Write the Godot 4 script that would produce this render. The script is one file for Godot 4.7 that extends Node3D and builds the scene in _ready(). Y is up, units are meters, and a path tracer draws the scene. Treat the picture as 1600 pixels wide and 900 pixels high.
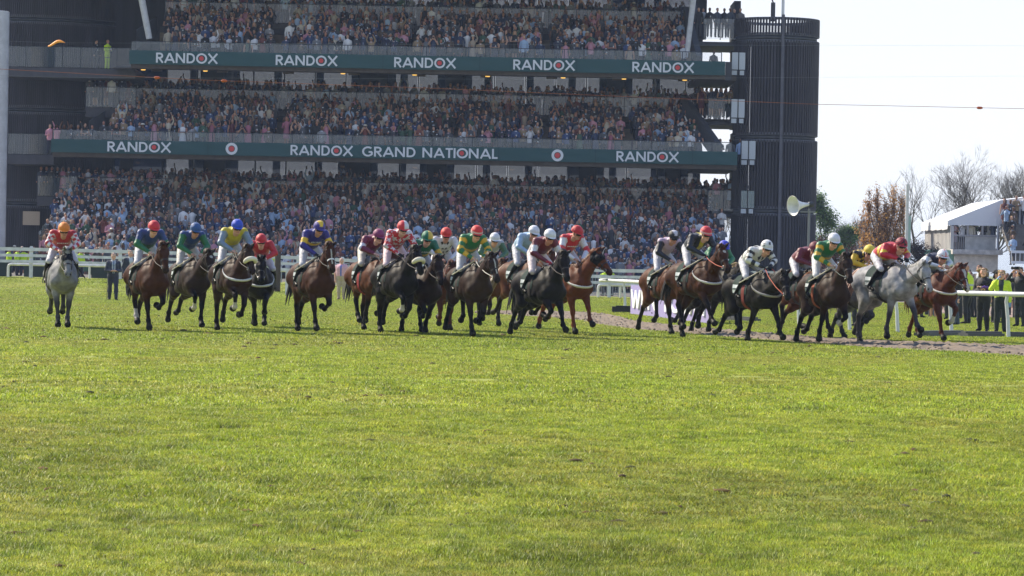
extends Node3D
# A horse race passing a packed grandstand. Units are metres, y is up, the camera looks along -z.

const FOCAL := 5143.0      # focal length in pixels of the 1600 x 900 photograph
const EYE := 1.55          # camera height above the turf
const HORIZON := 415.0
const ROLL := 1.1
const STAND := 190.5       # distance of the grandstand's front rail

var rng := RandomNumberGenerator.new()
var mats := {}
var shared := {}
var bumps: FastNoiseLite
var crowd := []            # every spectator of the grandstand: position, heading, looks


# ---------------------------------------------------------------- places
func level(px: float, py: float) -> Vector2:
	var a := deg_to_rad(ROLL)
	var dx := px - 800.0
	var dy := py - 450.0
	return Vector2(800.0 + dx * cos(a) + dy * sin(a), 450.0 - dx * sin(a) + dy * cos(a))


# the point that lies s pixels per metre away behind that spot of the photograph
func at(px: float, py: float, s: float) -> Vector3:
	var p := level(px, py)
	return Vector3((p.x - 800.0) / s, EYE + (HORIZON - p.y) / s, -FOCAL / s)


func scale_at(e: float) -> float:
	return FOCAL / (STAND + e)


# the same at e metres behind the grandstand's front rail
func sat(px: float, py: float, e: float) -> Vector3:
	return at(px, py, scale_at(e))


func terrain(x: float, z: float) -> float:
	var d := -z
	var u := smoothstep(135.0, 148.0, d)
	var h := u * lerpf(0.62, 0.2, smoothstep(-16.0, 6.0, x))
	h += 0.05 * sin(x * 0.21 + 1.0) * sin(z * 0.13) * smoothstep(20.0, 40.0, d) * (1.0 - smoothstep(55.0, 62.0, d))
	if d < 62.0 and d > 8.0:
		if bumps == null:
			bumps = FastNoiseLite.new()
			bumps.seed = 12
			bumps.frequency = 0.55
			bumps.fractal_octaves = 4
			bumps.fractal_gain = 0.6
		h += 0.055 * bumps.get_noise_2d(x, z) * (1.0 - smoothstep(48.0, 62.0, d))
	return h


func on_ground(px: float, py: float) -> Vector3:
	var p := level(px, py)
	var s := (p.y - HORIZON) / EYE
	for k in 6:
		var x := (p.x - 800.0) / s
		s = (p.y - HORIZON) / maxf(0.2, EYE - terrain(x, -FOCAL / s))
	var q := Vector3((p.x - 800.0) / s, 0, -FOCAL / s)
	q.y = terrain(q.x, q.z)
	return q


# ---------------------------------------------------------------- materials
func rgb(r: float, g: float, b: float) -> Color:
	return Color(r / 255.0, g / 255.0, b / 255.0)


func noise_map(key: String, freq: float, bumps: bool, lo := 0.75, hi := 1.0, size := 256, kind := FastNoiseLite.TYPE_SIMPLEX_SMOOTH) -> Texture2D:
	if not shared.has(key):
		var n := FastNoiseLite.new()
		n.seed = hash(key) % 1000
		n.frequency = freq
		n.noise_type = kind
		n.fractal_octaves = 4
		var t := NoiseTexture2D.new()
		t.width = size
		t.height = size
		t.seamless = true
		t.noise = n
		t.as_normal_map = bumps
		t.bump_strength = 6.0
		if not bumps:
			var g := Gradient.new()
			g.set_color(0, Color(lo, lo, lo))
			g.set_color(1, Color(hi, hi, hi))
			t.color_ramp = g
		shared[key] = t
	return shared[key]


# a procedural material: base colour (sRGB; white where vertex colours carry it), gloss and fine relief
func mat(c: Color, rough := 0.7, kind := "") -> StandardMaterial3D:
	var key := "%s %.2f %s" % [c.to_html(), rough, kind]
	if mats.has(key):
		return mats[key]
	var m := StandardMaterial3D.new()
	m.resource_name = (kind if kind else "painted") + "_surface"
	m.albedo_color = c
	m.roughness = rough
	m.vertex_color_use_as_albedo = kind in ["coat", "cloth", "skin", "hair", "grass", "leaf", "crowd", "sand", "turf"]
	m.uv1_triplanar = true
	match kind:
		"coat":
			m.metallic_specular = 0.24
			m.albedo_texture = noise_map("coat", 0.02, false, 0.82, 1.0)
			m.uv1_scale = Vector3.ONE * 1.6
			m.normal_enabled = true
			m.normal_texture = noise_map("muscle", 0.014, true)
			m.normal_scale = 0.32
			m.uv1_triplanar_sharpness = 4.0
		"cloth":
			m.rim_enabled = true
			m.rim = 0.25
			m.albedo_texture = noise_map("cloth", 0.03, false, 0.86, 1.0)
			m.normal_enabled = true
			m.normal_texture = noise_map("folds", 0.02, true)
			m.normal_scale = 1.1
			m.uv1_scale = Vector3.ONE * 2.0
		"skin":
			m.subsurf_scatter_enabled = true
			m.subsurf_scatter_strength = 0.15
			m.metallic_specular = 0.4
		"hair":
			m.albedo_texture = noise_map("hair", 0.05, false, 0.6, 1.0)
			m.uv1_scale = Vector3(9, 2, 9)
		"metal":
			m.metallic = 0.85
		"concrete":
			m.albedo_texture = noise_map("concrete", 0.02, false, 0.7, 1.0)
			m.uv1_world_triplanar = true
			m.uv1_scale = Vector3.ONE * 0.35
		"slat":
			m.albedo_texture = noise_map("slat", 0.012, false, 0.6, 1.0)
			m.uv1_world_triplanar = true
			m.uv1_scale = Vector3(0.6, 0.06, 0.6)
		"painted":
			m.albedo_texture = noise_map("weather", 0.015, false, 0.82, 1.0)
			m.uv1_world_triplanar = true
			m.uv1_scale = Vector3.ONE * 0.5
		"window":
			m.metallic = 0.75
			m.albedo_texture = noise_map("panes", 0.006, false, 0.75, 1.0)
			m.uv1_world_triplanar = true
			m.uv1_scale = Vector3.ONE * 0.06
		"grass":
			m.backlight_enabled = true
			m.backlight = Color(0.9, 0.9, 0.9)
			m.metallic_specular = 0.38
		"leaf":
			m.backlight_enabled = true
			m.backlight = Color(0.95, 0.95, 0.95)
		"glass":
			m.transparency = BaseMaterial3D.TRANSPARENCY_ALPHA
			m.uv1_triplanar = false
			m.metallic_specular = 0.42
	mats[key] = m
	return m


# ---------------------------------------------------------------- meshes
class MB:
	var v := PackedVector3Array()
	var n := PackedVector3Array()
	var c := PackedColorArray()
	var i := PackedInt32Array()
	var col := Color.WHITE

	func paint(x: Color) -> MB:
		col = x.srgb_to_linear()
		return self

	func tri(a: Vector3, b: Vector3, d: Vector3, na: Vector3, nb: Vector3, nd: Vector3) -> void:
		var at := v.size()
		v.append(a)
		v.append(b)
		v.append(d)
		n.append(na)
		n.append(nb)
		n.append(nd)
		for k in 3:
			c.append(col)
		i.append(at)
		if (d - a).cross(b - a).dot(na + nb + nd) >= 0.0:
			i.append(at + 1)
			i.append(at + 2)
		else:
			i.append(at + 2)
			i.append(at + 1)

	func face(p: Array, hint: Vector3) -> void:
		var m: Vector3 = (p[2] - p[0]).cross(p[1] - p[0]).normalized()
		if m.dot(hint) < 0.0:
			m = -m
		for k in range(1, p.size() - 1):
			tri(p[0], p[k], p[k + 1], m, m, m)

	func box(o: Vector3, size: Vector3, b := Basis.IDENTITY) -> void:
		var h := size * 0.5
		for ax in 3:
			for s in [-1.0, 1.0]:
				var d := Vector3.ZERO
				d[ax] = s
				var u := Vector3.ZERO
				u[(ax + 1) % 3] = h[(ax + 1) % 3]
				var w := Vector3.ZERO
				w[(ax + 2) % 3] = h[(ax + 2) % 3]
				var f := d * h[ax]
				face([o + b * (f - u - w), o + b * (f + u - w), o + b * (f + u + w), o + b * (f - u + w)], b * d)

	# a bar of rectangular section between two points, w wide (sideways) and t thick (up)
	func bar(a: Vector3, b: Vector3, w: float, t: float, up := Vector3.UP) -> void:
		var z := (b - a).normalized()
		if absf(z.dot(up)) > 0.98:
			up = Vector3.BACK
		var x := up.cross(z).normalized()
		box((a + b) * 0.5, Vector3(w, t, a.distance_to(b)), Basis(x, z.cross(x), z))

	func grid(rings: Array, closed: bool, hints := []) -> void:
		# rings: Array of PackedVector3Array of one length; smooth
		var r := rings.size()
		var m: int = rings[0].size()
		var at := v.size()
		for j in r:
			var ring: PackedVector3Array = rings[j]
			var mid := Vector3.ZERO
			for p in ring:
				mid += p
			mid /= m
			var up: PackedVector3Array = rings[mini(j + 1, r - 1)]
			var dn: PackedVector3Array = rings[maxi(j - 1, 0)]
			for k in m:
				var e: Vector3
				if closed:
					e = ring[(k + 1) % m] - ring[(k + m - 1) % m]
				else:
					e = ring[mini(k + 1, m - 1)] - ring[maxi(k - 1, 0)]
				var q := e.cross(up[k] - dn[k])
				if q.length_squared() < 1e-14:
					q = ring[k] - mid
				q = q.normalized()
				var out: Vector3 = hints[j] if hints.size() else ring[k] - mid
				if q.dot(out) < 0.0:
					q = -q
				v.append(ring[k])
				n.append(q)
				c.append(col)
		var last := m if closed else m - 1
		for j in r - 1:
			for k in last:
				var a := at + j * m + k
				var b := at + j * m + (k + 1) % m
				quad(a, b, b + m, a + m)

	func quad(a: int, b: int, d: int, e: int) -> void:
		for t in [[a, b, d], [a, d, e]]:
			var x: int = t[0]
			var y: int = t[1]
			var z: int = t[2]
			if (v[z] - v[x]).cross(v[y] - v[x]).dot(n[x] + n[y] + n[z]) >= 0.0:
				i.append_array([x, y, z])
			else:
				i.append_array([x, z, y])

	func cap(ring: PackedVector3Array, out: Vector3) -> void:
		var mid := Vector3.ZERO
		for p in ring:
			mid += p
		mid /= ring.size()
		for k in ring.size():
			tri(mid, ring[k], ring[(k + 1) % ring.size()], out, out, out)

	func tube(pts: Array, radii: Array, sides := 8, caps := true, flat := 1.0) -> void:
		var rings := []
		var x := Vector3.ZERO
		for k in pts.size():
			var d: Vector3 = (pts[mini(k + 1, pts.size() - 1)] - pts[maxi(k - 1, 0)]).normalized()
			if x == Vector3.ZERO:
				x = (Vector3.RIGHT if absf(d.x) < 0.8 else Vector3.UP)
			x = (x - d * x.dot(d)).normalized()
			var y := d.cross(x)
			var ring := PackedVector3Array()
			var r: float = radii[mini(k, radii.size() - 1)]
			for s in sides:
				var a := TAU * s / sides
				ring.append(pts[k] + x * cos(a) * r + y * sin(a) * r * flat)
			rings.append(ring)
		grid(rings, true)
		if caps:
			cap(rings[0], (pts[0] - pts[1]).normalized())
			cap(rings[-1], (pts[-1] - pts[-2]).normalized())

	func lathe(profile: Array, segs: int, t := Transform3D.IDENTITY) -> void:
		var rings := []
		for p in profile:
			var ring := PackedVector3Array()
			for s in segs:
				var a := TAU * s / segs
				ring.append(t * Vector3(cos(a) * p[0], p[1], sin(a) * p[0]))
			rings.append(ring)
		grid(rings, true)

	func ball(o: Vector3, r: Vector3, segs := 8, rows := 5, b := Basis.IDENTITY, from := 0.0, to := 1.0) -> void:
		var prof := []
		for k in rows + 1:
			var a := PI * lerpf(from, to, float(k) / rows)
			prof.append([maxf(sin(a), 0.002), cos(a)])
		lathe(prof, segs, Transform3D(b * Basis.from_scale(r), o))

	# a flat stroke of width w along 2D points, extruded from z0 to z1 in the frame t
	func ribbon(pts: Array, w: float, z0: float, z1: float, t: Transform3D, closed := false) -> void:
		var m := pts.size()
		var rings := []
		for k in m:
			var a: Vector2 = pts[(k + m - 1) % m] if closed or k > 0 else pts[k]
			var b: Vector2 = pts[(k + 1) % m] if closed or k < m - 1 else pts[k]
			var d1: Vector2 = (pts[k] - a).normalized() if a != pts[k] else (b - pts[k]).normalized()
			var d2: Vector2 = (b - pts[k]).normalized() if b != pts[k] else d1
			var nrm := (d1.orthogonal() + d2.orthogonal()).normalized()
			var l := w * 0.5 / maxf(0.35, nrm.dot(d1.orthogonal()))
			rings.append([pts[k] + nrm * l, pts[k] - nrm * l])
		var last := m if closed else m - 1
		for k in last:
			var p = rings[k]
			var q = rings[(k + 1) % m]
			var f := func(u: Vector2, z: float) -> Vector3: return t * Vector3(u.x, u.y, z)
			var mid: Vector2 = (p[0] + p[1] + q[0] + q[1]) / 4.0
			face([f.call(p[0], z1), f.call(q[0], z1), f.call(q[1], z1), f.call(p[1], z1)], t.basis.z)
			for s in 2:
				var e: Vector2 = (p[s] + q[s]) / 2.0 - mid
				face([f.call(p[s], z0), f.call(q[s], z0), f.call(q[s], z1), f.call(p[s], z1)], t.basis * Vector3(e.x, e.y, 0))

	func disc(o: Vector2, r: float, z0: float, z1: float, t: Transform3D) -> void:
		var ring := PackedVector3Array()
		var low := PackedVector3Array()
		for s in 20:
			ring.append(t * Vector3(o.x + cos(TAU * s / 20) * r, o.y + sin(TAU * s / 20) * r, z1))
			low.append(t * Vector3(o.x + cos(TAU * s / 20) * r, o.y + sin(TAU * s / 20) * r, z0))
		cap(ring, t.basis.z)
		grid([low, ring], true)

	func add(d: Dictionary, t: Transform3D, colors: PackedColorArray) -> void:
		# a ready mesh {v, n, i}, placed
		var at := v.size()
		v.append_array(t * (d.v as PackedVector3Array))
		var b := Transform3D(t.basis.orthonormalized() if t.basis.determinant() > 0 else t.basis, Vector3.ZERO)
		n.append_array(b * (d.n as PackedVector3Array))
		c.append_array(colors)
		var flip := t.basis.determinant() < 0.0
		var src: PackedInt32Array = d.i
		var k := 0
		var dst := PackedInt32Array()
		dst.resize(src.size())
		while k < src.size():
			dst[k] = src[k] + at
			dst[k + 1] = src[k + (2 if flip else 1)] + at
			dst[k + 2] = src[k + (1 if flip else 2)] + at
			k += 3
		i.append_array(dst)

	func done() -> ArrayMesh:
		var m := ArrayMesh.new()
		if v.is_empty():
			return m
		var a := []
		a.resize(Mesh.ARRAY_MAX)
		a[Mesh.ARRAY_VERTEX] = v
		a[Mesh.ARRAY_NORMAL] = n
		a[Mesh.ARRAY_COLOR] = c
		a[Mesh.ARRAY_INDEX] = i
		m.add_surface_from_arrays(Mesh.PRIMITIVE_TRIANGLES, a)
		return m


# ---------------------------------------------------------------- scene tree
func tag(o: Node3D, label: String, category: String, group := "", kind := "") -> Node3D:
	if label:
		o.set_meta("label", label)
	if category:
		o.set_meta("category", category)
	if group:
		o.set_meta("group", group)
	if kind:
		o.set_meta("kind", kind)
	return o


func thing(called: String, label: String, category: String, where := Vector3.ZERO, turn := 0.0, group := "") -> Node3D:
	var o := Node3D.new()
	o.name = called
	add_child(o, true)
	o.position = where
	o.rotation.y = turn
	tag(o, label, category, group)
	return o


func put(called: String, m: Mesh, material: Material, parent: Node3D = self, where := Vector3.ZERO, b := Basis.IDENTITY) -> MeshInstance3D:
	var o := MeshInstance3D.new()
	o.name = called
	o.mesh = m
	o.material_override = material
	o.transform = Transform3D(b, where)
	parent.add_child(o, true)
	return o


func setting(called: String, m: Mesh, material: Material) -> MeshInstance3D:
	var o := put(called, m, material)
	o.set_meta("kind", "structure")
	return o


func box_mesh(size: Vector3) -> Mesh:
	var key := "box %s" % size
	if not shared.has(key):
		var b := MB.new()
		b.box(Vector3.ZERO, size)
		shared[key] = b.done()
	return shared[key]


# ---------------------------------------------------------------- bodies
# a bone: from, to, radius at each, how much narrower sideways (x), how softly it joins, id
func bone(a: Vector3, b: Vector3, ra: float, rb: float, id := 0, ls := 1.0, k := 0.04) -> Array:
	return [a, b, ra, rb, ls, k, id]


func mirrored(bones: Array) -> Array:
	var out := []
	for b in bones:
		out.append(b)
		var m = b.duplicate()
		m[0] = Vector3(-b[0].x, b[0].y, b[0].z)
		m[1] = Vector3(-b[1].x, b[1].y, b[1].z)
		out.append(m)
	return out


# one continuous skin round the bones: their tapered capsules joined by a smooth minimum, meshed as surface nets
func blob(bones: Array, cell: float) -> Dictionary:
	var lo := Vector3(1e9, 1e9, 1e9)
	var hi := -lo
	for b in bones:
		var r := maxf(b[2], b[3])
		var e := Vector3(r / b[4], r, r)
		for p in [b[0], b[1]]:
			lo = lo.min(p - e)
			hi = hi.max(p + e)
	lo -= Vector3.ONE * cell * 2.5
	hi += Vector3.ONE * cell * 2.5
	var nx := int((hi.x - lo.x) / cell) + 1
	var ny := int((hi.y - lo.y) / cell) + 1
	var nz := int((hi.z - lo.z) / cell) + 1
	var f := PackedFloat32Array()
	f.resize(nx * ny * nz)
	f.fill(9.0)
	var near := f.duplicate()
	var own := PackedByteArray()
	own.resize(nx * ny * nz)
	for bi in bones.size():
		var b: Array = bones[bi]
		var ax: float = b[0].x
		var ay: float = b[0].y
		var az: float = b[0].z
		var ls: float = b[4]
		var k: float = b[5]
		var ra: float = b[2]
		var dr: float = b[3] - b[2]
		var bx: float = (b[1].x - ax) * ls
		var by: float = b[1].y - ay
		var bz: float = b[1].z - az
		var inv := 1.0 / maxf(bx * bx + by * by + bz * bz, 1e-9)
		var rm := maxf(b[2], b[3])
		var reach := rm + maxf(k, cell * 1.8)
		var rx := reach / ls
		var x0 := maxi(0, int((minf(b[0].x, b[1].x) - rx - lo.x) / cell))
		var x1 := mini(nx - 1, int((maxf(b[0].x, b[1].x) + rx - lo.x) / cell) + 1)
		var y0 := maxi(0, int((minf(b[0].y, b[1].y) - reach - lo.y) / cell))
		var y1 := mini(ny - 1, int((maxf(b[0].y, b[1].y) + reach - lo.y) / cell) + 1)
		var z0 := maxi(0, int((minf(b[0].z, b[1].z) - reach - lo.z) / cell))
		var z1 := mini(nz - 1, int((maxf(b[0].z, b[1].z) + reach - lo.z) / cell) + 1)
		var reach2 := reach * reach
		for z in range(z0, z1 + 1):
			var dz := lo.z + z * cell - az
			for y in range(y0, y1 + 1):
				var dy := lo.y + y * cell - ay
				var yz := dy * by + dz * bz
				var g := (z * ny + y) * nx + x0
				var dx := (lo.x + x0 * cell - ax) * ls
				var sx := cell * ls
				for x in range(x0, x1 + 1):
					var t := (dx * bx + yz) * inv
					if t < 0.0:
						t = 0.0
					elif t > 1.0:
						t = 1.0
					var ex := dx - bx * t
					var ey := dy - by * t
					var ez := dz - bz * t
					var q := ex * ex + ey * ey + ez * ez
					if q < reach2:
						var d := sqrt(q) - ra - dr * t
						if d < near[g]:
							near[g] = d
							own[g] = bi
						var o := f[g]
						var h := k - absf(o - d)
						if h > 0.0:
							f[g] = minf(o, d) - h * h / (4.0 * k)
						elif d < o:
							f[g] = d
					g += 1
					dx += sx
	# surface nets
	var vid := PackedInt32Array()
	vid.resize(f.size())
	vid.fill(-1)
	var vv := PackedVector3Array()
	var nn := PackedVector3Array()
	var oo := PackedByteArray()
	var cells := PackedInt32Array()
	var sy := nx
	var sz := nx * ny
	var band := cell * 1.8
	for z in nz - 1:
		for y in ny - 1:
			var g := (z * ny + y) * nx
			for x in nx - 1:
				var c0 := f[g]
				if absf(c0) < band:
					var c1 := f[g + 1]
					var c2 := f[g + sy]
					var c3 := f[g + sy + 1]
					var c4 := f[g + sz]
					var c5 := f[g + sz + 1]
					var c6 := f[g + sz + sy]
					var c7 := f[g + sz + sy + 1]
					var inside := int(c0 < 0.0) + int(c1 < 0.0) + int(c2 < 0.0) + int(c3 < 0.0) + int(c4 < 0.0) + int(c5 < 0.0) + int(c6 < 0.0) + int(c7 < 0.0)
					if inside != 0 and inside != 8:
						var p := Vector3.ZERO
						var m := 0
						if (c0 < 0.0) != (c1 < 0.0):
							p += Vector3(c0 / (c0 - c1), 0, 0)
							m += 1
						if (c2 < 0.0) != (c3 < 0.0):
							p += Vector3(c2 / (c2 - c3), 1, 0)
							m += 1
						if (c4 < 0.0) != (c5 < 0.0):
							p += Vector3(c4 / (c4 - c5), 0, 1)
							m += 1
						if (c6 < 0.0) != (c7 < 0.0):
							p += Vector3(c6 / (c6 - c7), 1, 1)
							m += 1
						if (c0 < 0.0) != (c2 < 0.0):
							p += Vector3(0, c0 / (c0 - c2), 0)
							m += 1
						if (c1 < 0.0) != (c3 < 0.0):
							p += Vector3(1, c1 / (c1 - c3), 0)
							m += 1
						if (c4 < 0.0) != (c6 < 0.0):
							p += Vector3(0, c4 / (c4 - c6), 1)
							m += 1
						if (c5 < 0.0) != (c7 < 0.0):
							p += Vector3(1, c5 / (c5 - c7), 1)
							m += 1
						if (c0 < 0.0) != (c4 < 0.0):
							p += Vector3(0, 0, c0 / (c0 - c4))
							m += 1
						if (c1 < 0.0) != (c5 < 0.0):
							p += Vector3(1, 0, c1 / (c1 - c5))
							m += 1
						if (c2 < 0.0) != (c6 < 0.0):
							p += Vector3(0, 1, c2 / (c2 - c6))
							m += 1
						if (c3 < 0.0) != (c7 < 0.0):
							p += Vector3(1, 1, c3 / (c3 - c7))
							m += 1
						p /= m
						vid[g] = vv.size()
						vv.append(lo + (Vector3(x, y, z) + p) * cell)
						nn.append(Vector3(c1 - c0 + c3 - c2 + c5 - c4 + c7 - c6, c2 - c0 + c3 - c1 + c6 - c4 + c7 - c5, c4 - c0 + c5 - c1 + c6 - c2 + c7 - c3).normalized())
						# the bone that lies nearest among the eight corners
						var w := own[g]
						var best := near[g]
						for s in [1, sy, sy + 1, sz, sz + 1, sz + sy, sz + sy + 1]:
							if near[g + s] < best:
								best = near[g + s]
								w = own[g + s]
						oo.append(w)
						cells.append(g)
				g += 1
	var idx := PackedInt32Array()
	for q in cells.size():
		var g := cells[q]
		var ins := f[g] < 0.0
		if ins != (f[g + 1] < 0.0):
			net(idx, vid[g - sy - sz], vid[g - sz], vid[g], vid[g - sy], ins)
		if ins != (f[g + sy] < 0.0):
			net(idx, vid[g - sz - 1], vid[g - 1], vid[g], vid[g - sz], ins)
		if ins != (f[g + sz] < 0.0):
			net(idx, vid[g - 1 - sy], vid[g - sy], vid[g], vid[g - 1], ins)
	return {"v": vv, "n": nn, "own": oo, "i": idx, "bones": bones}


func net(idx: PackedInt32Array, a: int, b: int, c: int, d: int, ins: bool) -> void:
	if a < 0 or b < 0 or c < 0 or d < 0:
		return
	if ins:
		idx.append_array([a, c, b, a, d, c])
	else:
		idx.append_array([a, b, c, a, c, d])


# how far along its bone a point lies, 0 to 1
func along(b: Array, p: Vector3) -> float:
	var e: Vector3 = b[1] - b[0]
	return clampf((p - b[0]).dot(e) / maxf(e.length_squared(), 1e-9), 0.0, 1.0)


# distance to the skin of those bones, for laying tack on a coat
func skin(bones: Array, p: Vector3) -> float:
	var f := 9.0
	for b in bones:
		var ls: float = b[4]
		var a := Vector3((p.x - b[0].x) * ls, p.y - b[0].y, p.z - b[0].z)
		var e := Vector3((b[1].x - b[0].x) * ls, b[1].y - b[0].y, b[1].z - b[0].z)
		var t := clampf(a.dot(e) / maxf(e.length_squared(), 1e-9), 0.0, 1.0)
		var d := (a - e * t).length() - lerpf(b[2], b[3], t)
		var h := maxf(b[5] - absf(f - d), 0.0)
		f = minf(f, d) - h * h / (4.0 * b[5])
	return f


func on_skin(bones: Array, o: Vector3, dir: Vector3, off: float, far := 0.7) -> Vector3:
	var t := far
	for k in 14:
		var d := skin(bones, o + dir * t) - off
		t -= d * 0.9
		if absf(d) < 0.002:
			break
	return o + dir * t


# faces of a blob whose bones belong to a garment; colors per vertex
func garment(d: Dictionary, ids: Array, colors: PackedColorArray) -> ArrayMesh:
	var want := PackedByteArray()
	want.resize(256)
	for id in ids:
		want[id] = 1
	var bones: Array = d.bones
	var keep := PackedByteArray()
	keep.resize(bones.size())
	for k in bones.size():
		keep[k] = want[bones[k][6]]
	var own: PackedByteArray = d.own
	var src: PackedInt32Array = d.i
	var map := PackedInt32Array()
	map.resize(own.size())
	map.fill(-1)
	var b := MB.new()
	var vv: PackedVector3Array = d.v
	var nn: PackedVector3Array = d.n
	var k := 0
	while k < src.size():
		if keep[own[src[k]]]:
			for j in 3:
				var s := src[k + j]
				if map[s] < 0:
					map[s] = b.v.size()
					b.v.append(vv[s])
					b.n.append(nn[s])
					b.c.append(colors[s])
				b.i.append(map[s])
		k += 3
	return b.done()


# ---------------------------------------------------------------- horses
# leg poses in degrees from straight down, forward positive. front: forearm, cannon, pastern; hind: thigh, gaskin, cannon, pastern
const FRONT := {"stand": [2, 2, 30], "reach": [34, 26, 45], "back": [-27, -27, 5], "fold": [44, -62, -110], "lift": [14, -48, -95], "raise": [62, -25, -80], "knee": [28, -84, -130], "ext": [40, 26, 52], "bkx": [-33, -36, -8]}
const HIND := {"stand": [30, -34, 3, 30], "push": [6, -50, -26, -5], "reach": [56, -24, 14, 34], "swing": [60, -62, 6, -55], "trail": [20, -66, -38, -75], "under": [46, -34, 6, 25], "far": [64, -30, 22, 40], "drive": [18, -62, -34, -20]}


func fall(deg: float) -> Vector3:
	return Vector3(0, -cos(deg_to_rad(deg)), sin(deg_to_rad(deg)))


# bones of a horse that faces +z, hooves near y 0. neck: height of the crest in degrees
func horse_bones(pose: Array, neck_deg: float, neck_turn: float, leg := 1.0) -> Dictionary:
	var body := []
	body.append(bone(Vector3(0, 1.21, 0.40), Vector3(0, 1.175, 0.02), 0.325, 0.335, 0, 1.08, 0.06))
	body.append(bone(Vector3(0, 1.185, 0.02), Vector3(0, 1.25, -0.42), 0.335, 0.27, 0, 1.06, 0.06))
	body.append(bone(Vector3(0, 1.29, -0.40), Vector3(0, 1.31, -0.68), 0.275, 0.25, 0, 1.0, 0.07))
	body.append(bone(Vector3(0, 1.535, 0.36), Vector3(0, 1.45, -0.05), 0.065, 0.08, 0, 1.0, 0.09))
	body.append(bone(Vector3(0, 1.47, -0.15), Vector3(0, 1.50, -0.50), 0.07, 0.09, 0, 1.0, 0.09))
	body.append(bone(Vector3(0, 1.07, 0.56), Vector3(0, 1.18, 0.66), 0.185, 0.18, 0, 0.9, 0.06))
	body.append(bone(Vector3(0, 1.02 if leg < 1.05 else 1.07, 0.47), Vector3(0, 1.06 if leg < 1.05 else 1.10, 0.10), 0.185, 0.185, 0, 0.95, 0.09))
	var sides := []
	sides.append(bone(Vector3(0.10, 1.43, 0.36), Vector3(0.165, 1.10, 0.62), 0.12, 0.125, 0, 1.1, 0.05))
	sides.append(bone(Vector3(0.165, 1.10, 0.62), Vector3(0.165, 1.02, 0.44), 0.11, 0.115, 0, 1.1, 0.05))
	sides.append(bone(Vector3(0.10, 1.36, -0.52), Vector3(0.135, 1.22, -0.72), 0.15, 0.19, 0, 1.05, 0.06))
	sides.append(bone(Vector3(0.085, 1.10, 0.70), Vector3(0.10, 1.0, 0.62), 0.085, 0.07, 0, 1.0, 0.04))
	# shoulder blade, upper arm, ribs, stifle fold and rump muscles
	sides.append(bone(Vector3(0.07, 1.50, 0.30), Vector3(0.175, 1.16, 0.60), 0.05, 0.07, 0, 1.0, 0.045))
	sides.append(bone(Vector3(0.19, 1.22, 0.36), Vector3(0.185, 1.06, 0.47), 0.085, 0.08, 0, 1.0, 0.04))
	sides.append(bone(Vector3(0.20, 1.05, 0.26), Vector3(0.17, 0.98, -0.20), 0.10, 0.10, 0, 1.0, 0.08))
	sides.append(bone(Vector3(0.05, 1.46, -0.48), Vector3(0.10, 1.32, -0.86), 0.09, 0.10, 0, 1.0, 0.05))
	sides.append(bone(Vector3(0.145, 1.42, -0.40), Vector3(0.19, 1.30, -0.50), 0.05, 0.07, 0, 1.0, 0.05))
	body.append_array(mirrored(sides))
	var nd := deg_to_rad(neck_deg)
	var turn := Basis(Vector3.UP, neck_turn)
	var base := Vector3(0, 1.27, 0.56)
	var dir := Vector3(0, sin(nd), cos(nd))
	var mid := base + (turn * Basis.IDENTITY.slerp(turn.inverse(), 0.5)) * dir * 0.40
	var poll := mid + turn * Vector3(0, sin(nd + 0.10), cos(nd + 0.10)) * 0.42
	body.append(bone(base, mid, 0.225, 0.155, 1, 1.42, 0.08))
	body.append(bone(mid, poll, 0.155, 0.105, 1, 1.35, 0.05))
	body.append(bone(Vector3(0, 1.45, 0.42), mid + Vector3(0, 0.10, -0.06), 0.13, 0.07, 1, 1.5, 0.07))
	for sg in [-1.0, 1.0]:
		body.append(bone(base + Vector3(0.075 * sg, -0.06, 0.04), poll + turn * Vector3(0.03 * sg, -0.09, -0.01), 0.085, 0.05, 1, 1.0, 0.03))
	body.append(bone(mid + Vector3(0, -0.03, 0.02), poll + turn * Vector3(0, -0.10, 0.02), 0.12, 0.09, 1, 1.2, 0.05))
	var legs := []
	var lowest := 9.0
	var tips := []
	for s in [0, 1]:
		var x := 0.165 if s == 0 else -0.165
		var a = pose[s] if pose[s] is Array else FRONT[pose[s]]
		var elbow := Vector3(x, 1.02, 0.44 + 0.05 * sin(deg_to_rad(a[0])))
		var knee: Vector3 = elbow + fall(a[0]) * (0.405 * leg)
		knee.x *= 0.74
		var fet: Vector3 = knee + fall(a[1]) * (0.265 * leg)
		fet.x *= 0.82
		var past: Vector3 = fet + fall(a[2]) * 0.105
		var toe: Vector3 = past + fall(a[2] + 4) * 0.06
		legs.append(bone(elbow + Vector3(0, 0.04, 0), elbow.lerp(knee, 0.45), 0.115, 0.082, 2, 1.15, 0.05))
		legs.append(bone(elbow.lerp(knee, 0.40), knee, 0.083, 0.049, 3, 1.0, 0.03))
		legs.append(bone(knee + fall(a[0]) * -0.03, knee + fall(a[1]) * 0.03, 0.058, 0.054, 4, 1.0, 0.02))
		legs.append(bone(knee, fet, 0.046, 0.041, 4, 1.05, 0.02))
		legs.append(bone(knee.lerp(fet, 0.25) + fall(a[1] - 90) * 0.022, fet + fall(a[1] - 90) * 0.022, 0.022, 0.026, 4, 1.0, 0.015))
		legs.append(bone(fet, fet + fall(a[1] - 60) * 0.012, 0.055, 0.053, 5, 1.0, 0.02))
		legs.append(bone(fet, past, 0.046, 0.048, 5, 1.0, 0.02))
		legs.append(bone(past, toe, 0.054, 0.072, 6, 1.0, 0.008))
		tips.append([past, toe])
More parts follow.
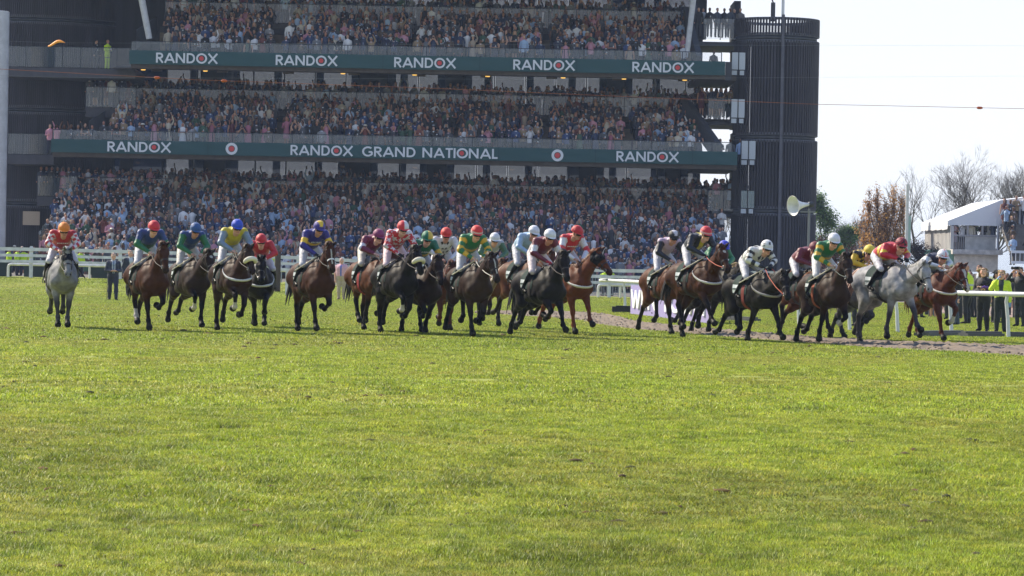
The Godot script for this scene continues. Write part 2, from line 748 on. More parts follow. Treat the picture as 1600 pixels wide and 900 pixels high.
	for s in [0, 1]:
		var x := 0.135 if s == 0 else -0.135
		var a = pose[2 + s] if pose[2 + s] is Array else HIND[pose[2 + s]]
		var hip := Vector3(x, 1.24, -0.64)
		var stifle: Vector3 = hip + fall(a[0]) * (0.345 * leg)
		stifle.x *= 1.12
		var hock: Vector3 = stifle + fall(a[1]) * (0.415 * leg)
		hock.x *= 0.74
		var fet: Vector3 = hock + fall(a[2]) * (0.325 * leg)
		var past: Vector3 = fet + fall(a[3]) * 0.105
		var toe: Vector3 = past + fall(a[3] + 4) * 0.06
		legs.append(bone(hip, stifle, 0.195, 0.135, 2, 1.2, 0.07))
		legs.append(bone(hip + Vector3(0, -0.08, -0.08), stifle.lerp(hock, 0.42), 0.13, 0.095, 2, 1.25, 0.06))
		legs.append(bone(stifle, stifle.lerp(hock, 0.55), 0.13, 0.085, 2, 1.2, 0.05))
		legs.append(bone(stifle.lerp(hock, 0.5), hock, 0.085, 0.052, 3, 1.1, 0.03))
		legs.append(bone(hock + fall(a[1]) * -0.07 + fall(a[1] - 90) * 0.045, hock + fall(a[1] - 90) * 0.042, 0.022, 0.034, 4, 1.0, 0.02))
		legs.append(bone(hock, hock + fall(a[2]) * 0.06, 0.060, 0.052, 4, 1.1, 0.02))
		legs.append(bone(hock, fet, 0.051, 0.043, 4, 1.05, 0.02))
		legs.append(bone(hock.lerp(fet, 0.2) + fall(a[2] - 90) * 0.022, fet + fall(a[2] - 90) * 0.022, 0.024, 0.026, 4, 1.0, 0.015))
		legs.append(bone(fet, fet + fall(a[2] - 60) * 0.012, 0.056, 0.054, 5, 1.0, 0.02))
		legs.append(bone(fet, past, 0.046, 0.048, 5, 1.0, 0.02))
		legs.append(bone(past, toe, 0.053, 0.069, 6, 1.0, 0.008))
		tips.append([past, toe])
	for t in tips:
		lowest = minf(lowest, t[1].y - 0.055)
	return {"body": body, "legs": legs, "poll": poll, "mid": mid, "turn": turn, "neck": nd, "lowest": lowest, "tips": tips}


func head_bones() -> Array:
	# poll at the origin, +z towards the muzzle, +y the forehead side
	var b := []
	b.append(bone(Vector3(0, -0.06, 0.0), Vector3(0, -0.058, 0.17), 0.098, 0.092, 0, 1.05, 0.04))
	b.append(bone(Vector3(0, -0.045, 0.2), Vector3(0, -0.05, 0.47), 0.072, 0.05, 1, 1.05, 0.05))
	b.append(bone(Vector3(0, -0.125, 0.24), Vector3(0, -0.095, 0.47), 0.055, 0.036, 1, 1.1, 0.04))
	b.append(bone(Vector3(0, -0.06, 0.46), Vector3(0, -0.066, 0.525), 0.056, 0.052, 2, 0.95, 0.03))
	b.append(bone(Vector3(0, -0.105, 0.48), Vector3(0, -0.115, 0.505), 0.028, 0.026, 2, 0.9, 0.02))
	b.append(bone(Vector3(0, -0.10, -0.04), Vector3(0, -0.16, 0.10), 0.09, 0.08, 0, 1.2, 0.05))
	var s := []
	s.append(bone(Vector3(0.042, -0.15, 0.07), Vector3(0.036, -0.125, 0.21), 0.085, 0.062, 0, 1.25, 0.03))
	s.append(bone(Vector3(0.07, -0.025, 0.12), Vector3(0.075, -0.03, 0.17), 0.032, 0.028, 0, 1.0, 0.03))
	s.append(bone(Vector3(0.06, -0.07, 0.2), Vector3(0.045, -0.075, 0.34), 0.022, 0.014, 1, 1.0, 0.03))
	s.append(bone(Vector3(0.036, -0.035, 0.49), Vector3(0.040, -0.05, 0.52), 0.022, 0.024, 2, 1.0, 0.02))
	s.append(bone(Vector3(0.052, 0.015, 0.0), Vector3(0.066, 0.08, 0.005), 0.026, 0.029, 3, 1.0, 0.02))
	s.append(bone(Vector3(0.066, 0.08, 0.005), Vector3(0.066, 0.16, 0.02), 0.029, 0.008, 3, 1.0, 0.01))
	b.append_array(mirrored(s))
	return b


const COATS := {
	"bay": [[74, 43, 28], [24, 18, 16], [26, 20, 18]],
	"light_bay": [[96, 56, 34], [30, 22, 19], [30, 22, 20]],
	"dark_bay": [[62, 41, 31], [22, 18, 17], [22, 18, 17]],
	"brown": [[56, 39, 31], [20, 17, 16], [20, 17, 16]],
	"black": [[34, 29, 28], [20, 18, 18], [18, 17, 17]],
	"chestnut": [[104, 56, 33], [112, 58, 30], [128, 74, 40]],
	"red_chestnut": [[90, 46, 31], [84, 42, 28], [96, 50, 30]],
	"grey": [[146, 146, 149], [70, 69, 72], [196, 192, 186]],
	"pale_grey": [[170, 170, 174], [64, 63, 68], [196, 192, 186]],
	"iron_grey": [[136, 136, 140], [66, 65, 68], [120, 118, 116]],
}


func lin(a: Array) -> Color:
	return rgb(a[0], a[1], a[2]).srgb_to_linear()


# h: px, s, yaw, coat, pose [left front, right front, left hind, right hind], neck, head, turn, socks, mark, tack...
func build_horse(h: Dictionary) -> Dictionary:
	var coat: Array = COATS[h.coat]
	var body_c := lin(coat[0])
	var point_c := lin(coat[1])
	var hair_c: Array = coat[2]
	var grey: bool = "grey" in h.coat
	var turn := deg_to_rad(h.get("turn", 0.0))
	var b := horse_bones(h.pose, h.get("neck", 42.0), turn * 0.6, h.get("leg", 1.0))
	var all: Array = b.body + b.legs
	var d := blob(all, 0.0235)
	var vv: PackedVector3Array = d.v
	var own: PackedByteArray = d.own
	var cols := PackedColorArray()
	cols.resize(vv.size())
	var socks: Array = h.get("socks", [])
	var wraps: Array = h.get("boots", [])
	var nz := FastNoiseLite.new()
	nz.seed = int(h.px)
	nz.frequency = 2.6 if not grey else 6.0
	var legs_from: int = b.body.size()
	var hoof := lin([38, 34, 32])
	var white := lin([196, 190, 180])
	for k in vv.size():
		var p := vv[k]
		var id: int = all[own[k]][6]
		var c := body_c
		var q := nz.get_noise_3dv(p)
		if grey:
			c = c.lerp(point_c, clampf(0.18 + q * 0.55, 0.0, 0.6))
		else:
			c = c * (1.0 + 0.22 * q)
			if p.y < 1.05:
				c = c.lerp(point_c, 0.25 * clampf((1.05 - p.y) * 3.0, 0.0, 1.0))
		var front := own[k] - legs_from < 16
		if id >= 3 and own[k] >= legs_from:
			var leg: int = (0 if own[k] - legs_from < 8 else 1) if front else (2 if own[k] - legs_from < 27 else 3)
			var t := along(all[own[k]], p)
			if id == 3:
				c = c.lerp(point_c, smoothstep(0.1, 0.9, t))
			elif id == 6:
				c = hoof
			else:
				c = point_c
				if leg in socks and (id == 5 or (id == 4 and t > 0.55 and own[k] in [legs_from + leg * 8 + 3, legs_from + 16 + (leg - 2) * 11 + 6])):
					c = white
				elif leg in wraps and id == 4:
					c = lin([20, 20, 22])
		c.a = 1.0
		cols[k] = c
	var root := thing("racehorse", h.label, "horse", Vector3.ZERO, 0.0, "racehorses running past the grandstand")
	var coat_m := mat(Color.WHITE, 0.56, "coat")
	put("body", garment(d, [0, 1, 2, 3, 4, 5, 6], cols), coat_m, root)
	# head: one shape for all, set on the poll
	if not shared.has("horse_head"):
		shared["horse_head"] = blob(head_bones(), 0.0125)
	var hd: Dictionary = shared["horse_head"]
	var pitch := deg_to_rad(h.get("head", 55.0))
	var hb := Basis(Vector3.UP, turn) * Basis(Vector3.FORWARD, deg_to_rad(h.get("tilt", 0.0))) * Basis(Vector3.RIGHT, pitch) * Basis.from_scale(Vector3.ONE * 1.07)
	var ht := Transform3D(hb, b.poll + hb * Vector3(0, 0.03, -0.02))
	var hc := PackedColorArray()
	hc.resize(hd.v.size())
	var mark: String = h.get("mark", "")
	var hood: Variant = h.get("hood")
	for k in hd.v.size():
		var p: Vector3 = hd.v[k]
		var id: int = hd.bones[hd.own[k]][6]
		var c := body_c.lerp(point_c, 0.15)
		if id == 2:
			c = body_c.lerp(lin([32, 28, 28]), 0.65 if not grey else 0.35)
		if id == 3:
			c = body_c.lerp(point_c, 0.4)
		var up: float = hd.n[k].y
		if mark == "star" and Vector2(p.x, p.z - 0.13).length() < 0.033 and up > 0.3:
			c = white
		if mark == "blaze" and up > 0.15 and absf(p.x) < 0.026 + 0.012 * sin(p.z * 14.0) and p.z > 0.06:
			c = white
		if mark == "blaze" and id == 2 and up > -0.1 and absf(p.x) < 0.04:
			c = white
		if mark == "stripe" and up > 0.3 and absf(p.x) < 0.013 and p.z > 0.1 and p.z < 0.42:
			c = white
		if mark == "snip" and id == 2 and up > 0.0 and absf(p.x) < 0.02:
			c = white
		if Vector2(absf(p.x) - 0.042, p.z - 0.527).length() < 0.015:
			c = lin([16, 13, 13])
		if hood != null and p.z < 0.235 and id != 3 and p.z > -0.02:
			c = lin(hood)
		c.a = 1.0
		hc[k] = c
	var hm := MB.new()
	hm.add(hd, Transform3D.IDENTITY, hc)
	var head := put("head", hm.done(), coat_m, root, ht.origin, ht.basis)
	for s in [-1, 1]:
		var eye := MB.new()
		eye.ball(Vector3(0.082 * s, -0.032, 0.155), Vector3(0.019, 0.022, 0.022), 8, 5)
		put("eye", eye.done(), mat(rgb(14, 10, 9), 0.08, "eye"), head)
	# mane: tufts along the crest that fall to one side
	var mn := MB.new().paint(rgb(hair_c[0], hair_c[1], hair_c[2]))
	var r := RandomNumberGenerator.new()
	r.seed = int(h.px) + 5
	var side := 1.0 if r.randf() < 0.5 else -1.0
	var crest := []
	for k in 17:
		var t := k / 16.0
		var p: Vector3
		if t < 0.5:
			p = Vector3(0, 1.50, 0.36).lerp(b.mid, t * 2.0)
		else:
			p = b.mid.lerp(b.poll, t * 2.0 - 1.0)
		crest.append(on_skin(b.body, p, (b.turn * Vector3(0, cos(b.neck), -sin(b.neck))).normalized(), -0.012, 0.35))
	for k in crest.size():
		var o: Vector3 = crest[k]
		var len := r.randf_range(0.07, 0.13)
		var out := Vector3(side * 0.055, 0.012, r.randf_range(-0.02, 0.02))
		mn.tube([o, o + out * 0.6 + Vector3(0, 0.022, -0.012), o + out + Vector3(side * 0.012, -len * 0.6, -0.02), o + out + Vector3(0, -len, -0.035)], [0.026, 0.030, 0.022, 0.005], 6, false, 0.55)
	put("mane", mn.done(), mat(Color.WHITE, 0.6, "hair"), root)
	var fl := MB.new().paint(rgb(hair_c[0], hair_c[1], hair_c[2]))
	for k in 4:
		var x := r.randf_range(-0.03, 0.03)
		fl.tube([Vector3(x, 0.03, -0.03), Vector3(x * 1.2, 0.03, 0.06), Vector3(x * 1.3, -0.005 + 0.02, 0.15)], [0.02, 0.02, 0.004], 5, false, 0.5)
	put("forelock", fl.done(), mat(Color.WHITE, 0.6, "hair"), head)
	# tail: a bundle of locks that streams behind
	var tl := MB.new().paint(rgb(hair_c[0], hair_c[1], hair_c[2]) if not h.has("tail") else rgb(h.tail[0], h.tail[1], h.tail[2]))
	var dock := Vector3(0, 1.47, -0.86)
	var swish: float = h.get("swish", r.randf_range(-0.12, 0.12))
	for k in 20:
		var w := Vector3(r.randf_range(-1, 1), r.randf_range(-1, 1), r.randf_range(-1, 1))
		var l := r.randf_range(0.62, 1.12)
		tl.tube([dock + w * 0.02 + Vector3(0, -0.02, 0.06), dock + w * 0.025 + Vector3(0, 0.0, -0.08), dock + w * 0.05 + Vector3(swish * 0.3, -0.17 * l, -0.2 * l), dock + w * 0.075 + Vector3(swish * 0.8, -0.45 * l, -0.26 * l), dock + w * 0.095 + Vector3(swish * 1.3, -0.72 * l, -0.25 * l - 0.04)], [0.028, 0.030, 0.030, 0.024, 0.004], 5, false)
	put("tail", tl.done(), mat(Color.WHITE, 0.6, "hair"), root)
	saddlery(root, head, h, b)
	var lift: float = -b.lowest
	return {"root": root, "lift": lift, "poll": ht, "bones": b}


# saddle, cloth, girth, bridle
func saddlery(root: Node3D, head: Node3D, h: Dictionary, b: Dictionary) -> void:
	var leather := mat(rgb(38, 25, 19), 0.45, "leather")
	if not shared.has("saddle_cloth"):
		var body: Array = b.body.filter(func(x): return x[6] == 0)
		var drape := func(z0: float, z1: float, nz: int, a0: float, a1: float, na: int, off: float) -> ArrayMesh:
			var m := MB.new()
			var rings := []
			var hints := []
			for j in nz + 1:
				var z := lerpf(z0, z1, float(j) / nz)
				var ring := PackedVector3Array()
				for k in na + 1:
					var a := deg_to_rad(lerpf(a0, a1, float(k) / na))
					ring.append(on_skin(body, Vector3(0, 1.2, z), Vector3(sin(a), cos(a), 0), off))
				rings.append(ring)
			m.grid(rings, false)
			return m.done()
		shared["saddle_cloth"] = drape.call(-0.36, 0.22, 8, -98.0, 98.0, 22, 0.010)
		shared["label_l"] = drape.call(-0.345, -0.16, 3, 62.0, 94.0, 4, 0.016)
		shared["label_r"] = drape.call(-0.345, -0.16, 3, -94.0, -62.0, 4, 0.016)
		shared["girth"] = drape.call(0.06, 0.16, 2, 0.0, 360.0, 32, 0.016)
		shared["saddle_flap_l"] = drape.call(-0.06, 0.20, 5, 12.0, 66.0, 9, 0.022)
		shared["saddle_flap_r"] = drape.call(-0.06, 0.20, 5, -66.0, -12.0, 9, 0.022)
		var seat := MB.new()
		var rings := []
		for k in 9:
			var t := k / 8.0
			var z := lerpf(-0.24, 0.24, t)
			var y := 1.565 + 0.05 * pow(2.0 * t - 1.0, 2.0) + (0.02 if t > 0.8 else 0.0)
			var w := lerpf(0.15, 0.07, t)
			var ring := PackedVector3Array()
			for s in 10:
				var a := TAU * s / 10
				ring.append(Vector3(cos(a) * w, y + sin(a) * 0.035 - absf(cos(a)) * 0.03, z))
			rings.append(ring)
		seat.grid(rings, true)
		seat.cap(rings[0], Vector3.FORWARD)
		seat.cap(rings[-1], Vector3.BACK)
		shared["saddle_seat"] = seat.done()
		var hbn := head_bones()
		var strap := func(o: Vector3, nrm: Vector3, across: Vector3, w: float, off: float) -> MB:
			var m := MB.new()
			var rr := []
			var other := nrm.cross(across).normalized()
			for k in 21:
				var a := TAU * k / 20.0
				var dir := across * cos(a) + other * sin(a)
				var p := on_skin(hbn, o, dir, off, 0.25)
				rr.append(PackedVector3Array([p + nrm * w, p - nrm * w]))
			m.grid(rr, false, rr.map(func(x): return x[0] - o))
			return m
		shared["noseband"] = strap.call(Vector3(0, -0.07, 0.31), Vector3.BACK, Vector3.RIGHT, 0.014, 0.006).done()
		shared["browband"] = strap.call(Vector3(0, -0.07, 0.07), Vector3(0, 0.25, 1).normalized(), Vector3.RIGHT, 0.012, 0.006).done()
		for s in [-1.0, 1.0]:
			var bit := MB.new()
			bit.tube([Vector3(s * 0.092, -0.02, 0.07), Vector3(s * 0.078, -0.07, 0.25), Vector3(s * 0.062, -0.085, 0.42)], [0.009, 0.009, 0.009], 6)
			shared["cheekpiece %d" % s] = bit.done()
			var c := []
			for k in 13:
				c.append(Vector3(s * 0.064, -0.088 + sin(TAU * k / 12) * 0.03, 0.43 + cos(TAU * k / 12) * 0.03))
			bit = MB.new()
			bit.tube(c, [0.006], 5, false)
			shared["bit_ring %d" % s] = bit.done()
			bit = MB.new()
			bit.ball(Vector3(s * 0.105, -0.03, 0.13), Vector3(0.035, 0.055, 0.05), 10, 6)
			shared["eye_cup %d" % s] = bit.done()
		var roll := MB.new()
		var pts := []
		for k in 13:
			var a := deg_to_rad(lerpf(-100.0, 100.0, k / 12.0))
			pts.append(on_skin(hbn, Vector3(0, -0.07, 0.29), Vector3(sin(a), cos(a), 0), 0.03, 0.25))
		roll.tube(pts, [0.03, 0.04, 0.045, 0.048, 0.048, 0.048, 0.048, 0.048, 0.048, 0.048, 0.045, 0.04, 0.03], 10)
		shared["sheepskin"] = roll.done()
		var tm := TextMesh.new()
		tm.text = "RANDOX"
		var sf := SystemFont.new()
		sf.font_names = ["Droid Sans"]
		sf.font_weight = 700
		tm.font = sf
		tm.font_size = 24
		tm.pixel_size = 0.0018
		tm.depth = 0.003
		shared["cloth_word"] = tm
	var cloth := mat(rgb(16, 48, 42), 0.85, "felt")
	put("saddle_cloth", shared["saddle_cloth"], cloth, root)
	for s in ["l", "r"]:
		var panel := put("cloth_panel", shared["label_" + s], mat(rgb(196, 204, 206), 0.7, "felt"), root)
		var m := 1.0 if s == "l" else -1.0
		var body: Array = b.body.filter(func(x): return x[6] == 0)
		var a := deg_to_rad(78.0)
		var dir := Vector3(sin(a) * m, cos(a), 0)
		var spot := on_skin(body, Vector3(0, 1.2, -0.25), dir, 0.022)
		put("lettering", shared["cloth_word"], mat(rgb(24, 60, 54), 0.7), panel, spot, Basis(Vector3(0, 0, -m), Vector3(-cos(a) * m, sin(a), 0), dir))
	put("girth", shared["girth"], mat(rgb(h.girth[0], h.girth[1], h.girth[2]) if h.has("girth") else rgb(44, 36, 34), 0.7, "felt"), root)
	var sd := put("saddle", shared["saddle_seat"], leather, root)
	put("saddle_flap", shared["saddle_flap_l"], leather, sd)
	put("saddle_flap", shared["saddle_flap_r"], leather, sd)
	if h.has("breast"):
		# a band that hangs across the front of the chest, low in the middle
		var chest := MB.new()
		var cr := []
		var cb: Array = b.body.filter(func(x): return x[6] < 2)
		for k in 25:
			var a := deg_to_rad(lerpf(-92.0, 92.0, k / 24.0))
			var y := 1.37 - 0.24 * cos(a)
			var dir := Vector3(sin(a), 0, cos(a))
			var p0 := on_skin(cb, Vector3(0, y, 0.34), dir, 0.004, 0.62)
			cr.append(PackedVector3Array([p0 + Vector3(0, 0.028, 0), p0 + dir * 0.010, p0 + Vector3(0, -0.028, 0), p0 - dir * 0.010]))
		chest.grid(cr, true)
		put("breastgirth", chest.done(), mat(rgb(h.breast[0], h.breast[1], h.breast[2]), 0.9, "felt"), root)
	var br: Color = rgb(h.bridle[0], h.bridle[1], h.bridle[2]) if h.has("bridle") else rgb(30, 22, 18)
	var strap_m := mat(br, 0.5, "leather")
	put("browband", shared["browband"], strap_m, head)
	for s in [-1, 1]:
		put("cheekpiece", shared["cheekpiece %d" % s], strap_m, head)
		put("bit_ring", shared["bit_ring %d" % s], mat(rgb(180, 180, 180), 0.25, "metal"), head)
	if h.get("sheepskin", false):
		put("sheepskin_noseband", shared["sheepskin"], mat(rgb(214, 208, 192), 0.95, "felt"), head)
	else:
		put("noseband", shared["noseband"], mat(rgb(h.noseband[0], h.noseband[1], h.noseband[2]), 0.6, "leather") if h.has("noseband") else strap_m, head)
	if h.get("blinkers", false):
		for s in [-1, 1]:
			put("eye_cup", shared["eye_cup %d" % s], mat(rgb(24, 24, 28), 0.8, "felt"), head)
	# reins: from the bit rings to where the hands are
	var rein := MB.new()
	for s in [-1.0, 1.0]:
		var a: Vector3 = head.transform * Vector3(s * 0.066, -0.09, 0.425)
		var z: Vector3 = HANDS * Vector3(s, 1, 1) + Vector3(0, h.get("hands_up", 0.0), 0)
		var m := a.lerp(z, 0.5) + Vector3(s * 0.07, -0.03, 0)
		rein.tube([a, a.lerp(m, 0.6), m.lerp(z, 0.4), z], [0.009], 5)
	put("reins", rein.done(), mat(rgb(h.rein[0], h.rein[1], h.rein[2]) if h.has("rein") else rgb(34, 24, 20), 0.6, "leather"), root)


const HANDS := Vector3(0.078, 1.705, 0.56)


# ---------------------------------------------------------------- people
# joints j: pelvis, chest, neck, head (centre), face (direction), and per side shoulder, elbow, wrist, hand, hip, knee, ankle, toe
func body_bones(j: Dictionary, slim: float, loose := 1.0) -> Array:
	var b := []
	var a := slim
	var up: Vector3 = (j.chest - j.pelvis).normalized()
	b.append(bone(j.pelvis, j.pelvis + up * 0.06, 0.150 * a, 0.150 * a, 3, 0.92, 0.05))
	b.append(bone(j.pelvis + up * 0.10, j.pelvis.lerp(j.chest, 0.55), 0.135 * a * loose, 0.138 * a * loose, 0, 0.90, 0.05))
	b.append(bone(j.pelvis.lerp(j.chest, 0.5), j.chest, 0.140 * a * loose, 0.150 * a * loose, 0, 0.84, 0.06))
	b.append(bone(j.chest + up * 0.03, j.neck, 0.11 * a * loose, 0.062 * loose, 0, 0.9, 0.05))
	b.append(bone(j.neck, j.head - Vector3(0, 0.02, 0), 0.057, 0.055, 6, 1.0, 0.02))
	for s in ["l", "r"]:
		var sh: Vector3 = j["shoulder_" + s]
		var el: Vector3 = j["elbow_" + s]
		var wr: Vector3 = j["wrist_" + s]
		b.append(bone(j.chest.lerp(j.neck, 0.45), sh, 0.085 * a, 0.072 * loose, 0, 1.0, 0.05))
		b.append(bone(sh, el, 0.068 * loose, 0.054 * loose, 1, 1.0, 0.03))
		b.append(bone(el, wr, 0.054 * loose, 0.035 * lerpf(1.0, loose, 0.6), 2, 1.0, 0.02))
		var hip: Vector3 = j["hip_" + s]
		var kn: Vector3 = j["knee_" + s]
		var an: Vector3 = j["ankle_" + s]
		var to: Vector3 = j["toe_" + s]
		b.append(bone(hip, hip.lerp(kn, 0.5), 0.108 * a, 0.092 * a, 3, 1.0, 0.04))
		b.append(bone(hip.lerp(kn, 0.5), kn, 0.092 * a, 0.066, 3, 1.0, 0.02))
		b.append(bone(kn, kn.lerp(an, 0.35), 0.064, 0.066, 4 if s == "l" else 14, 1.0, 0.02))
		b.append(bone(kn.lerp(an, 0.35), an, 0.066, 0.045, 4 if s == "l" else 14, 1.0, 0.02))
		b.append(bone(an + Vector3(0, -0.02, 0), to, 0.046, 0.036, 5 if s == "l" else 15, 1.05, 0.02))
	return b


func human_head() -> Dictionary:
	if not shared.has("human_head"):
		var b := []
		b.append(bone(Vector3(0, 0.035, -0.03), Vector3(0, 0.038, 0.012), 0.089, 0.088, 0, 1.14, 0.03))
		b.append(bone(Vector3(0, -0.015, 0.035), Vector3(0, -0.075, 0.05), 0.064, 0.044, 0, 1.0, 0.04))
		b.append(bone(Vector3(0, 0.006, 0.092), Vector3(0, -0.030, 0.106), 0.010, 0.015, 0, 1.0, 0.015))
		b.append(bone(Vector3(0, -0.098, 0.066), Vector3(0, -0.100, 0.07), 0.026, 0.026, 0, 1.0, 0.03))
		b.append(bone(Vector3(-0.018, -0.063, 0.088), Vector3(0.018, -0.063, 0.088), 0.010, 0.010, 1, 1.0, 0.012))
		b.append(bone(Vector3(0, -0.04, -0.02), Vector3(0, -0.16, -0.045), 0.058, 0.056, 0, 1.0, 0.04))
		var s := []
		s.append(bone(Vector3(0.035, -0.02, 0.06), Vector3(0.045, -0.03, 0.05), 0.026, 0.026, 0, 1.0, 0.03))
		s.append(bone(Vector3(0.02, 0.028, 0.088), Vector3(0.05, 0.026, 0.074), 0.011, 0.011, 2, 1.0, 0.015))
		s.append(bone(Vector3(0.078, 0.005, -0.012), Vector3(0.082, -0.025, -0.004), 0.020, 0.013, 0, 1.6, 0.01))
		s.append(bone(Vector3(0.04, -0.07, 0.02), Vector3(0.022, -0.095, 0.055), 0.03, 0.026, 0, 1.0, 0.03))
		b.append_array(mirrored(s))
		shared["human_head"] = blob(b, 0.0085)
	return shared["human_head"]


func fist(side: float) -> Dictionary:
	# wrist at the origin, fingers along +z and curled under (-y), thumb towards -x of a left hand
	if not shared.has("fist"):
		var b := []
		for k in 4:
			var x := -0.030 + 0.020 * k
			var l: float = [0.92, 1.0, 0.95, 0.82][k]
			var kn := Vector3(x, 0.004, 0.088 * lerpf(1.0, l, 0.5))
			b.append(bone(Vector3(x * 0.6, 0, 0.01), kn, 0.017, 0.014, 0, 1.0, 0.012))
			var p1 := kn + Vector3(0, -0.014, 0.032 * l)
			var p2 := p1 + Vector3(0, -0.026 * l, -0.004)
			var p3 := p2 + Vector3(0, -0.006, -0.022 * l)
			b.append(bone(kn, p1, 0.0105, 0.0095, 0, 1.0, 0.004))
			b.append(bone(p1, p2, 0.0095, 0.0088, 0, 1.0, 0.004))
			b.append(bone(p2, p3, 0.0088, 0.0078, 0, 1.0, 0.004))
		b.append(bone(Vector3(-0.022, -0.006, 0.022), Vector3(-0.046, -0.018, 0.058), 0.014, 0.011, 0, 1.0, 0.008))
		b.append(bone(Vector3(-0.046, -0.018, 0.058), Vector3(-0.036, -0.034, 0.086), 0.0105, 0.009, 0, 1.0, 0.004))
		b.append(bone(Vector3(0, 0, -0.03), Vector3(0, 0, 0.02), 0.027, 0.026, 0, 1.0, 0.02))
		shared["fist"] = blob(b, 0.0055)
	return shared["fist"]


const SKINS := [[205, 158, 134], [214, 170, 148], [190, 142, 118], [196, 138, 116], [120, 84, 64]]


func facing(dir: Vector3, up := Vector3.UP) -> Basis:
	var z := dir.normalized()
	if absf(z.dot(up)) > 0.99:
		up = Vector3.BACK
	var x := up.cross(z).normalized()
	return Basis(x, z.cross(x), z)


# the body under the clothes, with a face and hands: one mesh
func flesh(root: Node3D, j: Dictionary, bones: Array, tone: Array, o := {}) -> void:
	var inner := []
	for b in bones:
		var c: Array = b.duplicate()
		if b[6] != 6:
			c[2] = maxf(b[2] - 0.020, 0.024)
			c[3] = maxf(b[3] - 0.020, 0.022)
		inner.append(c)
	var skin_c := lin(tone)
	var d := blob(inner, 0.026)
	var cc := PackedColorArray()
	cc.resize(d.v.size())
	cc.fill(skin_c)
	var m := MB.new()
	m.add(d, Transform3D.IDENTITY, cc)
	var hd := human_head()
	var hc := PackedColorArray()
	hc.resize(hd.v.size())
	var hair := lin(o.get("hair", [60, 44, 34]))
	var bald: bool = o.get("bald", false)
	var style: String = o.get("style", "short")
	for k in hd.v.size():
		var p: Vector3 = hd.v[k]
		var id: int = hd.bones[hd.own[k]][6]
		var c := skin_c
		if id == 1:
			c = skin_c.lerp(lin([150, 70, 66]), 0.55)
		elif id == 2 and p.y > 0.024:
			c = hair.lerp(skin_c, 0.3)
		if Vector2(absf(p.x) - 0.033, (p.y - 0.006) * 1.5).length() < 0.013 and p.z > 0.05:
			c = lin([50, 40, 36])
		if p.y < -0.05 and p.z > 0.02 and o.get("beard", false) and id != 1:
			c = skin_c.lerp(hair, 0.7)
		elif p.z > 0.03 and absf(p.x) > 0.02 and absf(p.y + 0.03) < 0.03:
			c = skin_c.lerp(lin([190, 90, 80]), 0.22)
		if bald and p.y > 0.02 and p.z < -0.03:
			c = skin_c.lerp(hair, 0.4)
		hc[k] = c
	var hb: Basis = facing(j.face, Vector3.UP)
	if o.has("roll"):
		hb = hb * Basis(Vector3.BACK, o.roll)
	var ht := Transform3D(hb, j.head)
	m.add(hd, ht, hc)
	var fc := PackedColorArray()
	var f := fist(1.0)
	fc.resize(f.v.size())
	fc.fill(lin(o.gloves) if o.has("gloves") else skin_c)
	for s in ["l", "r"]:
		var dir: Vector3 = j["hand_" + s] - j["wrist_" + s]
		var hb2 := facing(dir, j.get("palm", Vector3.UP))
		if s == "r":
			hb2 = hb2 * Basis.from_scale(Vector3(-1, 1, 1))
		m.add(f, Transform3D(hb2, j["wrist_" + s] + dir.normalized() * 0.012), fc)
	put("body", m.done(), mat(Color.WHITE, 0.55, "skin"), root)
	if not bald and not o.has("helmet"):
		var hm := MB.new().paint(rgb(o.get("hair", [60, 44, 34])[0], o.get("hair", [60, 44, 34])[1], o.get("hair", [60, 44, 34])[2]))
		# hair as a cap of overlapping locks that leaves the face free
		var r := RandomNumberGenerator.new()
		r.seed = int(j.head.x * 100.0) + 3
		for k in 90:
			var th := r.randf_range(0.0, TAU)
			var ph := r.randf_range(0.0, 1.75)
			var dir := Vector3(sin(ph) * sin(th), cos(ph), sin(ph) * cos(th))
			if dir.z > 0.25 and dir.y < 0.62 or dir.y < -0.05 and dir.z > -0.35:
				continue
			var p := Vector3(0, 0.036, -0.012) + dir * Vector3(0.082, 0.094, 0.104)
			var drop: float = 0.035 if style == "short" else (0.18 if style == "long" and dir.z < 0.15 and dir.y < 0.75 else 0.06)
			var down := (Vector3(dir.x * 0.25, -1.0, dir.z * 0.25 - 0.25)).normalized()
			if dir.y > 0.6:
				down = Vector3(dir.x, -0.25, dir.z - 0.5).normalized()
			hm.tube([p - dir * 0.006, p + down * drop * 0.5 + dir * 0.006, p + down * drop - dir * 0.002], [0.020, 0.024, 0.007], 5, false, 0.6)
		if style == "tied":
			hm.ball(Vector3(0, 0.05, -0.125), Vector3(0.035, 0.035, 0.03), 8, 5)
		put("hair", hm.done(), mat(Color.WHITE, 0.55, "hair"), root, ht.origin, ht.basis)
	if o.has("glasses"):
		var g := MB.new()
		for s in [-1.0, 1.0]:
			g.ball(Vector3(0.033 * s, 0.008, 0.092), Vector3(0.027, 0.02, 0.008), 10, 6)
			g.bar(Vector3(0.058 * s, 0.014, 0.086), Vector3(0.08 * s, 0.01, -0.01), 0.004, 0.006)
		g.bar(Vector3(-0.012, 0.012, 0.1), Vector3(0.012, 0.012, 0.1), 0.005, 0.005)
		put("sunglasses", g.done(), mat(rgb(o.glasses[0], o.glasses[1], o.glasses[2]), 0.12, "lens"), root, ht.origin, ht.basis)


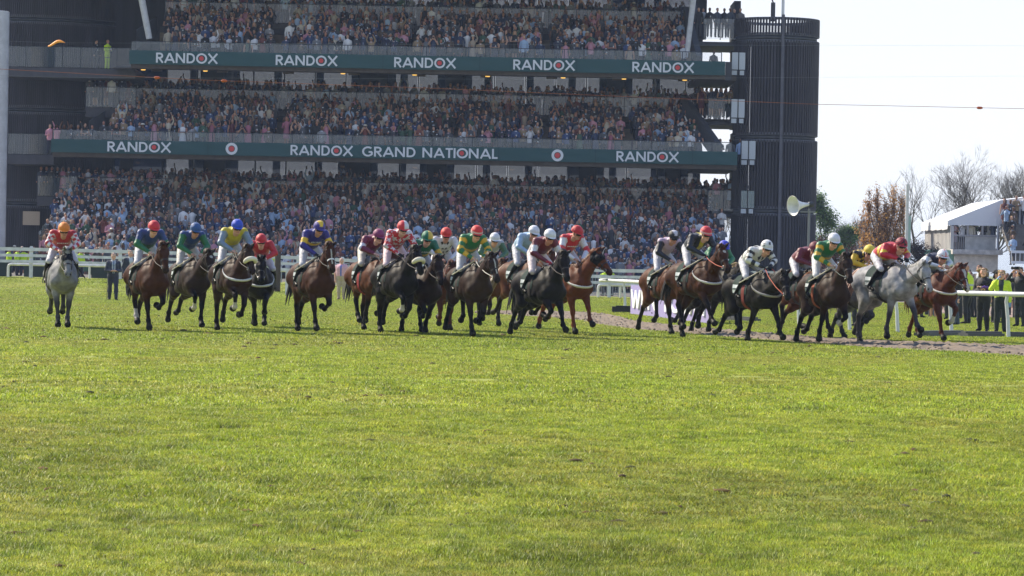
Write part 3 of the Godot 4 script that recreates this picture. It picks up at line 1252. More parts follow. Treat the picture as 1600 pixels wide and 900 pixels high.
# colours of silks by body region; k: [kind, colour, second colour, ...]
func silk(kind: Array, t: float, x: float, ang: float, p: Vector3, len: float) -> Color:
	var a := lin(kind[1])
	if kind.size() < 3:
		return a
	var b := lin(kind[2])
	match kind[0]:
		"hoops":
			return b if fposmod(t * kind[3] + kind[4], 1.0) > 0.5 else a
		"band":
			return b if t > kind[3] and t < kind[4] else a
		"check":
			return b if (int(floor(t * kind[3])) + int(floor((ang / TAU + 2.0) * kind[4]))) % 2 == 0 else a
		"spots":
			# stars or diamonds on a staggered lattice over length and girth
			var u: float = t * len / kind[3]
			var w: float = (ang / TAU + 2.0) * kind[4]
			var row := floori(u)
			var fx := fposmod(w + 0.5 * (row % 2), 1.0) - 0.5
			var fy := fposmod(u, 1.0) - 0.5
			if kind[5] == "star":
				var q := atan2(fy, fx)
				return b if Vector2(fx, fy).length() < 0.30 + 0.14 * cos(5.0 * q) else a
			return b if absf(fx) + absf(fy) < 0.36 else a
		"halves":
			return b if x > 0.0 else a
		"middle":
			return b if absf(x) < kind[3] else a
		"yoke":
			return b if t > kind[3] else a
	return a


func jockey_joints(c: float, lean: float, look: float, hands_up: float) -> Dictionary:
	# c: how low he crouches; lean: sideways; look: turn of the head
	var hip_y := 1.86 - 0.13 * c
	var j := {}
	j.pelvis = Vector3(0, hip_y + 0.04, -0.27 - 0.03 * c)
	j.chest = Vector3(lean * 0.5, lerpf(2.05, 1.86, c), 0.08 + 0.04 * c)
	j.neck = Vector3(lean * 0.8, lerpf(2.135, 1.91, c), 0.27 + 0.06 * c)
	j.head = Vector3(lean, lerpf(2.185, 1.925, c), 0.405 + 0.07 * c)
	j.face = Vector3(sin(look), -0.40 + 0.1 * c, cos(look))
	for s in ["l", "r"]:
		var m := 1.0 if s == "l" else -1.0
		j["shoulder_" + s] = j.chest + Vector3(0.20 * m, 0.055, 0.10)
		j["wrist_" + s] = Vector3(0.105 * m, 1.735 + hands_up, 0.475)
		j["hand_" + s] = Vector3(0.075 * m, 1.71 + hands_up, 0.555)
		var el: Vector3 = (j["shoulder_" + s] + j["wrist_" + s]) * 0.5
		j["elbow_" + s] = el + Vector3(0.16 * m, -0.035, -0.06 - 0.03 * c)
		j["hip_" + s] = Vector3(0.105 * m, hip_y, -0.24 - 0.03 * c)
		j["knee_" + s] = Vector3(0.27 * m, 1.51, 0.14)
		j["ankle_" + s] = Vector3(0.315 * m, 1.165, -0.17)
		j["toe_" + s] = Vector3(0.325 * m, 1.09, -0.02)
	j.palm = Vector3(0, 1, 0.2)
	return j


func build_jockey(q: Dictionary, frame: Transform3D, h: Dictionary) -> Node3D:
	var hu: float = h.get("hands_up", 0.0)
	var j := jockey_joints(q.get("crouch", 0.0), q.get("lean", 0.0), deg_to_rad(q.get("look", 0.0)), hu)
	var bones := body_bones(j, 0.93, 1.20)
	var d := blob(bones, 0.0175)
	var cols := PackedColorArray()
	cols.resize(d.v.size())
	var white := lin(q.get("breeches", [204, 204, 212]))
	var boot := lin([20, 19, 20])
	var spine: Vector3 = j.neck - j.pelvis
	for k in d.v.size():
		var p: Vector3 = d.v[k]
		var bn: Array = bones[d.own[k]]
		var id: int = bn[6]
		var t := along(bn, p)
		var c := white
		if id == 0:
			var ts: float = clampf((p - j.pelvis).dot(spine) / spine.length_squared(), 0.0, 1.0)
			var e: Vector3 = p - j.pelvis - spine * ts
			c = silk(q.body, ts, p.x - spine.x * ts, atan2(e.x, e.z), p, spine.length())
		elif id == 1 or id == 2:
			var ax: Vector3 = (bn[1] - bn[0]).normalized()
			var e: Vector3 = p - bn[0] - ax * (p - bn[0]).dot(ax)
			var tt := (t * 0.5 if id == 1 else 0.5 + t * 0.5)
			c = silk(q.sleeves, tt, 0.0, atan2(e.x, e.z), p, 0.55)
		elif id == 4 or id == 14:
			c = boot
			if q.has("boot_top") and t < 0.45 and bn[2] < 0.065:
				c = lin(q.boot_top)
		elif id == 5 or id == 15:
			c = boot
		c.a = 1.0
		cols[k] = c
	var root := thing("jockey", q.label, "jockey", Vector3.ZERO, 0.0, "jockeys riding in the race")
	root.transform = frame
	var tone: Array = SKINS[int(h.px) % 4]
	flesh(root, j, bones, tone, {"helmet": true, "gloves": q.gloves} if q.has("gloves") else {"helmet": true})
	put("silks", garment(d, [0, 1, 2], cols), mat(Color.WHITE, q.get("gloss", 0.5), "cloth"), root)
	put("breeches", garment(d, [3], cols), mat(Color.WHITE, 0.6, "cloth"), root)
	put("boot", garment(d, [4, 5], cols), mat(Color.WHITE, 0.4, "coat"), root)
	put("boot", garment(d, [14, 15], cols), mat(Color.WHITE, 0.4, "coat"), root)
	# skull cap with its silk cover, peak, goggles and strap
	var hb := facing(j.face)
	var hat := MB.new()
	var cap: Array = q.cap
	var prof := []
	for k in 12:
		var a := lerpf(0.0, 1.72, k / 11.0)
		prof.append([maxf(sin(a), 0.01), cos(a)])
	hat.lathe(prof, 28, Transform3D(Basis.from_scale(Vector3(0.124, 0.134, 0.142)), Vector3(0, 0.042, -0.012)))
	for k in hat.v.size():
		var p := hat.v[k] - Vector3(0, 0.042, -0.012)
		var c := lin(cap[1])
		if cap.size() > 2:
			var b := lin(cap[2])
			match cap[0]:
				"halves":
					if p.x > 0.0:
						c = b
				"quarters":
					if (p.x > 0.0) != (p.z > 0.0):
						c = b
				"peak":
					if absf(p.x) < 0.02 + 0.045 * clampf((p.y - 0.03) * 10.0, 0, 1) and p.z > -0.02 and p.y > 0.055:
						c = b
				"stripes":
					if fposmod(atan2(p.x, p.y + 0.15) * 7.5 + 0.5, 1.0) > 0.5:
						c = b
				"band":
					if p.y < 0.022:
						c = b
				"star":
					for s in [Vector3(0, 0.09, 0.09), Vector3(0.095, 0.045, 0.045), Vector3(-0.095, 0.045, 0.045), Vector3(0, 0.08, -0.08)]:
						if s.distance_to(p) < 0.028 + 0.012 * sin(9.0 * atan2(p.x - s.x, p.y - s.y)):
							c = b
				"big_star":
					var an := atan2(p.x, p.z * 0.6 + p.y - 0.06)
					if Vector2(p.x, p.z * 0.6 + p.y - 0.07).length() < 0.055 + 0.032 * cos(5.0 * an) and p.z > 0.0:
						c = b
		c.a = 1.0
		hat.c[k] = c
	var hn := put("helmet", hat.done(), mat(Color.WHITE, q.get("cap_gloss", 0.6), "cloth"), root, j.head, hb)
	var peak := MB.new()
	var pc: Array = q.get("peak", cap[1])
	peak.paint(rgb(pc[0], pc[1], pc[2]))
	var r1 := PackedVector3Array()
	var r2 := PackedVector3Array()
	for k in 13:
		var a := lerpf(-0.95, 0.95, k / 12.0)
		r1.append(Vector3(sin(a) * 0.121, 0.044, cos(a) * 0.128))
		r2.append(Vector3(sin(a) * 0.122, 0.028, cos(a) * 0.132 + 0.042 * cos(a * 1.5)))
	peak.grid([r1, r2], false, [Vector3.UP, Vector3.UP])
	put("peak", peak.done(), mat(Color.WHITE, 0.5, "cloth"), hn)
	var gog := MB.new()
	var g1 := PackedVector3Array()
	var g2 := PackedVector3Array()
	for k in 13:
		var a := lerpf(-1.0, 1.0, k / 12.0)
		var dip := 0.012 if absf(a) < 0.15 else 0.0
		g1.append(Vector3(sin(a) * 0.096, 0.044, cos(a) * 0.122))
		g2.append(Vector3(sin(a) * 0.093, -0.024 + dip, cos(a) * 0.118))
	gog.grid([g1, g2], false, [Vector3.BACK, Vector3.BACK])
	put("goggles", gog.done(), mat(rgb(12, 11, 12), 0.5, "lens"), root, j.head, hb)
	var strap := MB.new()
	strap.tube([Vector3(0.086, 0.0, 0.01), Vector3(0.062, -0.075, 0.03), Vector3(0.0, -0.128, 0.062), Vector3(-0.062, -0.075, 0.03), Vector3(-0.086, 0.0, 0.01)], [0.007], 5)
	put("chin_strap", strap.done(), mat(rgb(20, 18, 18), 0.6, "leather"), hn)
	for m in [-1.0, 1.0]:
		var st := MB.new()
		var f := Vector3(0.325 * m, 1.075, -0.09)
		st.tube([f + Vector3(0.055 * m, -0.022, 0), f + Vector3(0.05 * m, 0.05, 0), f + Vector3(0, 0.11, 0), f + Vector3(-0.05 * m, 0.05, 0), f + Vector3(-0.055 * m, -0.022, 0), f + Vector3(0.055 * m, -0.022, 0)], [0.008], 5)
		st.tube([f + Vector3(0, 0.11, 0), Vector3(0.27 * m, 1.42, 0.09)], [0.011], 5)
		put("stirrup", st.done(), mat(rgb(60, 60, 62), 0.35, "metal"), root)
	if q.has("word"):
		var tm := TextMesh.new()
		tm.text = q.word
		var sf := SystemFont.new()
		sf.font_names = ["Droid Sans"]
		sf.font_weight = 700
		tm.font = sf
		tm.font_size = 24
		tm.pixel_size = 0.0026
		tm.depth = 0.004
		var mid: Vector3 = j.pelvis.lerp(j.neck, 0.72)
		var nrm := spine.normalized().cross(Vector3.RIGHT).normalized() * -1.0
		var up := spine.normalized()
		var spot := on_skin(bones.filter(func(x): return x[6] == 0), mid, nrm, 0.006, 0.3)
		put("lettering", tm, mat(rgb(235, 235, 235), 0.7), root, spot, Basis(up.cross(nrm), up, nrm))
	# the whip in the right hand is a thing of its own
	if q.get("whip", "") != "":
		var w := MB.new()
		var o: Vector3 = j.hand_r + Vector3(-0.01, -0.02, 0)
		var tip := o + (Vector3(-0.34, -0.30, -0.42) if q.whip != "down" else Vector3(-0.12, -0.45, 0.12))
		if q.whip == "left":
			o = j.hand_l + Vector3(0.01, -0.02, 0)
			tip = o + Vector3(0.36, -0.52, -0.08)
		w.tube([o - (tip - o).normalized() * 0.08, o, o.lerp(tip, 0.6), tip], [0.013, 0.012, 0.011, 0.013], 7)
		var light: bool = q.get("whip_light", true)
		var wn := put("whip", w.done(), mat(rgb(196, 188, 170) if light else rgb(22, 20, 20), 0.6))
		wn.transform = frame
		tag(wn, ("pale" if light else "black") + " riding whip held by the jockey in " + q.short, "whip", "riding whips held by jockeys")
	return root


# a standing or walking person built like the jockeys
func stander(called: String, label: String, category: String, px: float, head_y: float, feet_y: float, s: float, turn: float, o: Dictionary) -> Node3D:
	var p := at(px, feet_y, s)
	var ground: float = terrain(p.x, p.z) + o.get("raised", 0.0)
	var tall: float = o.get("tall", 1.76)
	var root := thing(called, label, category, Vector3(p.x, ground, p.z), deg_to_rad(turn), o.get("group", ""))
	var k := tall / 1.78
	var j := {}
	var lean: float = o.get("stoop", 0.02)
	j.pelvis = Vector3(0, 0.95, 0) * k
	j.chest = Vector3(0, 1.31, lean) * k
	j.neck = Vector3(0, 1.49, lean * 1.4) * k
	j.head = Vector3(0, 1.645, 0.03 + lean * 1.7) * k
	var look := deg_to_rad(o.get("look", 0.0))
	j.face = Vector3(sin(look), o.get("nod", -0.03), cos(look))
	var step: float = o.get("step", 0.0)
	for side in ["l", "r"]:
		var m := 1.0 if side == "l" else -1.0
		j["shoulder_" + side] = Vector3(0.185 * m, 1.40, lean * 1.2) * k
		j["hip_" + side] = Vector3(0.095 * m, 0.91, 0) * k
		j["knee_" + side] = Vector3(0.105 * m, 0.50, 0.03 + step * m * 0.22 + absf(step) * 0.05) * k
		j["ankle_" + side] = Vector3(0.11 * m, 0.085, -0.02 + step * m * 0.34) * k
		j["toe_" + side] = Vector3(0.145 * m, 0.035, 0.13 + step * m * 0.34) * k
		var arm: String = o.get("arm_" + side, "down")
		var el := Vector3(0.26 * m, 1.12, -0.02)
		var wr := Vector3(0.255 * m, 0.87, 0.08)
		var hd := Vector3(0.25 * m, 0.78, 0.10)
		match arm:
			"front":
				el = Vector3(0.27 * m, 1.12, 0.03)
				wr = Vector3(0.10 * m, 1.10, 0.24)
				hd = Vector3(0.03 * m, 1.12, 0.26)
			"cross":
				el = Vector3(0.26 * m, 1.12, 0.05)
				wr = Vector3(0.02 * m, 1.20 + 0.03 * m, 0.20)
				hd = Vector3(-0.07 * m, 1.22 + 0.03 * m, 0.19)
			"face":
				el = Vector3(0.29 * m, 1.24, 0.20)
				wr = Vector3(0.12 * m, 1.50, 0.26)
				hd = Vector3(0.07 * m, 1.58, 0.24)
			"camera":
				el = Vector3(0.34 * m, 1.36, 0.22)
				wr = Vector3(0.12 * m, 1.60, 0.30)
				hd = Vector3(0.06 * m, 1.68, 0.30)
			"up":
				el = Vector3(0.30 * m, 1.55, 0.12)
				wr = Vector3(0.24 * m, 1.80, 0.2)
				hd = Vector3(0.22 * m, 1.88, 0.22)
			"back":
				el = Vector3(0.27 * m, 1.12, -0.12)
				wr = Vector3(0.12 * m, 0.95, -0.18)
				hd = Vector3(0.05 * m, 0.92, -0.2)
			"pocket":
				el = Vector3(0.29 * m, 1.14, -0.06)
				wr = Vector3(0.21 * m, 0.93, 0.06)
				hd = Vector3(0.17 * m, 0.88, 0.08)
		j["elbow_" + side] = el * k
		j["wrist_" + side] = wr * k
		j["hand_" + side] = hd * k
	var bones := body_bones(j, o.get("girth", 1.0) * k, o.get("loose", 1.12))
	for b in bones:
		if b[6] in [4, 14] and not o.get("tight", false):
			b[2] *= 1.12
			b[3] *= 1.3
	var d := blob(bones, 0.0205)
	var cols := PackedColorArray()
	cols.resize(d.v.size())
	var top := lin(o.top)
	var legs := lin(o.legs)
	var vest := lin(o.vest) if o.has("vest") else top
	for q in d.v.size():
		var p2: Vector3 = d.v[q]
		var bn: Array = bones[d.own[q]]
		var id: int = bn[6]
		var c := legs
		if id == 0:
			c = vest
			var f: float = d.n[q].z
			var y := p2.y / k
			if o.has("shirt") and f > 0.2 and y > 1.02 and absf(p2.x) < 0.05 * k * (1.0 + (y - 1.1) * 1.4):
				c = lin(o.shirt)
			if o.has("tie") and f > 0.2 and y > 1.0 and y < 1.47 and absf(p2.x) < 0.028:
				c = lin(o.tie)
			if o.has("stripe") and (absf(y - 1.17) < 0.028):
				c = lin(o.stripe)
		elif id == 1 or id == 2:
			c = lin(o.sleeve) if o.has("sleeve") else top
			if o.get("short_sleeves", false) and id == 2:
				c = lin(SKINS[0])
		elif id == 5 or id == 15:
			c = lin(o.get("shoes", [28, 24, 22]))
		c.a = 1.0
		cols[q] = c
	flesh(root, j, bones, SKINS[o.get("tone", 0)], o)
	put(o.get("top_name", "jacket"), garment(d, [0, 1, 2], cols), mat(Color.WHITE, 0.75, "cloth"), root)
	put("trousers", garment(d, [3, 4, 14], cols), mat(Color.WHITE, 0.8, "cloth"), root)
	put("shoe", garment(d, [5], cols), mat(Color.WHITE, 0.5, "coat"), root)
	put("shoe", garment(d, [15], cols), mat(Color.WHITE, 0.5, "coat"), root)
	if o.has("hat"):
		var hm := MB.new().paint(rgb(o.hat[0], o.hat[1], o.hat[2]))
		var hb := facing(j.face)
		if o.get("furry", false):
			var r := RandomNumberGenerator.new()
			r.seed = 4
			for q in 60:
				var dir := Vector3(r.randf_range(-1, 1), r.randf_range(0.0, 1), r.randf_range(-1, 1)).normalized()
				var c := Vector3(0, 0.06, -0.01) + dir * Vector3(0.10, 0.09, 0.11)
				hm.tube([c, c + dir * 0.03, c + dir * 0.05 + Vector3(0, -0.01, 0)], [0.03, 0.028, 0.008], 5, false)
		else:
			hm.ball(Vector3(0, 0.05, -0.012), Vector3(0.096, 0.10, 0.112), 14, 6, Basis.IDENTITY, 0.0, 0.52)
			hm.bar(Vector3(0, 0.045, 0.08), Vector3(0, 0.03, 0.17), 0.14, 0.01)
		put("hat", hm.done(), mat(Color.WHITE, 0.8, "cloth"), root, j.head, hb)
	return root


# ---------------------------------------------------------------- spectators
# body shapes for the crowd: each vertex keeps which cloth it belongs to (0 skin, 1 hair, 2 top, 3 shirt, 4 legs, 5 shoes, 6 tie, 7 hat, 8 held thing)
func crowd_shape(arms: int, dress: bool, hat: int, hair: int) -> Dictionary:
	var key := "crowd %d %s %d %d" % [arms, dress, hat, hair]
	if shared.has(key):
		return shared[key]
	var b := MB.new()
	var ids := PackedByteArray()
	var mark := func(id: int) -> void:
		var was := ids.size()
		ids.resize(b.v.size())
		for k in range(was, ids.size()):
			ids[k] = id
	var ring := func(y: float, rx: float, rz: float, z: float, n: int) -> PackedVector3Array:
		var r := PackedVector3Array()
		for k in n:
			var a := TAU * k / n
			r.append(Vector3(sin(a) * rx, y, z + cos(a) * rz))
		return r
	var rings := []
	if dress:
		for q in [[0.50, 0.21, 0.19, 0.0], [0.92, 0.185, 0.15, 0.0], [1.10, 0.135, 0.105, 0.0], [1.28, 0.165, 0.12, 0.0], [1.41, 0.185, 0.10, -0.01], [1.47, 0.09, 0.07, -0.01], [1.50, 0.055, 0.05, 0.0]]:
			rings.append(ring.call(q[0], q[1], q[2], q[3], 9))
	else:
		for q in [[0.82, 0.185, 0.135, 0.0], [1.02, 0.175, 0.13, 0.0], [1.16, 0.175, 0.125, 0.0], [1.32, 0.205, 0.135, 0.0], [1.42, 0.205, 0.11, -0.01], [1.475, 0.10, 0.075, -0.01], [1.51, 0.062, 0.058, 0.0]]:
			rings.append(ring.call(q[0], q[1], q[2], q[3], 9))
	b.grid(rings, true)
	mark.call(2)
	if not dress:
		# shirt front and tie
		b.face([Vector3(-0.052, 1.475, 0.084), Vector3(0.052, 1.475, 0.084), Vector3(0.012, 1.10, 0.141), Vector3(-0.012, 1.10, 0.141)], Vector3.BACK)
		mark.call(3)
		b.face([Vector3(-0.016, 1.465, 0.092), Vector3(0.016, 1.465, 0.092), Vector3(0.010, 1.14, 0.150), Vector3(-0.010, 1.14, 0.150)], Vector3.BACK)
		mark.call(6)
	for m in [-1.0, 1.0]:
		var hip := Vector3(0.09 * m, 0.90, 0)
		if dress:
			b.tube([Vector3(0.07 * m, 0.6, 0), Vector3(0.08 * m, 0.30, 0.01), Vector3(0.08 * m, 0.08, 0)], [0.07, 0.052, 0.035], 5, false)
			mark.call(0)
		else:
			b.tube([hip, Vector3(0.10 * m, 0.48, 0.01), Vector3(0.105 * m, 0.07, -0.01)], [0.105, 0.075, 0.065], 5, false)
			mark.call(4)
		b.tube([Vector3(0.10 * m, 0.05, -0.05), Vector3(0.12 * m, 0.035, 0.15)], [0.045, 0.035], 5)
		mark.call(5)
		var sh := Vector3(0.19 * m, 1.40, 0)
		var el := Vector3(0.25 * m, 1.12, -0.01)
		var wr := Vector3(0.24 * m, 0.88, 0.08)
		var kind := arms
		if arms == 3:
			kind = 2 if m > 0 else 0
		if arms == 5:
			kind = 4 if m > 0 else 1
		if kind == 1:
			el = Vector3(0.25 * m, 1.12, 0.03)
			wr = Vector3(0.06 * m, 1.14, 0.23)
		elif kind == 2:
			el = Vector3(0.28 * m, 1.22, 0.16)
			wr = Vector3(0.085 * m, 1.53, 0.17)
		elif kind == 4:
			el = Vector3(0.27 * m, 1.60, 0.08)
			wr = Vector3(0.17 * m, 1.86, 0.14)
		var bare := dress and hair != 2
		b.tube([sh, el, wr], [0.062, 0.05, 0.036], 5, false)
		mark.call(0 if bare else 2)
		b.ball(wr + (wr - el).normalized() * 0.05, Vector3(0.038, 0.05, 0.045), 5, 3)
		mark.call(0)
		if arms == 1 and m > 0:
			b.box(wr + Vector3(-0.02, 0.06, 0.04), Vector3(0.06, 0.11, 0.02))
			mark.call(8)
		if arms == 2 and m > 0:
			b.box(Vector3(0, 1.63, 0.16), Vector3(0.13, 0.06, 0.08))
			mark.call(9)
		if kind == 4:
			b.box(wr + Vector3(0, 0.10, 0.02), Vector3(0.075, 0.14, 0.012))
			mark.call(9)
	b.tube([Vector3(0, 1.45, -0.01), Vector3(0, 1.56, 0.01)], [0.056, 0.052], 6, false)
	mark.call(0)
	b.ball(Vector3(0, 1.635, 0.025), Vector3(0.075, 0.115, 0.095), 8, 6)
	b.tri(Vector3(-0.014, 1.61, 0.115), Vector3(0.014, 1.61, 0.115), Vector3(0, 1.645, 0.12), Vector3.BACK, Vector3.BACK, Vector3.BACK)
	mark.call(0)
	if hair == 0:
		b.ball(Vector3(0, 1.662, 0.0), Vector3(0.084, 0.098, 0.105), 8, 4, Basis(Vector3.RIGHT, -0.42), 0.0, 0.52)
		mark.call(1)
	elif hair >= 1:
		b.ball(Vector3(0, 1.655, -0.005), Vector3(0.092, 0.105, 0.108), 8, 4, Basis(Vector3.RIGHT, -0.5), 0.0, 0.56)
		b.tube([Vector3(-0.06, 1.66, -0.05), Vector3(-0.085, 1.53, -0.04), Vector3(-0.085, 1.40, -0.03)], [0.05, 0.045, 0.02], 5, false)
		b.tube([Vector3(0.06, 1.66, -0.05), Vector3(0.085, 1.53, -0.04), Vector3(0.085, 1.40, -0.03)], [0.05, 0.045, 0.02], 5, false)
		b.tube([Vector3(0, 1.66, -0.08), Vector3(0, 1.52, -0.09), Vector3(0, 1.40, -0.08)], [0.07, 0.065, 0.03], 5, false)
		mark.call(1)
	if hat == 1:
		b.lathe([[0.001, 1.79], [0.085, 1.785], [0.10, 1.715], [0.17, 1.70], [0.165, 1.695]], 9)
		mark.call(7)
	elif hat == 2:
		b.ball(Vector3(0, 1.69, 0.0), Vector3(0.092, 0.07, 0.105), 8, 3, Basis.IDENTITY, 0.0, 0.5)
		b.face([Vector3(-0.07, 1.69, 0.08), Vector3(0.07, 1.69, 0.08), Vector3(0.05, 1.68, 0.17), Vector3(-0.05, 1.68, 0.17)], Vector3.UP)
		mark.call(7)
	shared[key] = {"v": b.v, "n": b.n, "i": b.i, "id": ids}
	return shared[key]


const SUITS := [["navy", [40, 46, 68]], ["dark blue", [46, 56, 88]], ["charcoal", [54, 54, 60]], ["black", [30, 30, 34]], ["dark grey", [72, 74, 80]], ["grey", [116, 118, 124]], ["blue", [58, 76, 120]], ["brown tweed", [92, 76, 62]], ["tan", [148, 126, 100]], ["light grey", [138, 138, 142]]]
const TOPS := [["white", [222, 222, 226]], ["pale blue", [158, 182, 212]], ["pink", [196, 138, 154]], ["rose", [170, 104, 122]], ["rust", [120, 66, 58]], ["green", [58, 88, 68]], ["cream", [196, 186, 168]], ["black", [30, 29, 33]], ["maroon", [86, 36, 46]], ["black", [34, 33, 36]], ["beige", [158, 142, 124]], ["grey", [116, 116, 122]], ["navy", [34, 40, 60]]]
const HAIRS := [[38, 29, 25], [58, 42, 32], [86, 62, 44], [128, 98, 64], [120, 116, 112], [26, 22, 22], [150, 120, 84], [176, 172, 168]]


func looks(r: RandomNumberGenerator) -> Dictionary:
	var woman := r.randf() < 0.33
	var o := {"woman": woman, "tone": SKINS[r.randi() % SKINS.size()] if r.randf() < 0.93 else SKINS[4], "hair": HAIRS[r.randi() % HAIRS.size()]}
	o.arms = [0, 0, 0, 0, 1, 1, 1, 1, 2, 3, 1, 2, 5][r.randi() % 13]
	if r.randf() < 0.03:
		o.arms = 4
	o.hat = 0
	if woman:
		var t = TOPS[r.randi() % TOPS.size()] if r.randf() < 0.55 else SUITS[r.randi() % 5]
		o.top = t[1]
		o.name = "woman in " + t[0] + (" dress" if r.randf() < 0.65 else " top")
		o.style = 1 if r.randf() < 0.75 else 2
		o.hat = 1 if r.randf() < 0.10 else 0
		o.dress = true
		o.legs = o.top
		o.shirt = o.top
		o.tie = o.top
	else:
		o.dress = false
		o.style = 0
		if r.randf() < 0.76:
			var t = SUITS[[0, 0, 1, 1, 2, 2, 3, 3, 4, 4, 5, 6, 7, 8, 9][r.randi() % 15]]
			o.top = t[1]
			o.name = "man in " + t[0] + " suit"
			o.shirt = [[222, 224, 230], [222, 224, 230], [176, 196, 222], [226, 200, 206]][r.randi() % 4]
			var open := r.randf() < 0.35
			o.tie = o.shirt if open else [[40, 46, 92], [120, 34, 50], [90, 90, 120], [168, 80, 110], [34, 80, 66]][r.randi() % 5]
			o.legs = [40, 42, 50]
		else:
			var t = TOPS[[0, 0, 0, 1, 1, 2, 6, 7, 4, 5][r.randi() % 10]]
			o.top = t[1]
			o.name = "man in " + t[0] + " shirt"
			o.shirt = o.top
			o.tie = o.top
			o.legs = [46, 48, 62]
		o.hat = 2 if r.randf() < 0.06 else 0
	o.hatc = [[60, 58, 54], [96, 84, 66], [220, 210, 190], [40, 44, 60]][r.randi() % 4]
	if o.hat:
		o.name += " and hat"
	return o


func crowd_add(m: MB, o: Dictionary, t: Transform3D) -> void:
	var d := crowd_shape(o.arms, o.dress, o.hat, o.style)
	var pal := [lin(o.tone) * Color(0.84, 0.82, 0.80), lin(o.hair), lin(o.top), lin(o.shirt), lin(o.legs), lin([30, 26, 25]), lin(o.tie), lin(o.hatc), lin([200, 205, 210]), lin([20, 20, 22])]
	var ids: PackedByteArray = d.id
	var cc := PackedColorArray()
	cc.resize(ids.size())
	for k in ids.size():
		cc[k] = pal[ids[k]]
	m.add(d, t, cc)


func spectator(p: Vector3, turn: float, o: Dictionary, row := "", tall := 1.0) -> void:
	crowd.append({"p": p, "turn": turn, "o": o, "row": row, "tall": tall})


var clumps := FastNoiseLite.new()


func crowd_row(y: float, z: float, x0: float, x1: float, gap: float, row := "", skip := 0.04, gaps := []) -> void:
	var x := x0 + rng.randf() * gap
	while x < x1:
		var ok := rng.randf() > skip and clumps.get_noise_2d(x * 35.0, z * 40.0 + y * 90.0) > -0.42
		for g in gaps:
			if x > g[0] and x < g[1]:
				ok = false
		if ok:
			var o := looks(rng)
			spectator(Vector3(x, y, z + rng.randf_range(-0.25, 0.25)), rng.randf_range(-0.35, 0.35) - x * 0.006, o, row, rng.randf_range(0.88, 1.09))
		x += gap * rng.randf_range(0.82, 1.2)


func person_transform(s: Dictionary) -> Transform3D:
	return Transform3D(Basis(Vector3.UP, s.turn) * Basis.from_scale(Vector3(1.0, s.tall, 1.0)), s.p)


func ordinal(n: int) -> String:
	var e := "th"
	if n % 100 < 11 or n % 100 > 13:
		e = ["th", "st", "nd", "rd", "th", "th", "th", "th", "th", "th"][n % 10]
	return "%d%s" % [n, e]


# one spectator as a thing of its own
func lone(o: Dictionary, t: Transform3D, label: String, group: String, called := "spectator", category := "spectator") -> void:
	var m := MB.new()
	crowd_add(m, o, Transform3D(Basis.from_scale(t.basis.get_scale()), Vector3.ZERO))
	var n := put(called, m.done(), mat(Color.WHITE, 0.8, "crowd"))
	n.transform = t.orthonormalized()
	tag(n, label, category, group)


func build_crowd() -> void:
	# those in named rows stand alone; the rest of the thousands are one mass
	var rows := {}
	var mass := MB.new()
	for s in crowd:
		if s.row:
			if not rows.has(s.row):
				rows[s.row] = []
			rows[s.row].append(s)
		else:
			crowd_add(mass, s.o, person_transform(s))
	for row in rows:
		var list: Array = rows[row]
		list.sort_custom(func(a, b): return a.p.x < b.p.x)
		for k in list.size():
			lone(list[k].o, person_transform(list[k]), "%s, %s from left in the %s" % [list[k].o.name, ordinal(k + 1), row], "spectators standing on the grandstand's terraces")
	var n := put("spectator_crowd", mass.done(), mat(Color.WHITE, 0.8, "crowd"))
	tag(n, "dense crowd of smartly dressed spectators filling the tiers of the grandstand", "crowd", "", "stuff")


# ---------------------------------------------------------------- lettering
func arc(o: Vector2, rx: float, ry: float, a0: float, a1: float, n: int) -> Array:
	var p := []
	for k in n + 1:
		var a := deg_to_rad(lerpf(a0, a1, float(k) / n))
		p.append(o + Vector2(cos(a) * rx, sin(a) * ry))
	return p


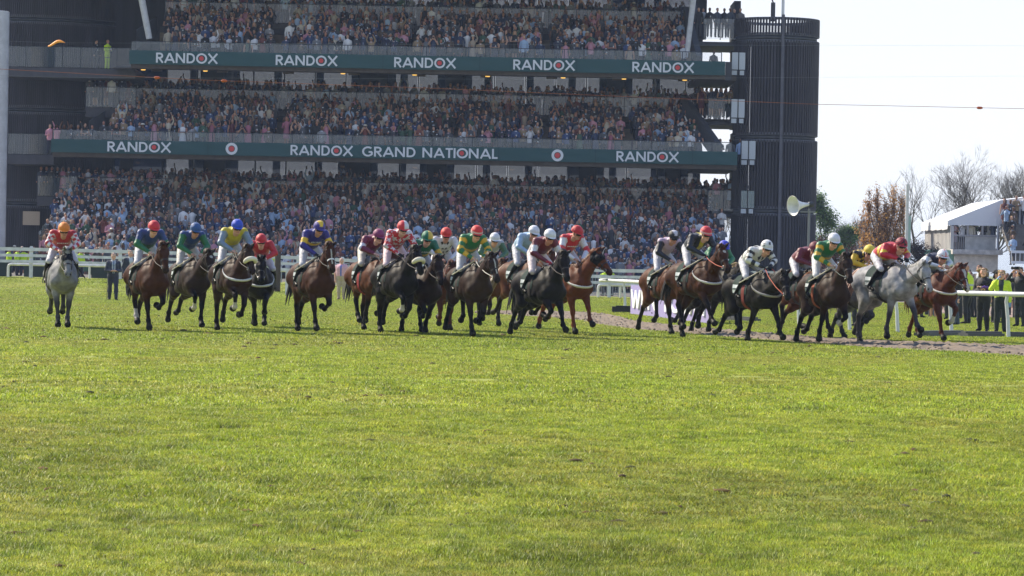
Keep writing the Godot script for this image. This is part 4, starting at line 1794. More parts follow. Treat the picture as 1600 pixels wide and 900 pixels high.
# strokes of a letter one unit high, and its advance
func glyph(ch: String) -> Array:
	match ch:
		"R":
			return [[[Vector2(0.09, 0), Vector2(0.09, 1)], [Vector2(0.09, 0.915)] + arc(Vector2(0.36, 0.70), 0.24, 0.215, 90, -90, 8) + [Vector2(0.09, 0.485)], [Vector2(0.30, 0.48), Vector2(0.66, 0.0)]], 0.76]
		"A":
			return [[[Vector2(0.06, 0), Vector2(0.50, 0.98)], [Vector2(0.94, 0), Vector2(0.50, 0.98)], [Vector2(0.24, 0.30), Vector2(0.76, 0.30)]], 1.04]
		"N":
			return [[[Vector2(0.09, 0), Vector2(0.09, 1)], [Vector2(0.10, 0.95), Vector2(0.80, 0.05)], [Vector2(0.81, 0), Vector2(0.81, 1)]], 1.0]
		"D":
			return [[[Vector2(0.09, 0), Vector2(0.09, 1)], [Vector2(0.09, 0.915)] + arc(Vector2(0.36, 0.5), 0.36, 0.415, 90, -90, 12) + [Vector2(0.09, 0.085)]], 0.86]
		"O", "Q":
			return [[arc(Vector2(0.53, 0.5), 0.44, 0.43, 0, 345, 23)], 1.08]
		"X":
			return [[[Vector2(0.06, 0), Vector2(0.90, 1)], [Vector2(0.06, 1), Vector2(0.90, 0)]], 1.0]
		"G":
			return [[arc(Vector2(0.52, 0.5), 0.44, 0.43, 48, 322, 18), [Vector2(0.58, 0.46), Vector2(0.90, 0.46)], [Vector2(0.87, 0.46), Vector2(0.87, 0.16)]], 1.02]
		"T":
			return [[[Vector2(0.0, 0.915), Vector2(0.66, 0.915)], [Vector2(0.33, 0), Vector2(0.33, 0.9)]], 0.68]
		"I":
			return [[[Vector2(0.10, 0), Vector2(0.10, 1)]], 0.24]
		"L":
			return [[[Vector2(0.09, 0), Vector2(0.09, 1)], [Vector2(0.09, 0.085), Vector2(0.52, 0.085)]], 0.56]
		"H":
			return [[[Vector2(0.09, 0), Vector2(0.09, 1)], [Vector2(0.71, 0), Vector2(0.71, 1)], [Vector2(0.09, 0.5), Vector2(0.71, 0.5)]], 0.88]
		"E":
			return [[[Vector2(0.09, 0), Vector2(0.09, 1)], [Vector2(0.09, 0.915), Vector2(0.55, 0.915)], [Vector2(0.09, 0.5), Vector2(0.5, 0.5)], [Vector2(0.09, 0.085), Vector2(0.55, 0.085)]], 0.64]
		"W":
			return [[[Vector2(0.04, 1), Vector2(0.30, 0.02)], [Vector2(0.30, 0.02), Vector2(0.54, 0.96)], [Vector2(0.54, 0.96), Vector2(0.78, 0.02)], [Vector2(0.78, 0.02), Vector2(1.04, 1)]], 1.12]
	return [[], 0.42]


func width_of(text: String) -> float:
	var w := 0.0
	for k in text.length():
		w += glyph(text[k])[1] + 0.045
	return w


# letters that stand proud of a board; t has its origin at the left foot of the first one. the O of the first word carries a red dot
func letters(parent: Node3D, text: String, h: float, t: Transform3D, ink: Material, dot: Material, stretch := 1.0) -> void:
	var x := 0.0
	for k in text.length():
		var g := glyph(text[k])
		if g[0].size():
			var m := MB.new()
			var z := 0.0
			for stroke in g[0]:
				m.ribbon(stroke, 0.175, 0.0, 0.06 + z, Transform3D(Basis.from_scale(Vector3(h * stretch, h, h)), Vector3.ZERO), text[k] == "O" )
				z += 0.008
			var l := put("letter", m.done(), ink, parent, t * Vector3(x * h * stretch, 0, 0), t.basis)
			if text[k] == "O" and dot and k < 6:
				var dm := MB.new()
				dm.disc(Vector2(0.53, 0.5) * h, 0.23 * h, 0.0, 0.05 * h, Transform3D.IDENTITY)
				put("red_dot", dm.done(), dot, l)
		x += g[1] + 0.045


# ---------------------------------------------------------------- the grandstand
func glass_run(parent: Node3D, a: Vector3, b: Vector3, h: float, pitch: float, clear: float, rail := true) -> void:
	# panes between slim posts from a to b, h high
	var n := maxi(1, roundi(a.distance_to(b) / pitch))
	var glass := mat(Color(0.42, 0.53, 0.58, clear), 0.0, "glass")
	var steel := mat(rgb(58, 62, 70), 0.5, "metal")
	var dir := (b - a) / n
	var l := dir.length()
	var turn := Basis(Vector3.UP, -atan2(dir.z, dir.x))
	for k in n + 1:
		put("post", box_mesh(Vector3(0.05, h, 0.07)), steel, parent, a + dir * k + Vector3(0, h * 0.5, -0.06), turn)
	for k in n:
		put("glass_panel", box_mesh(Vector3(snappedf(l - 0.04, 0.001), snappedf(h - 0.05, 0.001), 0.014)), glass, parent, a + dir * (k + 0.5) + Vector3(0, h * 0.5 + 0.02, 0), turn)
	if rail:
		var r := MB.new()
		r.bar(a + Vector3(0, h + 0.02, -0.02), b + Vector3(0, h + 0.02, -0.02), 0.05, 0.04)
		r.bar(a + Vector3(0, h * 0.55, -0.09), b + Vector3(0, h * 0.55, -0.09), 0.025, 0.025)
		put("handrail", r.done(), steel, parent)


func banner(called: String, label: String, x0: float, x1: float, y0: float, y1: float, z: float, words: Array) -> void:
	var o := thing(called, label, "banner", Vector3((x0 + x1) * 0.5, y0, z), 0.0, "green sponsor banners on the grandstand's balconies")
	var m := MB.new()
	# cloth laced to the balcony: slightly slack between its eyelets
	var rings := []
	var n := int((x1 - x0) / 0.35)
	for r in 5:
		var ring := PackedVector3Array()
		for k in n + 1:
			var x := lerpf(x0, x1, float(k) / n) - (x0 + x1) * 0.5
			var slack := 0.022 * sin(x * 2.3 + r * 1.3 + 2.0 * sin(x * 0.37)) * sin(PI * r / 4.0)
			ring.append(Vector3(x, (y1 - y0) * r / 4.0, slack))
		rings.append(ring)
	m.grid(rings, false, [Vector3.BACK, Vector3.BACK, Vector3.BACK, Vector3.BACK, Vector3.BACK])
	put("cloth", m.done(), mat(rgb(40, 78, 80), 0.8, "canvas"), o)
	var back := MB.new()
	back.box(Vector3(0, (y1 - y0) * 0.5, -0.07), Vector3(x1 - x0, y1 - y0, 0.1))
	put("backing_board", back.done(), mat(rgb(40, 78, 80), 0.8, "canvas"), o)
	for k in int((x1 - x0) / 5.6):
		put("seam", box_mesh(Vector3(0.03, 0.78, 0.02)), mat(rgb(28, 60, 62), 0.8, "canvas"), o, Vector3(-(x1 - x0) * 0.5 + (k + 0.62) * 5.6, (y1 - y0) * 0.5, 0.024))
	var ink := mat(rgb(214, 218, 224), 0.6, "ink")
	var red := mat(rgb(206, 66, 66), 0.6, "ink")
	for w in words:
		if w[0] == "dot":
			var ring := MB.new()
			var t := Transform3D(Basis.IDENTITY, Vector3(w[1] - o.position.x, w[2] - y0, 0.02))
			ring.ribbon(arc(Vector2.ZERO, 0.27, 0.27, 0, 345, 23), 0.15, 0, 0.03, t, true)
			var e := put("ring_emblem", ring.done(), ink, o)
			var dm := MB.new()
			dm.disc(Vector2.ZERO, 0.155, 0.0, 0.025, t)
			put("red_dot", dm.done(), red, e)
		else:
			var wide := width_of(w[0])
			var h: float = w[4]
			var st: float = (w[2] - w[1]) / (wide * h)
			letters(o, w[0], h, Transform3D(Basis.IDENTITY, Vector3(w[1] - o.position.x, w[3] - y0, 0.02)), ink, red, st)


func slatted_tower(called: String, label: String, cx: float, cz: float, r: float, bands: Array, n: int, a0: float, a1: float, core: float) -> Node3D:
	var o := thing(called, label, "tower", Vector3(cx, 0.2, cz))
	var dark := mat(rgb(70, 66, 74), 0.75, "slat")
	var grey := mat(rgb(104, 108, 118), 0.6, "painted")
	var top := 0.0
	for b in bands:
		var m := MB.new()
		for k in n:
			var a := lerpf(a0, a1, (k + 0.5) / n)
			m.box(Vector3(sin(a) * r, (b[0] + b[1]) * 0.5 - 0.2, cos(a) * r), Vector3(r * absf(a1 - a0) / n * 0.62, b[1] - b[0], 0.06), Basis(Vector3.UP, a))
		var s := put("slats", m.done(), dark, o)
		s.set_meta("kind", "stuff")
		top = maxf(top, b[1])
		for y in [b[0] + 0.05, b[1] - 0.05]:
			var ring := MB.new()
			ring.lathe([[r - 0.05, y - 0.28], [r + 0.01, y - 0.28], [r + 0.01, y - 0.12], [r - 0.05, y - 0.12], [r - 0.05, y - 0.28]], 48)
			put("ring_beam", ring.done(), grey, o)
	for k in bands.size() - 1:
		var y0: float = bands[k][1]
		var y1: float = bands[k + 1][0]
		var ring := MB.new()
		ring.lathe([[r * 0.2, y0 - 0.2], [r - 0.12, y0 - 0.2], [r - 0.12, y1 - 0.2], [r * 0.2, y1 - 0.2]], 48)
		put("floor_slab", ring.done(), grey, o)
	if core > 0.0:
		var ct: float = bands[-1][0] - 0.2 if core < r * 0.8 else bands[-1][1] - 0.2
		var c := MB.new()
		c.lathe([[0.01, 0.0], [core, 0.0], [core, ct], [0.01, ct]], 24)
		put("stair_core", c.done(), mat(rgb(44, 43, 50), 0.8, "slat"), o)
	return o


func build_grandstand() -> void:
	var dark := mat(rgb(48, 46, 52), 0.8, "slat")
	var soffit := mat(rgb(92, 85, 80), 0.8, "painted")
	var concrete := mat(rgb(126, 122, 118), 0.85, "concrete")
	var tread := mat(rgb(150, 134, 112), 0.85, "concrete")
	var pane := mat(Color(0.20, 0.30, 0.50, 0.68), 0.0, "glass")
	var frame := mat(rgb(46, 48, 54), 0.5, "metal")
	var white := mat(rgb(206, 208, 214), 0.5, "painted")
	var g := thing("grandstand", "tall glass fronted grandstand with three packed tiers and green banners", "grandstand", Vector3(0, 0, -STAND))
	# everything of the stand is laid out round its front rail: x, height, metres behind the rail
	var X := func(px: float, py: float, e: float) -> float: return sat(px, py, e).x
	var q := func(x0: float, x1: float, y0: float, y1: float, e0: float, e1: float, called: String, m: Material) -> void:
		put(called, box_mesh(Vector3(snappedf(x1 - x0, 0.001), snappedf(y1 - y0, 0.001), snappedf(e1 - e0, 0.001))), m, g, Vector3((x0 + x1) * 0.5, (y0 + y1) * 0.5, -(e0 + e1) * 0.5))
	# levels: [front floor, walkway floor, left px, right px, crowd left px front, back, crowd right px front, back, window gaps px, row of y for px]
	var tiers := [
		{"f": 7.62, "w": 10.55, "l": 82.0, "r": 1152.0, "cl": [158.0, 205.0], "cr": [1096.0, 1066.0], "y": 220.0, "wl": 150.0, "wr": 1145.0},
		{"f": 12.82, "w": 15.75, "l": 205.0, "r": 1136.0, "cl": [262.0, 258.0], "cr": [1074.0, 1072.0], "y": 80.0, "wl": 245.0, "wr": 1085.0},
	]
	var R := 7
	for t in tiers:
		var x0: float = X.call(t.l, t.y, 0.0)
		var x1: float = X.call(t.r, t.y, 0.0)
		q.call(x0, x1, t.f - 0.26, t.f, 0.15, 1.2, "floor_slab", soffit)
		q.call(X.call(1088.0, t.y, 0.2), X.call(1153.0, t.y, 0.2), t.f - 0.27, t.f - 0.001, 1.21, 9.5, "landing", soffit)
		var so := MB.new()
		so.bar(Vector3(0, t.f - 0.22, -1.15), Vector3(0, t.f + 0.5, -9.4), X.call(1090.0, t.y, 5.0) - X.call(190.0, t.y, 5.0), 0.05)
		put("soffit", so.done(), soffit, g, Vector3((X.call(1090.0, t.y, 5.0) + X.call(190.0, t.y, 5.0)) * 0.5, 0, 0))
		var gaps := [[X.call(429.0, 190.0, 3.0), X.call(447.0, 190.0, 3.0)], [X.call(842.0, 190.0, 3.0), X.call(860.0, 190.0, 3.0)]]
		for k in R:
			var e := 1.0 + k * 0.78
			var u := float(k) / (R - 1)
			var y := lerpf(t.f + 0.28, t.w - 0.72, u)
			var cx0: float = X.call(lerpf(t.cl[0], t.cl[1], u), t.y - 40.0, e)
			var cx1: float = X.call(lerpf(t.cr[0], t.cr[1], u), t.y - 40.0, e)
			q.call(cx0 - 0.3, cx1 + 0.3, y - 0.5, y, e, e + 0.779, "terrace_step", tread)
			crowd_row(y, -STAND - e - 0.4, cx0, cx1, 0.44, "", 0.05, gaps)
		q.call(X.call(t.cl[1], t.y - 40.0, 6.5) - 0.3, X.call(t.cr[1], t.y - 40.0, 6.5) + 0.3, t.w - 1.6, t.w - 0.31, 6.47, 6.6, "step_wall", mat(rgb(74, 76, 82), 0.8, "painted"))
		# a few lean on the front rail
		crowd_row(t.f, -STAND - 0.6, x0 + (0.8 if t.f < 10.0 else 1.5), X.call(t.cr[0], t.y, 0.5), 1.5, "", 0.35)
		glass_run(g, Vector3(x0, t.f + 0.06, -0.12), Vector3(x1 - 0.3, t.f + 0.06, -0.12), 1.22, 1.15, 0.10)
	# walkways behind glass at the top of each tier, windows and doors behind them
	var walks := [
		{"w": 5.15, "l": 62.0, "r": 1148.0, "y": 300.0, "wall": 7.7, "holes": [[187, 205], [318, 350], [540, 576], [668, 696], [905, 930], [1040, 1062]], "first": 176.0, "rows": 4},
		{"w": 10.55, "l": 138.0, "r": 1143.0, "y": 160.0, "wall": 12.85, "holes": [[325, 348], [561, 605], [696, 724], [949, 975]], "first": 212.0, "rows": 3},
		{"w": 15.75, "l": 258.0, "r": 1072.0, "y": 20.0, "wall": 18.0, "holes": [[362, 395], [700, 745], [975, 995]], "first": 262.0, "rows": 3},
	]
	for w in walks:
		var e := 6.5
		var x0: float = X.call(w.l, w.y, e)
		var x1: float = X.call(w.r, w.y, e)
		q.call(x0, x1, w.w - 0.3, w.w, e + 0.0, 9.0, "walkway", concrete)
		glass_run(g, Vector3(x0, w.w + 0.02, -e - 0.05), Vector3(x1, w.w + 0.02, -e - 0.05), 1.16, 1.62, 0.07)
		for k in w.rows:
			crowd_row(w.w, -STAND - e - 0.45 - k * 0.5, x0 + 0.2, x1 - 0.2, 0.46 if w.w < 6.0 else 0.5, "", 0.06)
		# back wall of panes
		var top: float = w.wall
		var wl: float = X.call(float(w.first), w.y, 8.9)
		var wr: float = X.call(1090.0, w.y, 8.9)
		var px: float = w.first
		while px < 1086.0:
			var hole := false
			for h in w.holes:
				if px + 10.0 > h[0] and px + 10.0 < h[1]:
					var a: float = X.call(float(h[0]), w.y, 8.9)
					var b: float = X.call(float(h[1]), w.y, 8.9)
					q.call(a - 0.5, b + 0.5, w.w, top + 0.75, 9.2, 9.25, "doorway", mat(rgb(34, 34, 40), 0.6, "painted"))
					px = h[1]
					hole = true
			if hole:
				continue
			var nxt := px + 48.0
			for h in w.holes:
				if h[0] > px and h[0] < nxt:
					nxt = h[0]
			if nxt - px > 6.0:
				var a: float = X.call(px, w.y, 8.9)
				var b: float = minf(X.call(nxt, w.y, 8.9), wr)
				q.call(a + 0.05, b - 0.05, w.w + 0.1, top + 0.6, 8.95 + 0.03 * rng.randf(), 9.01, "window", pane)
				q.call(a - 0.04, a + 0.04, w.w, top + 0.65, 8.86, 9.1, "mullion", frame)
			px = nxt
		q.call(wl, wr, top + 0.61, top + 0.9, 8.8, 9.3, "window_head", frame)
	# roof of the third tier and the solid back of the stand
	q.call(-27.0, 11.5, 18.3, 18.7, -0.5, 10.5, "roof_slab", soffit)
	q.call(-30.0, 11.5, 18.71, 25.0, 2.0, 10.5, "upper_storey", dark)
	for r in [[0.0, 5.9], [8.4, 11.3], [13.7, 16.4], [18.69, 18.7]]:
		q.call(-30.0, X.call(1090.0, 200.0, 12.0), r[0], r[1], 12.0, 12.4, "rear_wall", dark)
	for k in 15:
		var a: float = X.call(170.0 + k * 65.7, 200.0, 12.0)
		q.call(a - 0.22, a + 0.22, 0.0, 18.3, 11.99, 12.41, "rear_pier", dark)
	q.call(-30.0, X.call(172.0, 200.0, 12.0), 0.0, 18.3, 11.9, 12.42, "rear_wall", dark)
	# ceiling lamps and heater boxes under the soffits
	for l in [[7.55, [182.0, 318.0, 520.0, 640.0, 800.0, 990.0], 262.0, 5.0], [12.72, [224.0, 321.0, 536.0, 648.0, 762.0, 880.0, 975.0, 1070.0], 114.0, 5.0]]:
		for px in l[1]:
			var m := MB.new()
			m.lathe([[0.01, 0.0], [0.12, 0.0], [0.14, 0.04], [0.14, 0.09], [0.01, 0.09]], 14)
			var glow: StandardMaterial3D = mat(rgb(255, 214, 130), 0.5, "lamp_glow")
			glow.emission_enabled = true
			glow.emission = rgb(255, 196, 96)
			glow.emission_energy_multiplier = 0.9
			if true:
				put("ceiling_lamp", m.done(), glow, g, Vector3(X.call(px, l[2], 3.5), l[0] - 0.08, -3.5))
		for k in 9:
			q.call(X.call(236.0 + k * 103.0, l[2], 6.0), X.call(253.0 + k * 103.0, l[2], 6.0), l[0] + 0.02, l[0] + 0.24, 6.0, 6.25, "heater_box", mat(rgb(116, 100, 84), 0.7, "painted"))
	# the lower terrace, down to the lawn
	var rows := 14
	var low := 0.28
	var rise := (4.6 - low) / rows
	var names := {1: "lower terrace's front row", 2: "lower terrace's second row", 3: "lower terrace's third row"}
	for k in rows:
		var e := 6.4 - (rows - k) * 0.9
		var u := float(k) / (rows - 1)
		var cx0: float = X.call(lerpf(60.0, 92.0, u), lerpf(400.0, 320.0, u), e)
		var cx1: float = X.call(lerpf(1134.0, 1126.0, u), lerpf(400.0, 320.0, u), e)
		q.call(cx0 - 0.2, cx1 + 0.2, 0.0, low + rise * (k + 1), e, e + 0.899, "terrace_step", concrete)
		crowd_row(low + rise * (k + 1), -STAND - e - 0.45, cx0, cx1, 0.415, names.get(k, ""), 0.03)
	q.call(X.call(92.0, 310.0, 6.5) - 0.2, X.call(1124.0, 310.0, 6.5) + 0.2, 0.0, 4.84, 6.41, 6.6, "step_wall", mat(rgb(74, 76, 82), 0.8, "painted"))
	for k in 3:
		var z := -STAND + 7.2 + k * 1.1
		crowd_row(0.3, z, X.call(20.0, 400.0, -7.0), X.call(1120.0, 400.0, -7.0), 0.5, "", 0.12)
	# sloping side walls at the right end of each tier, and glass ones on the left
	for s in [[[1066.0, 160.0], [1122.0, 238.0], 1.0], [[1072.0, 20.0], [1092.0, 98.0], 0.8]]:
		var a := sat(s[0][0], s[0][1], 5.6) + Vector3(0, 0, STAND)
		var b := sat(s[1][0], s[1][1], 0.4) + Vector3(0, 0, STAND)
		var m := MB.new()
		m.bar(a, b, 0.35, s[2])
		put("raking_wall", m.done(), mat(rgb(70, 72, 80), 0.7, "painted"), g)
	var lg := mat(Color(0.6, 0.72, 0.72, 0.25), 0.06, "glass")
	for k in 5:
		var a: Vector3 = sat(lerpf(60.0, 104.0, k / 5.0), lerpf(396.0, 332.0, k / 5.0), lerpf(-5.6, 5.0, k / 5.0)) + Vector3(0, 0, STAND)
		var b: Vector3 = sat(lerpf(60.0, 104.0, (k + 0.92) / 5.0), lerpf(396.0, 332.0, (k + 0.92) / 5.0), lerpf(-5.6, 5.0, (k + 0.92) / 5.0)) + Vector3(0, 0, STAND)
		var m := MB.new()
		m.face([a, b, b + Vector3(0, 1.2, 0), a + Vector3(0, 1.2, 0)], Vector3.LEFT)
		put("side_glass", m.done(), lg, g)
	for s in [[sat(140.0, 190.0, 1.0), sat(176.0, 166.0, 5.5)], [sat(214.0, 48.0, 1.0), sat(246.0, 26.0, 5.5)]]:
		var m := MB.new()
		m.bar(s[0] + Vector3(0, 0, STAND), s[1] + Vector3(0, 0, STAND), 0.06, 0.06)
		m.face([s[0] + Vector3(0, -1.1, STAND), s[1] + Vector3(0, -1.1, STAND), s[1] + Vector3(0, 0, STAND), s[0] + Vector3(0, 0, STAND)], Vector3.LEFT)
		put("side_screen", m.done(), mat(rgb(76, 82, 90), 0.5, "painted"), g)
	# right end: landings between the stand and the stair tower, open to the sky behind
	for l in [[15.25, 1086.0, 1152.0, 20.0, 0.55], [12.6, 1092.0, 1150.0, 90.0, 0.0], [10.55, 1092.0, 1166.0, 165.0, 0.5], [7.45, 1092.0, 1160.0, 230.0, 0.0], [5.15, 1092.0, 1180.0, 310.0, 0.5]]:
		if l[4] > 0.0:
			q.call(X.call(l[1], l[3], 5.0), X.call(l[2], l[3], 5.0), l[0] - l[4], l[0] - 0.31, 3.2, 9.0, "landing", mat(rgb(66, 66, 74), 0.7, "painted"))
			glass_run(g, Vector3(X.call(l[1] + 14.0, l[3], 3.2), l[0] - 0.2, -3.2), Vector3(X.call(l[2], l[3], 3.2), l[0] - 0.2, -3.2), 1.25, 1.05, 0.1)
		q.call(X.call(1142.0, l[3], 9.0), X.call(1152.0, l[3], 9.0), l[0] - 0.5, l[0] + 2.35, 6.0, 10.0, "pier", dark)
	for e in [[12.0, 17.6, 1084.0, 1104.0, 30.0]]:
		q.call(X.call(e[2], e[4], 9.0), X.call(e[3], e[4], 9.0), e[0] + 3.5, e[1] + 1.0, 9.0, 9.6, "pier", dark)
	# pale end screens of two panes each
	var frost := mat(rgb(180, 188, 196), 0.35, "frosted")
	for s in [[1144.0, 1164.0, 82.0, 109.0], [1143.0, 1163.0, 155.0, 184.0], [1159.0, 1180.0, 220.0, 249.0], [1158.0, 1178.0, 298.0, 325.0]]:
		var a := sat(s[0], s[2], 0.6)
		var b := sat(s[1], s[3], 0.6)
		var mid := (a.x + b.x) * 0.5
		q.call(a.x, mid - 0.03, b.y, a.y, 0.6, 0.66, "end_screen", frost if s[2] < 280.0 else lg)
		q.call(mid + 0.03, b.x, b.y, a.y, 0.6, 0.66, "end_screen", frost if s[2] < 280.0 else lg)
		q.call(a.x, mid - 0.08, b.y - 0.32, b.y - 0.06, 0.6, 0.66, "end_screen", frost)
		q.call(mid + 0.08, b.x - 0.05, b.y - 0.32, b.y - 0.06, 0.6, 0.66, "end_screen", frost)
		q.call(a.x - 0.06, a.x - 0.01, b.y - 0.35, a.y + 0.05, 0.58, 0.7, "screen_frame", frame)
		q.call(mid - 0.025, mid + 0.025, b.y - 0.35, a.y + 0.05, 0.58, 0.7, "screen_frame", frame)
		q.call(a.x, b.x, b.y - 0.05, b.y - 0.01, 0.58, 0.7, "screen_frame", frame)
	q.call(X.call(1133.0, 90.0, 0.2) + 0.02, X.call(1143.5, 90.0, 0.2), 12.5, 13.58, 0.1, 0.3, "end_post", mat(rgb(60, 62, 70), 0.6, "painted"))
	# small canopies over the landings
	for s in [[1124.0, 1146.0, 128.0], [1122.0, 1146.0, 268.0]]:
		var a := sat(s[0], s[2], 4.0)
		var b := sat(s[1], s[2] - 4.0, 4.0)
		var m := MB.new()
		m.bar(a + Vector3(0, 0, STAND), b + Vector3(0, 0.1, STAND), 0.9, 0.06)
		put("canopy", m.done(), mat(rgb(120, 126, 136), 0.4, "painted"), g)
	# left end: dark walls, balconies with glass, stairs
	q.call(X.call(178.0, 60.0, 9.0), X.call(262.0, 60.0, 9.0), 0.0, 18.25, 9.0, 9.7, "left_wall", dark)
	for l in [[12.62, 12.0, 212.0, 95.0, 2.4], [7.5, 12.0, 84.0, 236.0, 2.4], [10.4, 134.0, 212.0, 170.0, 4.0], [5.1, 58.0, 120.0, 310.0, 4.2]]:
		var x0: float = X.call(l[1], l[3], l[4])
		var x1: float = X.call(l[2], l[3], l[4])
		q.call(x0, x1, l[0] - 0.55, l[0], l[4], l[4] + 5.0, "balcony_slab", mat(rgb(74, 74, 82), 0.75, "painted"))
		glass_run(g, Vector3(x0, l[0], -l[4] - 0.05), Vector3(x1, l[0], -l[4] - 0.05), 1.22, 1.06, 0.08)
	# slanting white columns
	for s in [[[222.0, 0.0], [233.0, 58.0], 0.20], [[1083.0, 0.0], [1074.0, 78.0], 0.17]]:
		var a := sat(s[0][0], s[0][1], 0.5) + Vector3(0, 0, STAND)
		var b := sat(s[1][0], s[1][1], 0.5) + Vector3(0, 0, STAND)
		var m := MB.new()
		m.tube([b - (a - b) * 0.05, a + (a - b) * 0.1], [s[2] * 0.9, s[2]], 14)
		put("raking_column", m.done(), white, g)
	# end of the parts; banners are things that hang on it
	banner("upper_banner", "upper green banner lettered RANDOX five times across the grandstand", X.call(202.0, 92.0, -0.2), X.call(1133.0, 104.0, -0.2), 12.78, 13.58, -STAND + 0.2,
		[244.0, 431.0, 616.0, 802.0, 988.0].map(func(px): return ["RANDOX", X.call(px, 95.0, -0.2), X.call(px + 98.0, 95.0, -0.2), 12.88, 0.58]))
	banner("lower_banner", "lower green banner lettered RANDOX GRAND NATIONAL between two red ringed dots", X.call(80.0, 230.0, -0.2), X.call(1152.0, 246.0, -0.2), 7.60, 8.37, -STAND + 0.2,
		[["RANDOX", X.call(168.0, 232.0, -0.2), X.call(269.0, 232.0, -0.2), 7.70, 0.58], ["dot", X.call(362.0, 234.0, -0.2), 7.99], ["RANDOX", X.call(454.0, 237.0, -0.2), X.call(553.0, 237.0, -0.2), 7.70, 0.58],
		["GRAND", X.call(566.0, 238.0, -0.2), X.call(651.0, 238.0, -0.2), 7.70, 0.57], ["NATIONAL", X.call(660.0, 240.0, -0.2), X.call(779.0, 240.0, -0.2), 7.70, 0.57], ["dot", X.call(871.0, 242.0, -0.2), 7.97],
		["RANDOX", X.call(963.0, 244.0, -0.2), X.call(1062.0, 244.0, -0.2), 7.70, 0.58]])
	# the two slatted towers
	var rt := sat(1211.0, 200.0, 3.0)
	var tower := slatted_tower("stair_tower", "round dark slatted stair tower beside the grandstand's right end", rt.x, rt.z, 2.47, [[0.4, 4.85], [5.15, 9.15], [9.45, 14.95], [15.25, 16.25]], 86, 0.0, TAU, 1.5)
	var pipe := MB.new()
	pipe.box(Vector3(0.15, 8.1, 2.60), Vector3(0.17, 16.2, 0.12))
	put("service_duct", pipe.done(), mat(rgb(92, 92, 102), 0.6, "painted"), tower)
	pipe = MB.new()
	pipe.tube([Vector3(0.15, 16.05, 2.2), Vector3(0.15, 19.0, 2.2)], [0.085], 12)
	put("flue", pipe.done(), mat(rgb(232, 234, 238), 0.4, "painted"), tower)
	var mast := MB.new()
	mast.tube([Vector3(-0.35, 15.9, 1.2), Vector3(-0.35, 17.0, 1.2)], [0.13], 10)
	mast.tube([Vector3(-0.35, 17.0, 1.2), Vector3(-0.5, 17.35, 1.2), Vector3(-0.4, 17.6, 1.2)], [0.04], 6)
	put("lamp_mast", mast.done(), mat(rgb(70, 72, 80), 0.5, "metal"), tower)
	var lt := sat(60.0, 150.0, 11.5)
	slatted_tower("left_stair_tower", "wide dark slatted stair drum at the grandstand's left end", lt.x, lt.z, 5.6, [[0.4, 4.55], [4.85, 10.15], [10.45, 15.55], [15.85, 22.0]], 170, -PI * 0.62, PI * 0.62, 5.3)
	# beige sign board on the dark wall by the lower terrace
	var sb := sat(36.0, 330.0, 5.0)
	var sc := sat(62.0, 352.0, 5.0)
	tag(put("sign_board", box_mesh(Vector3(snappedf(sc.x - sb.x, 0.001), snappedf(sb.y - sc.y, 0.001), 0.08)), mat(rgb(176, 160, 140), 0.7, "canvas"), self, (sb + sc) * 0.5), "blank looking beige sign board on the dark wall left of the lower terrace", "sign")
	# white pylon at the left edge with lettering up its side
	var pc := at(-9.0, 200.0, 28.0)
	var py := thing("white_pylon", "white round pylon lettered with RANDOX HEALTH at the far left edge", "pylon", Vector3(pc.x, 0.3, pc.z))
	var pm := MB.new()
	var tall := at(5.0, 18.0, 28.0).y - 0.3
	pm.lathe([[0.01, 0.0], [0.74, 0.0], [0.74, tall - 0.03], [0.70, tall], [0.01, tall]], 36)
	put("shaft", pm.done(), white, py)
	var lt2 := Transform3D(Basis(Vector3(0, 1, 0), Vector3(-1, 0, 0), Vector3(0, 0, 1)), Vector3(0.44, 0.55, 0.66))
	letters(py, "RANDOX", 0.30, lt2, mat(rgb(28, 64, 66), 0.6, "ink"), null, 0.75)
	lt2.origin.y += width_of("RANDOX ") * 0.225
	letters(py, "HEALTH", 0.30, lt2, mat(rgb(28, 64, 66), 0.6, "ink"), null, 0.85)


# ---------------------------------------------------------------- ground
func sheet(xs: Array, zs: Array, up: float) -> MB:
	var m := MB.new()
	var rings := []
	var hints := []
	for z in zs:
		var r := PackedVector3Array()
		for x in xs:
			r.append(Vector3(x, terrain(x, z) + up, z))
		rings.append(r)
		hints.append(Vector3.UP)
	m.grid(rings, false, hints)
	return m


const SAND_FAR := [[742, 488], [790, 487], [850, 487], [905, 488], [945, 491], [1000, 504], [1075, 512], [1150, 518], [1225, 525], [1300, 531], [1400, 535], [1500, 538], [1620, 542], [1760, 546]]
const SAND_NEAR := [[742, 490], [790, 492], [850, 496], [905, 501], [945, 508], [1000, 516], [1075, 522], [1150, 529], [1225, 534], [1300, 539], [1400, 546], [1500, 551], [1620, 558], [1760, 565]]

var sand_strip := []


func on_sand(p: Vector3) -> bool:
	for k in sand_strip.size() - 1:
		var a = sand_strip[k]
		var b = sand_strip[k + 1]
		if Geometry2D.is_point_in_polygon(Vector2(p.x, p.z), PackedVector2Array([Vector2(a[0].x, a[0].z), Vector2(b[0].x, b[0].z), Vector2(b[1].x, b[1].z), Vector2(a[1].x, a[1].z)])):
			return true
	return false


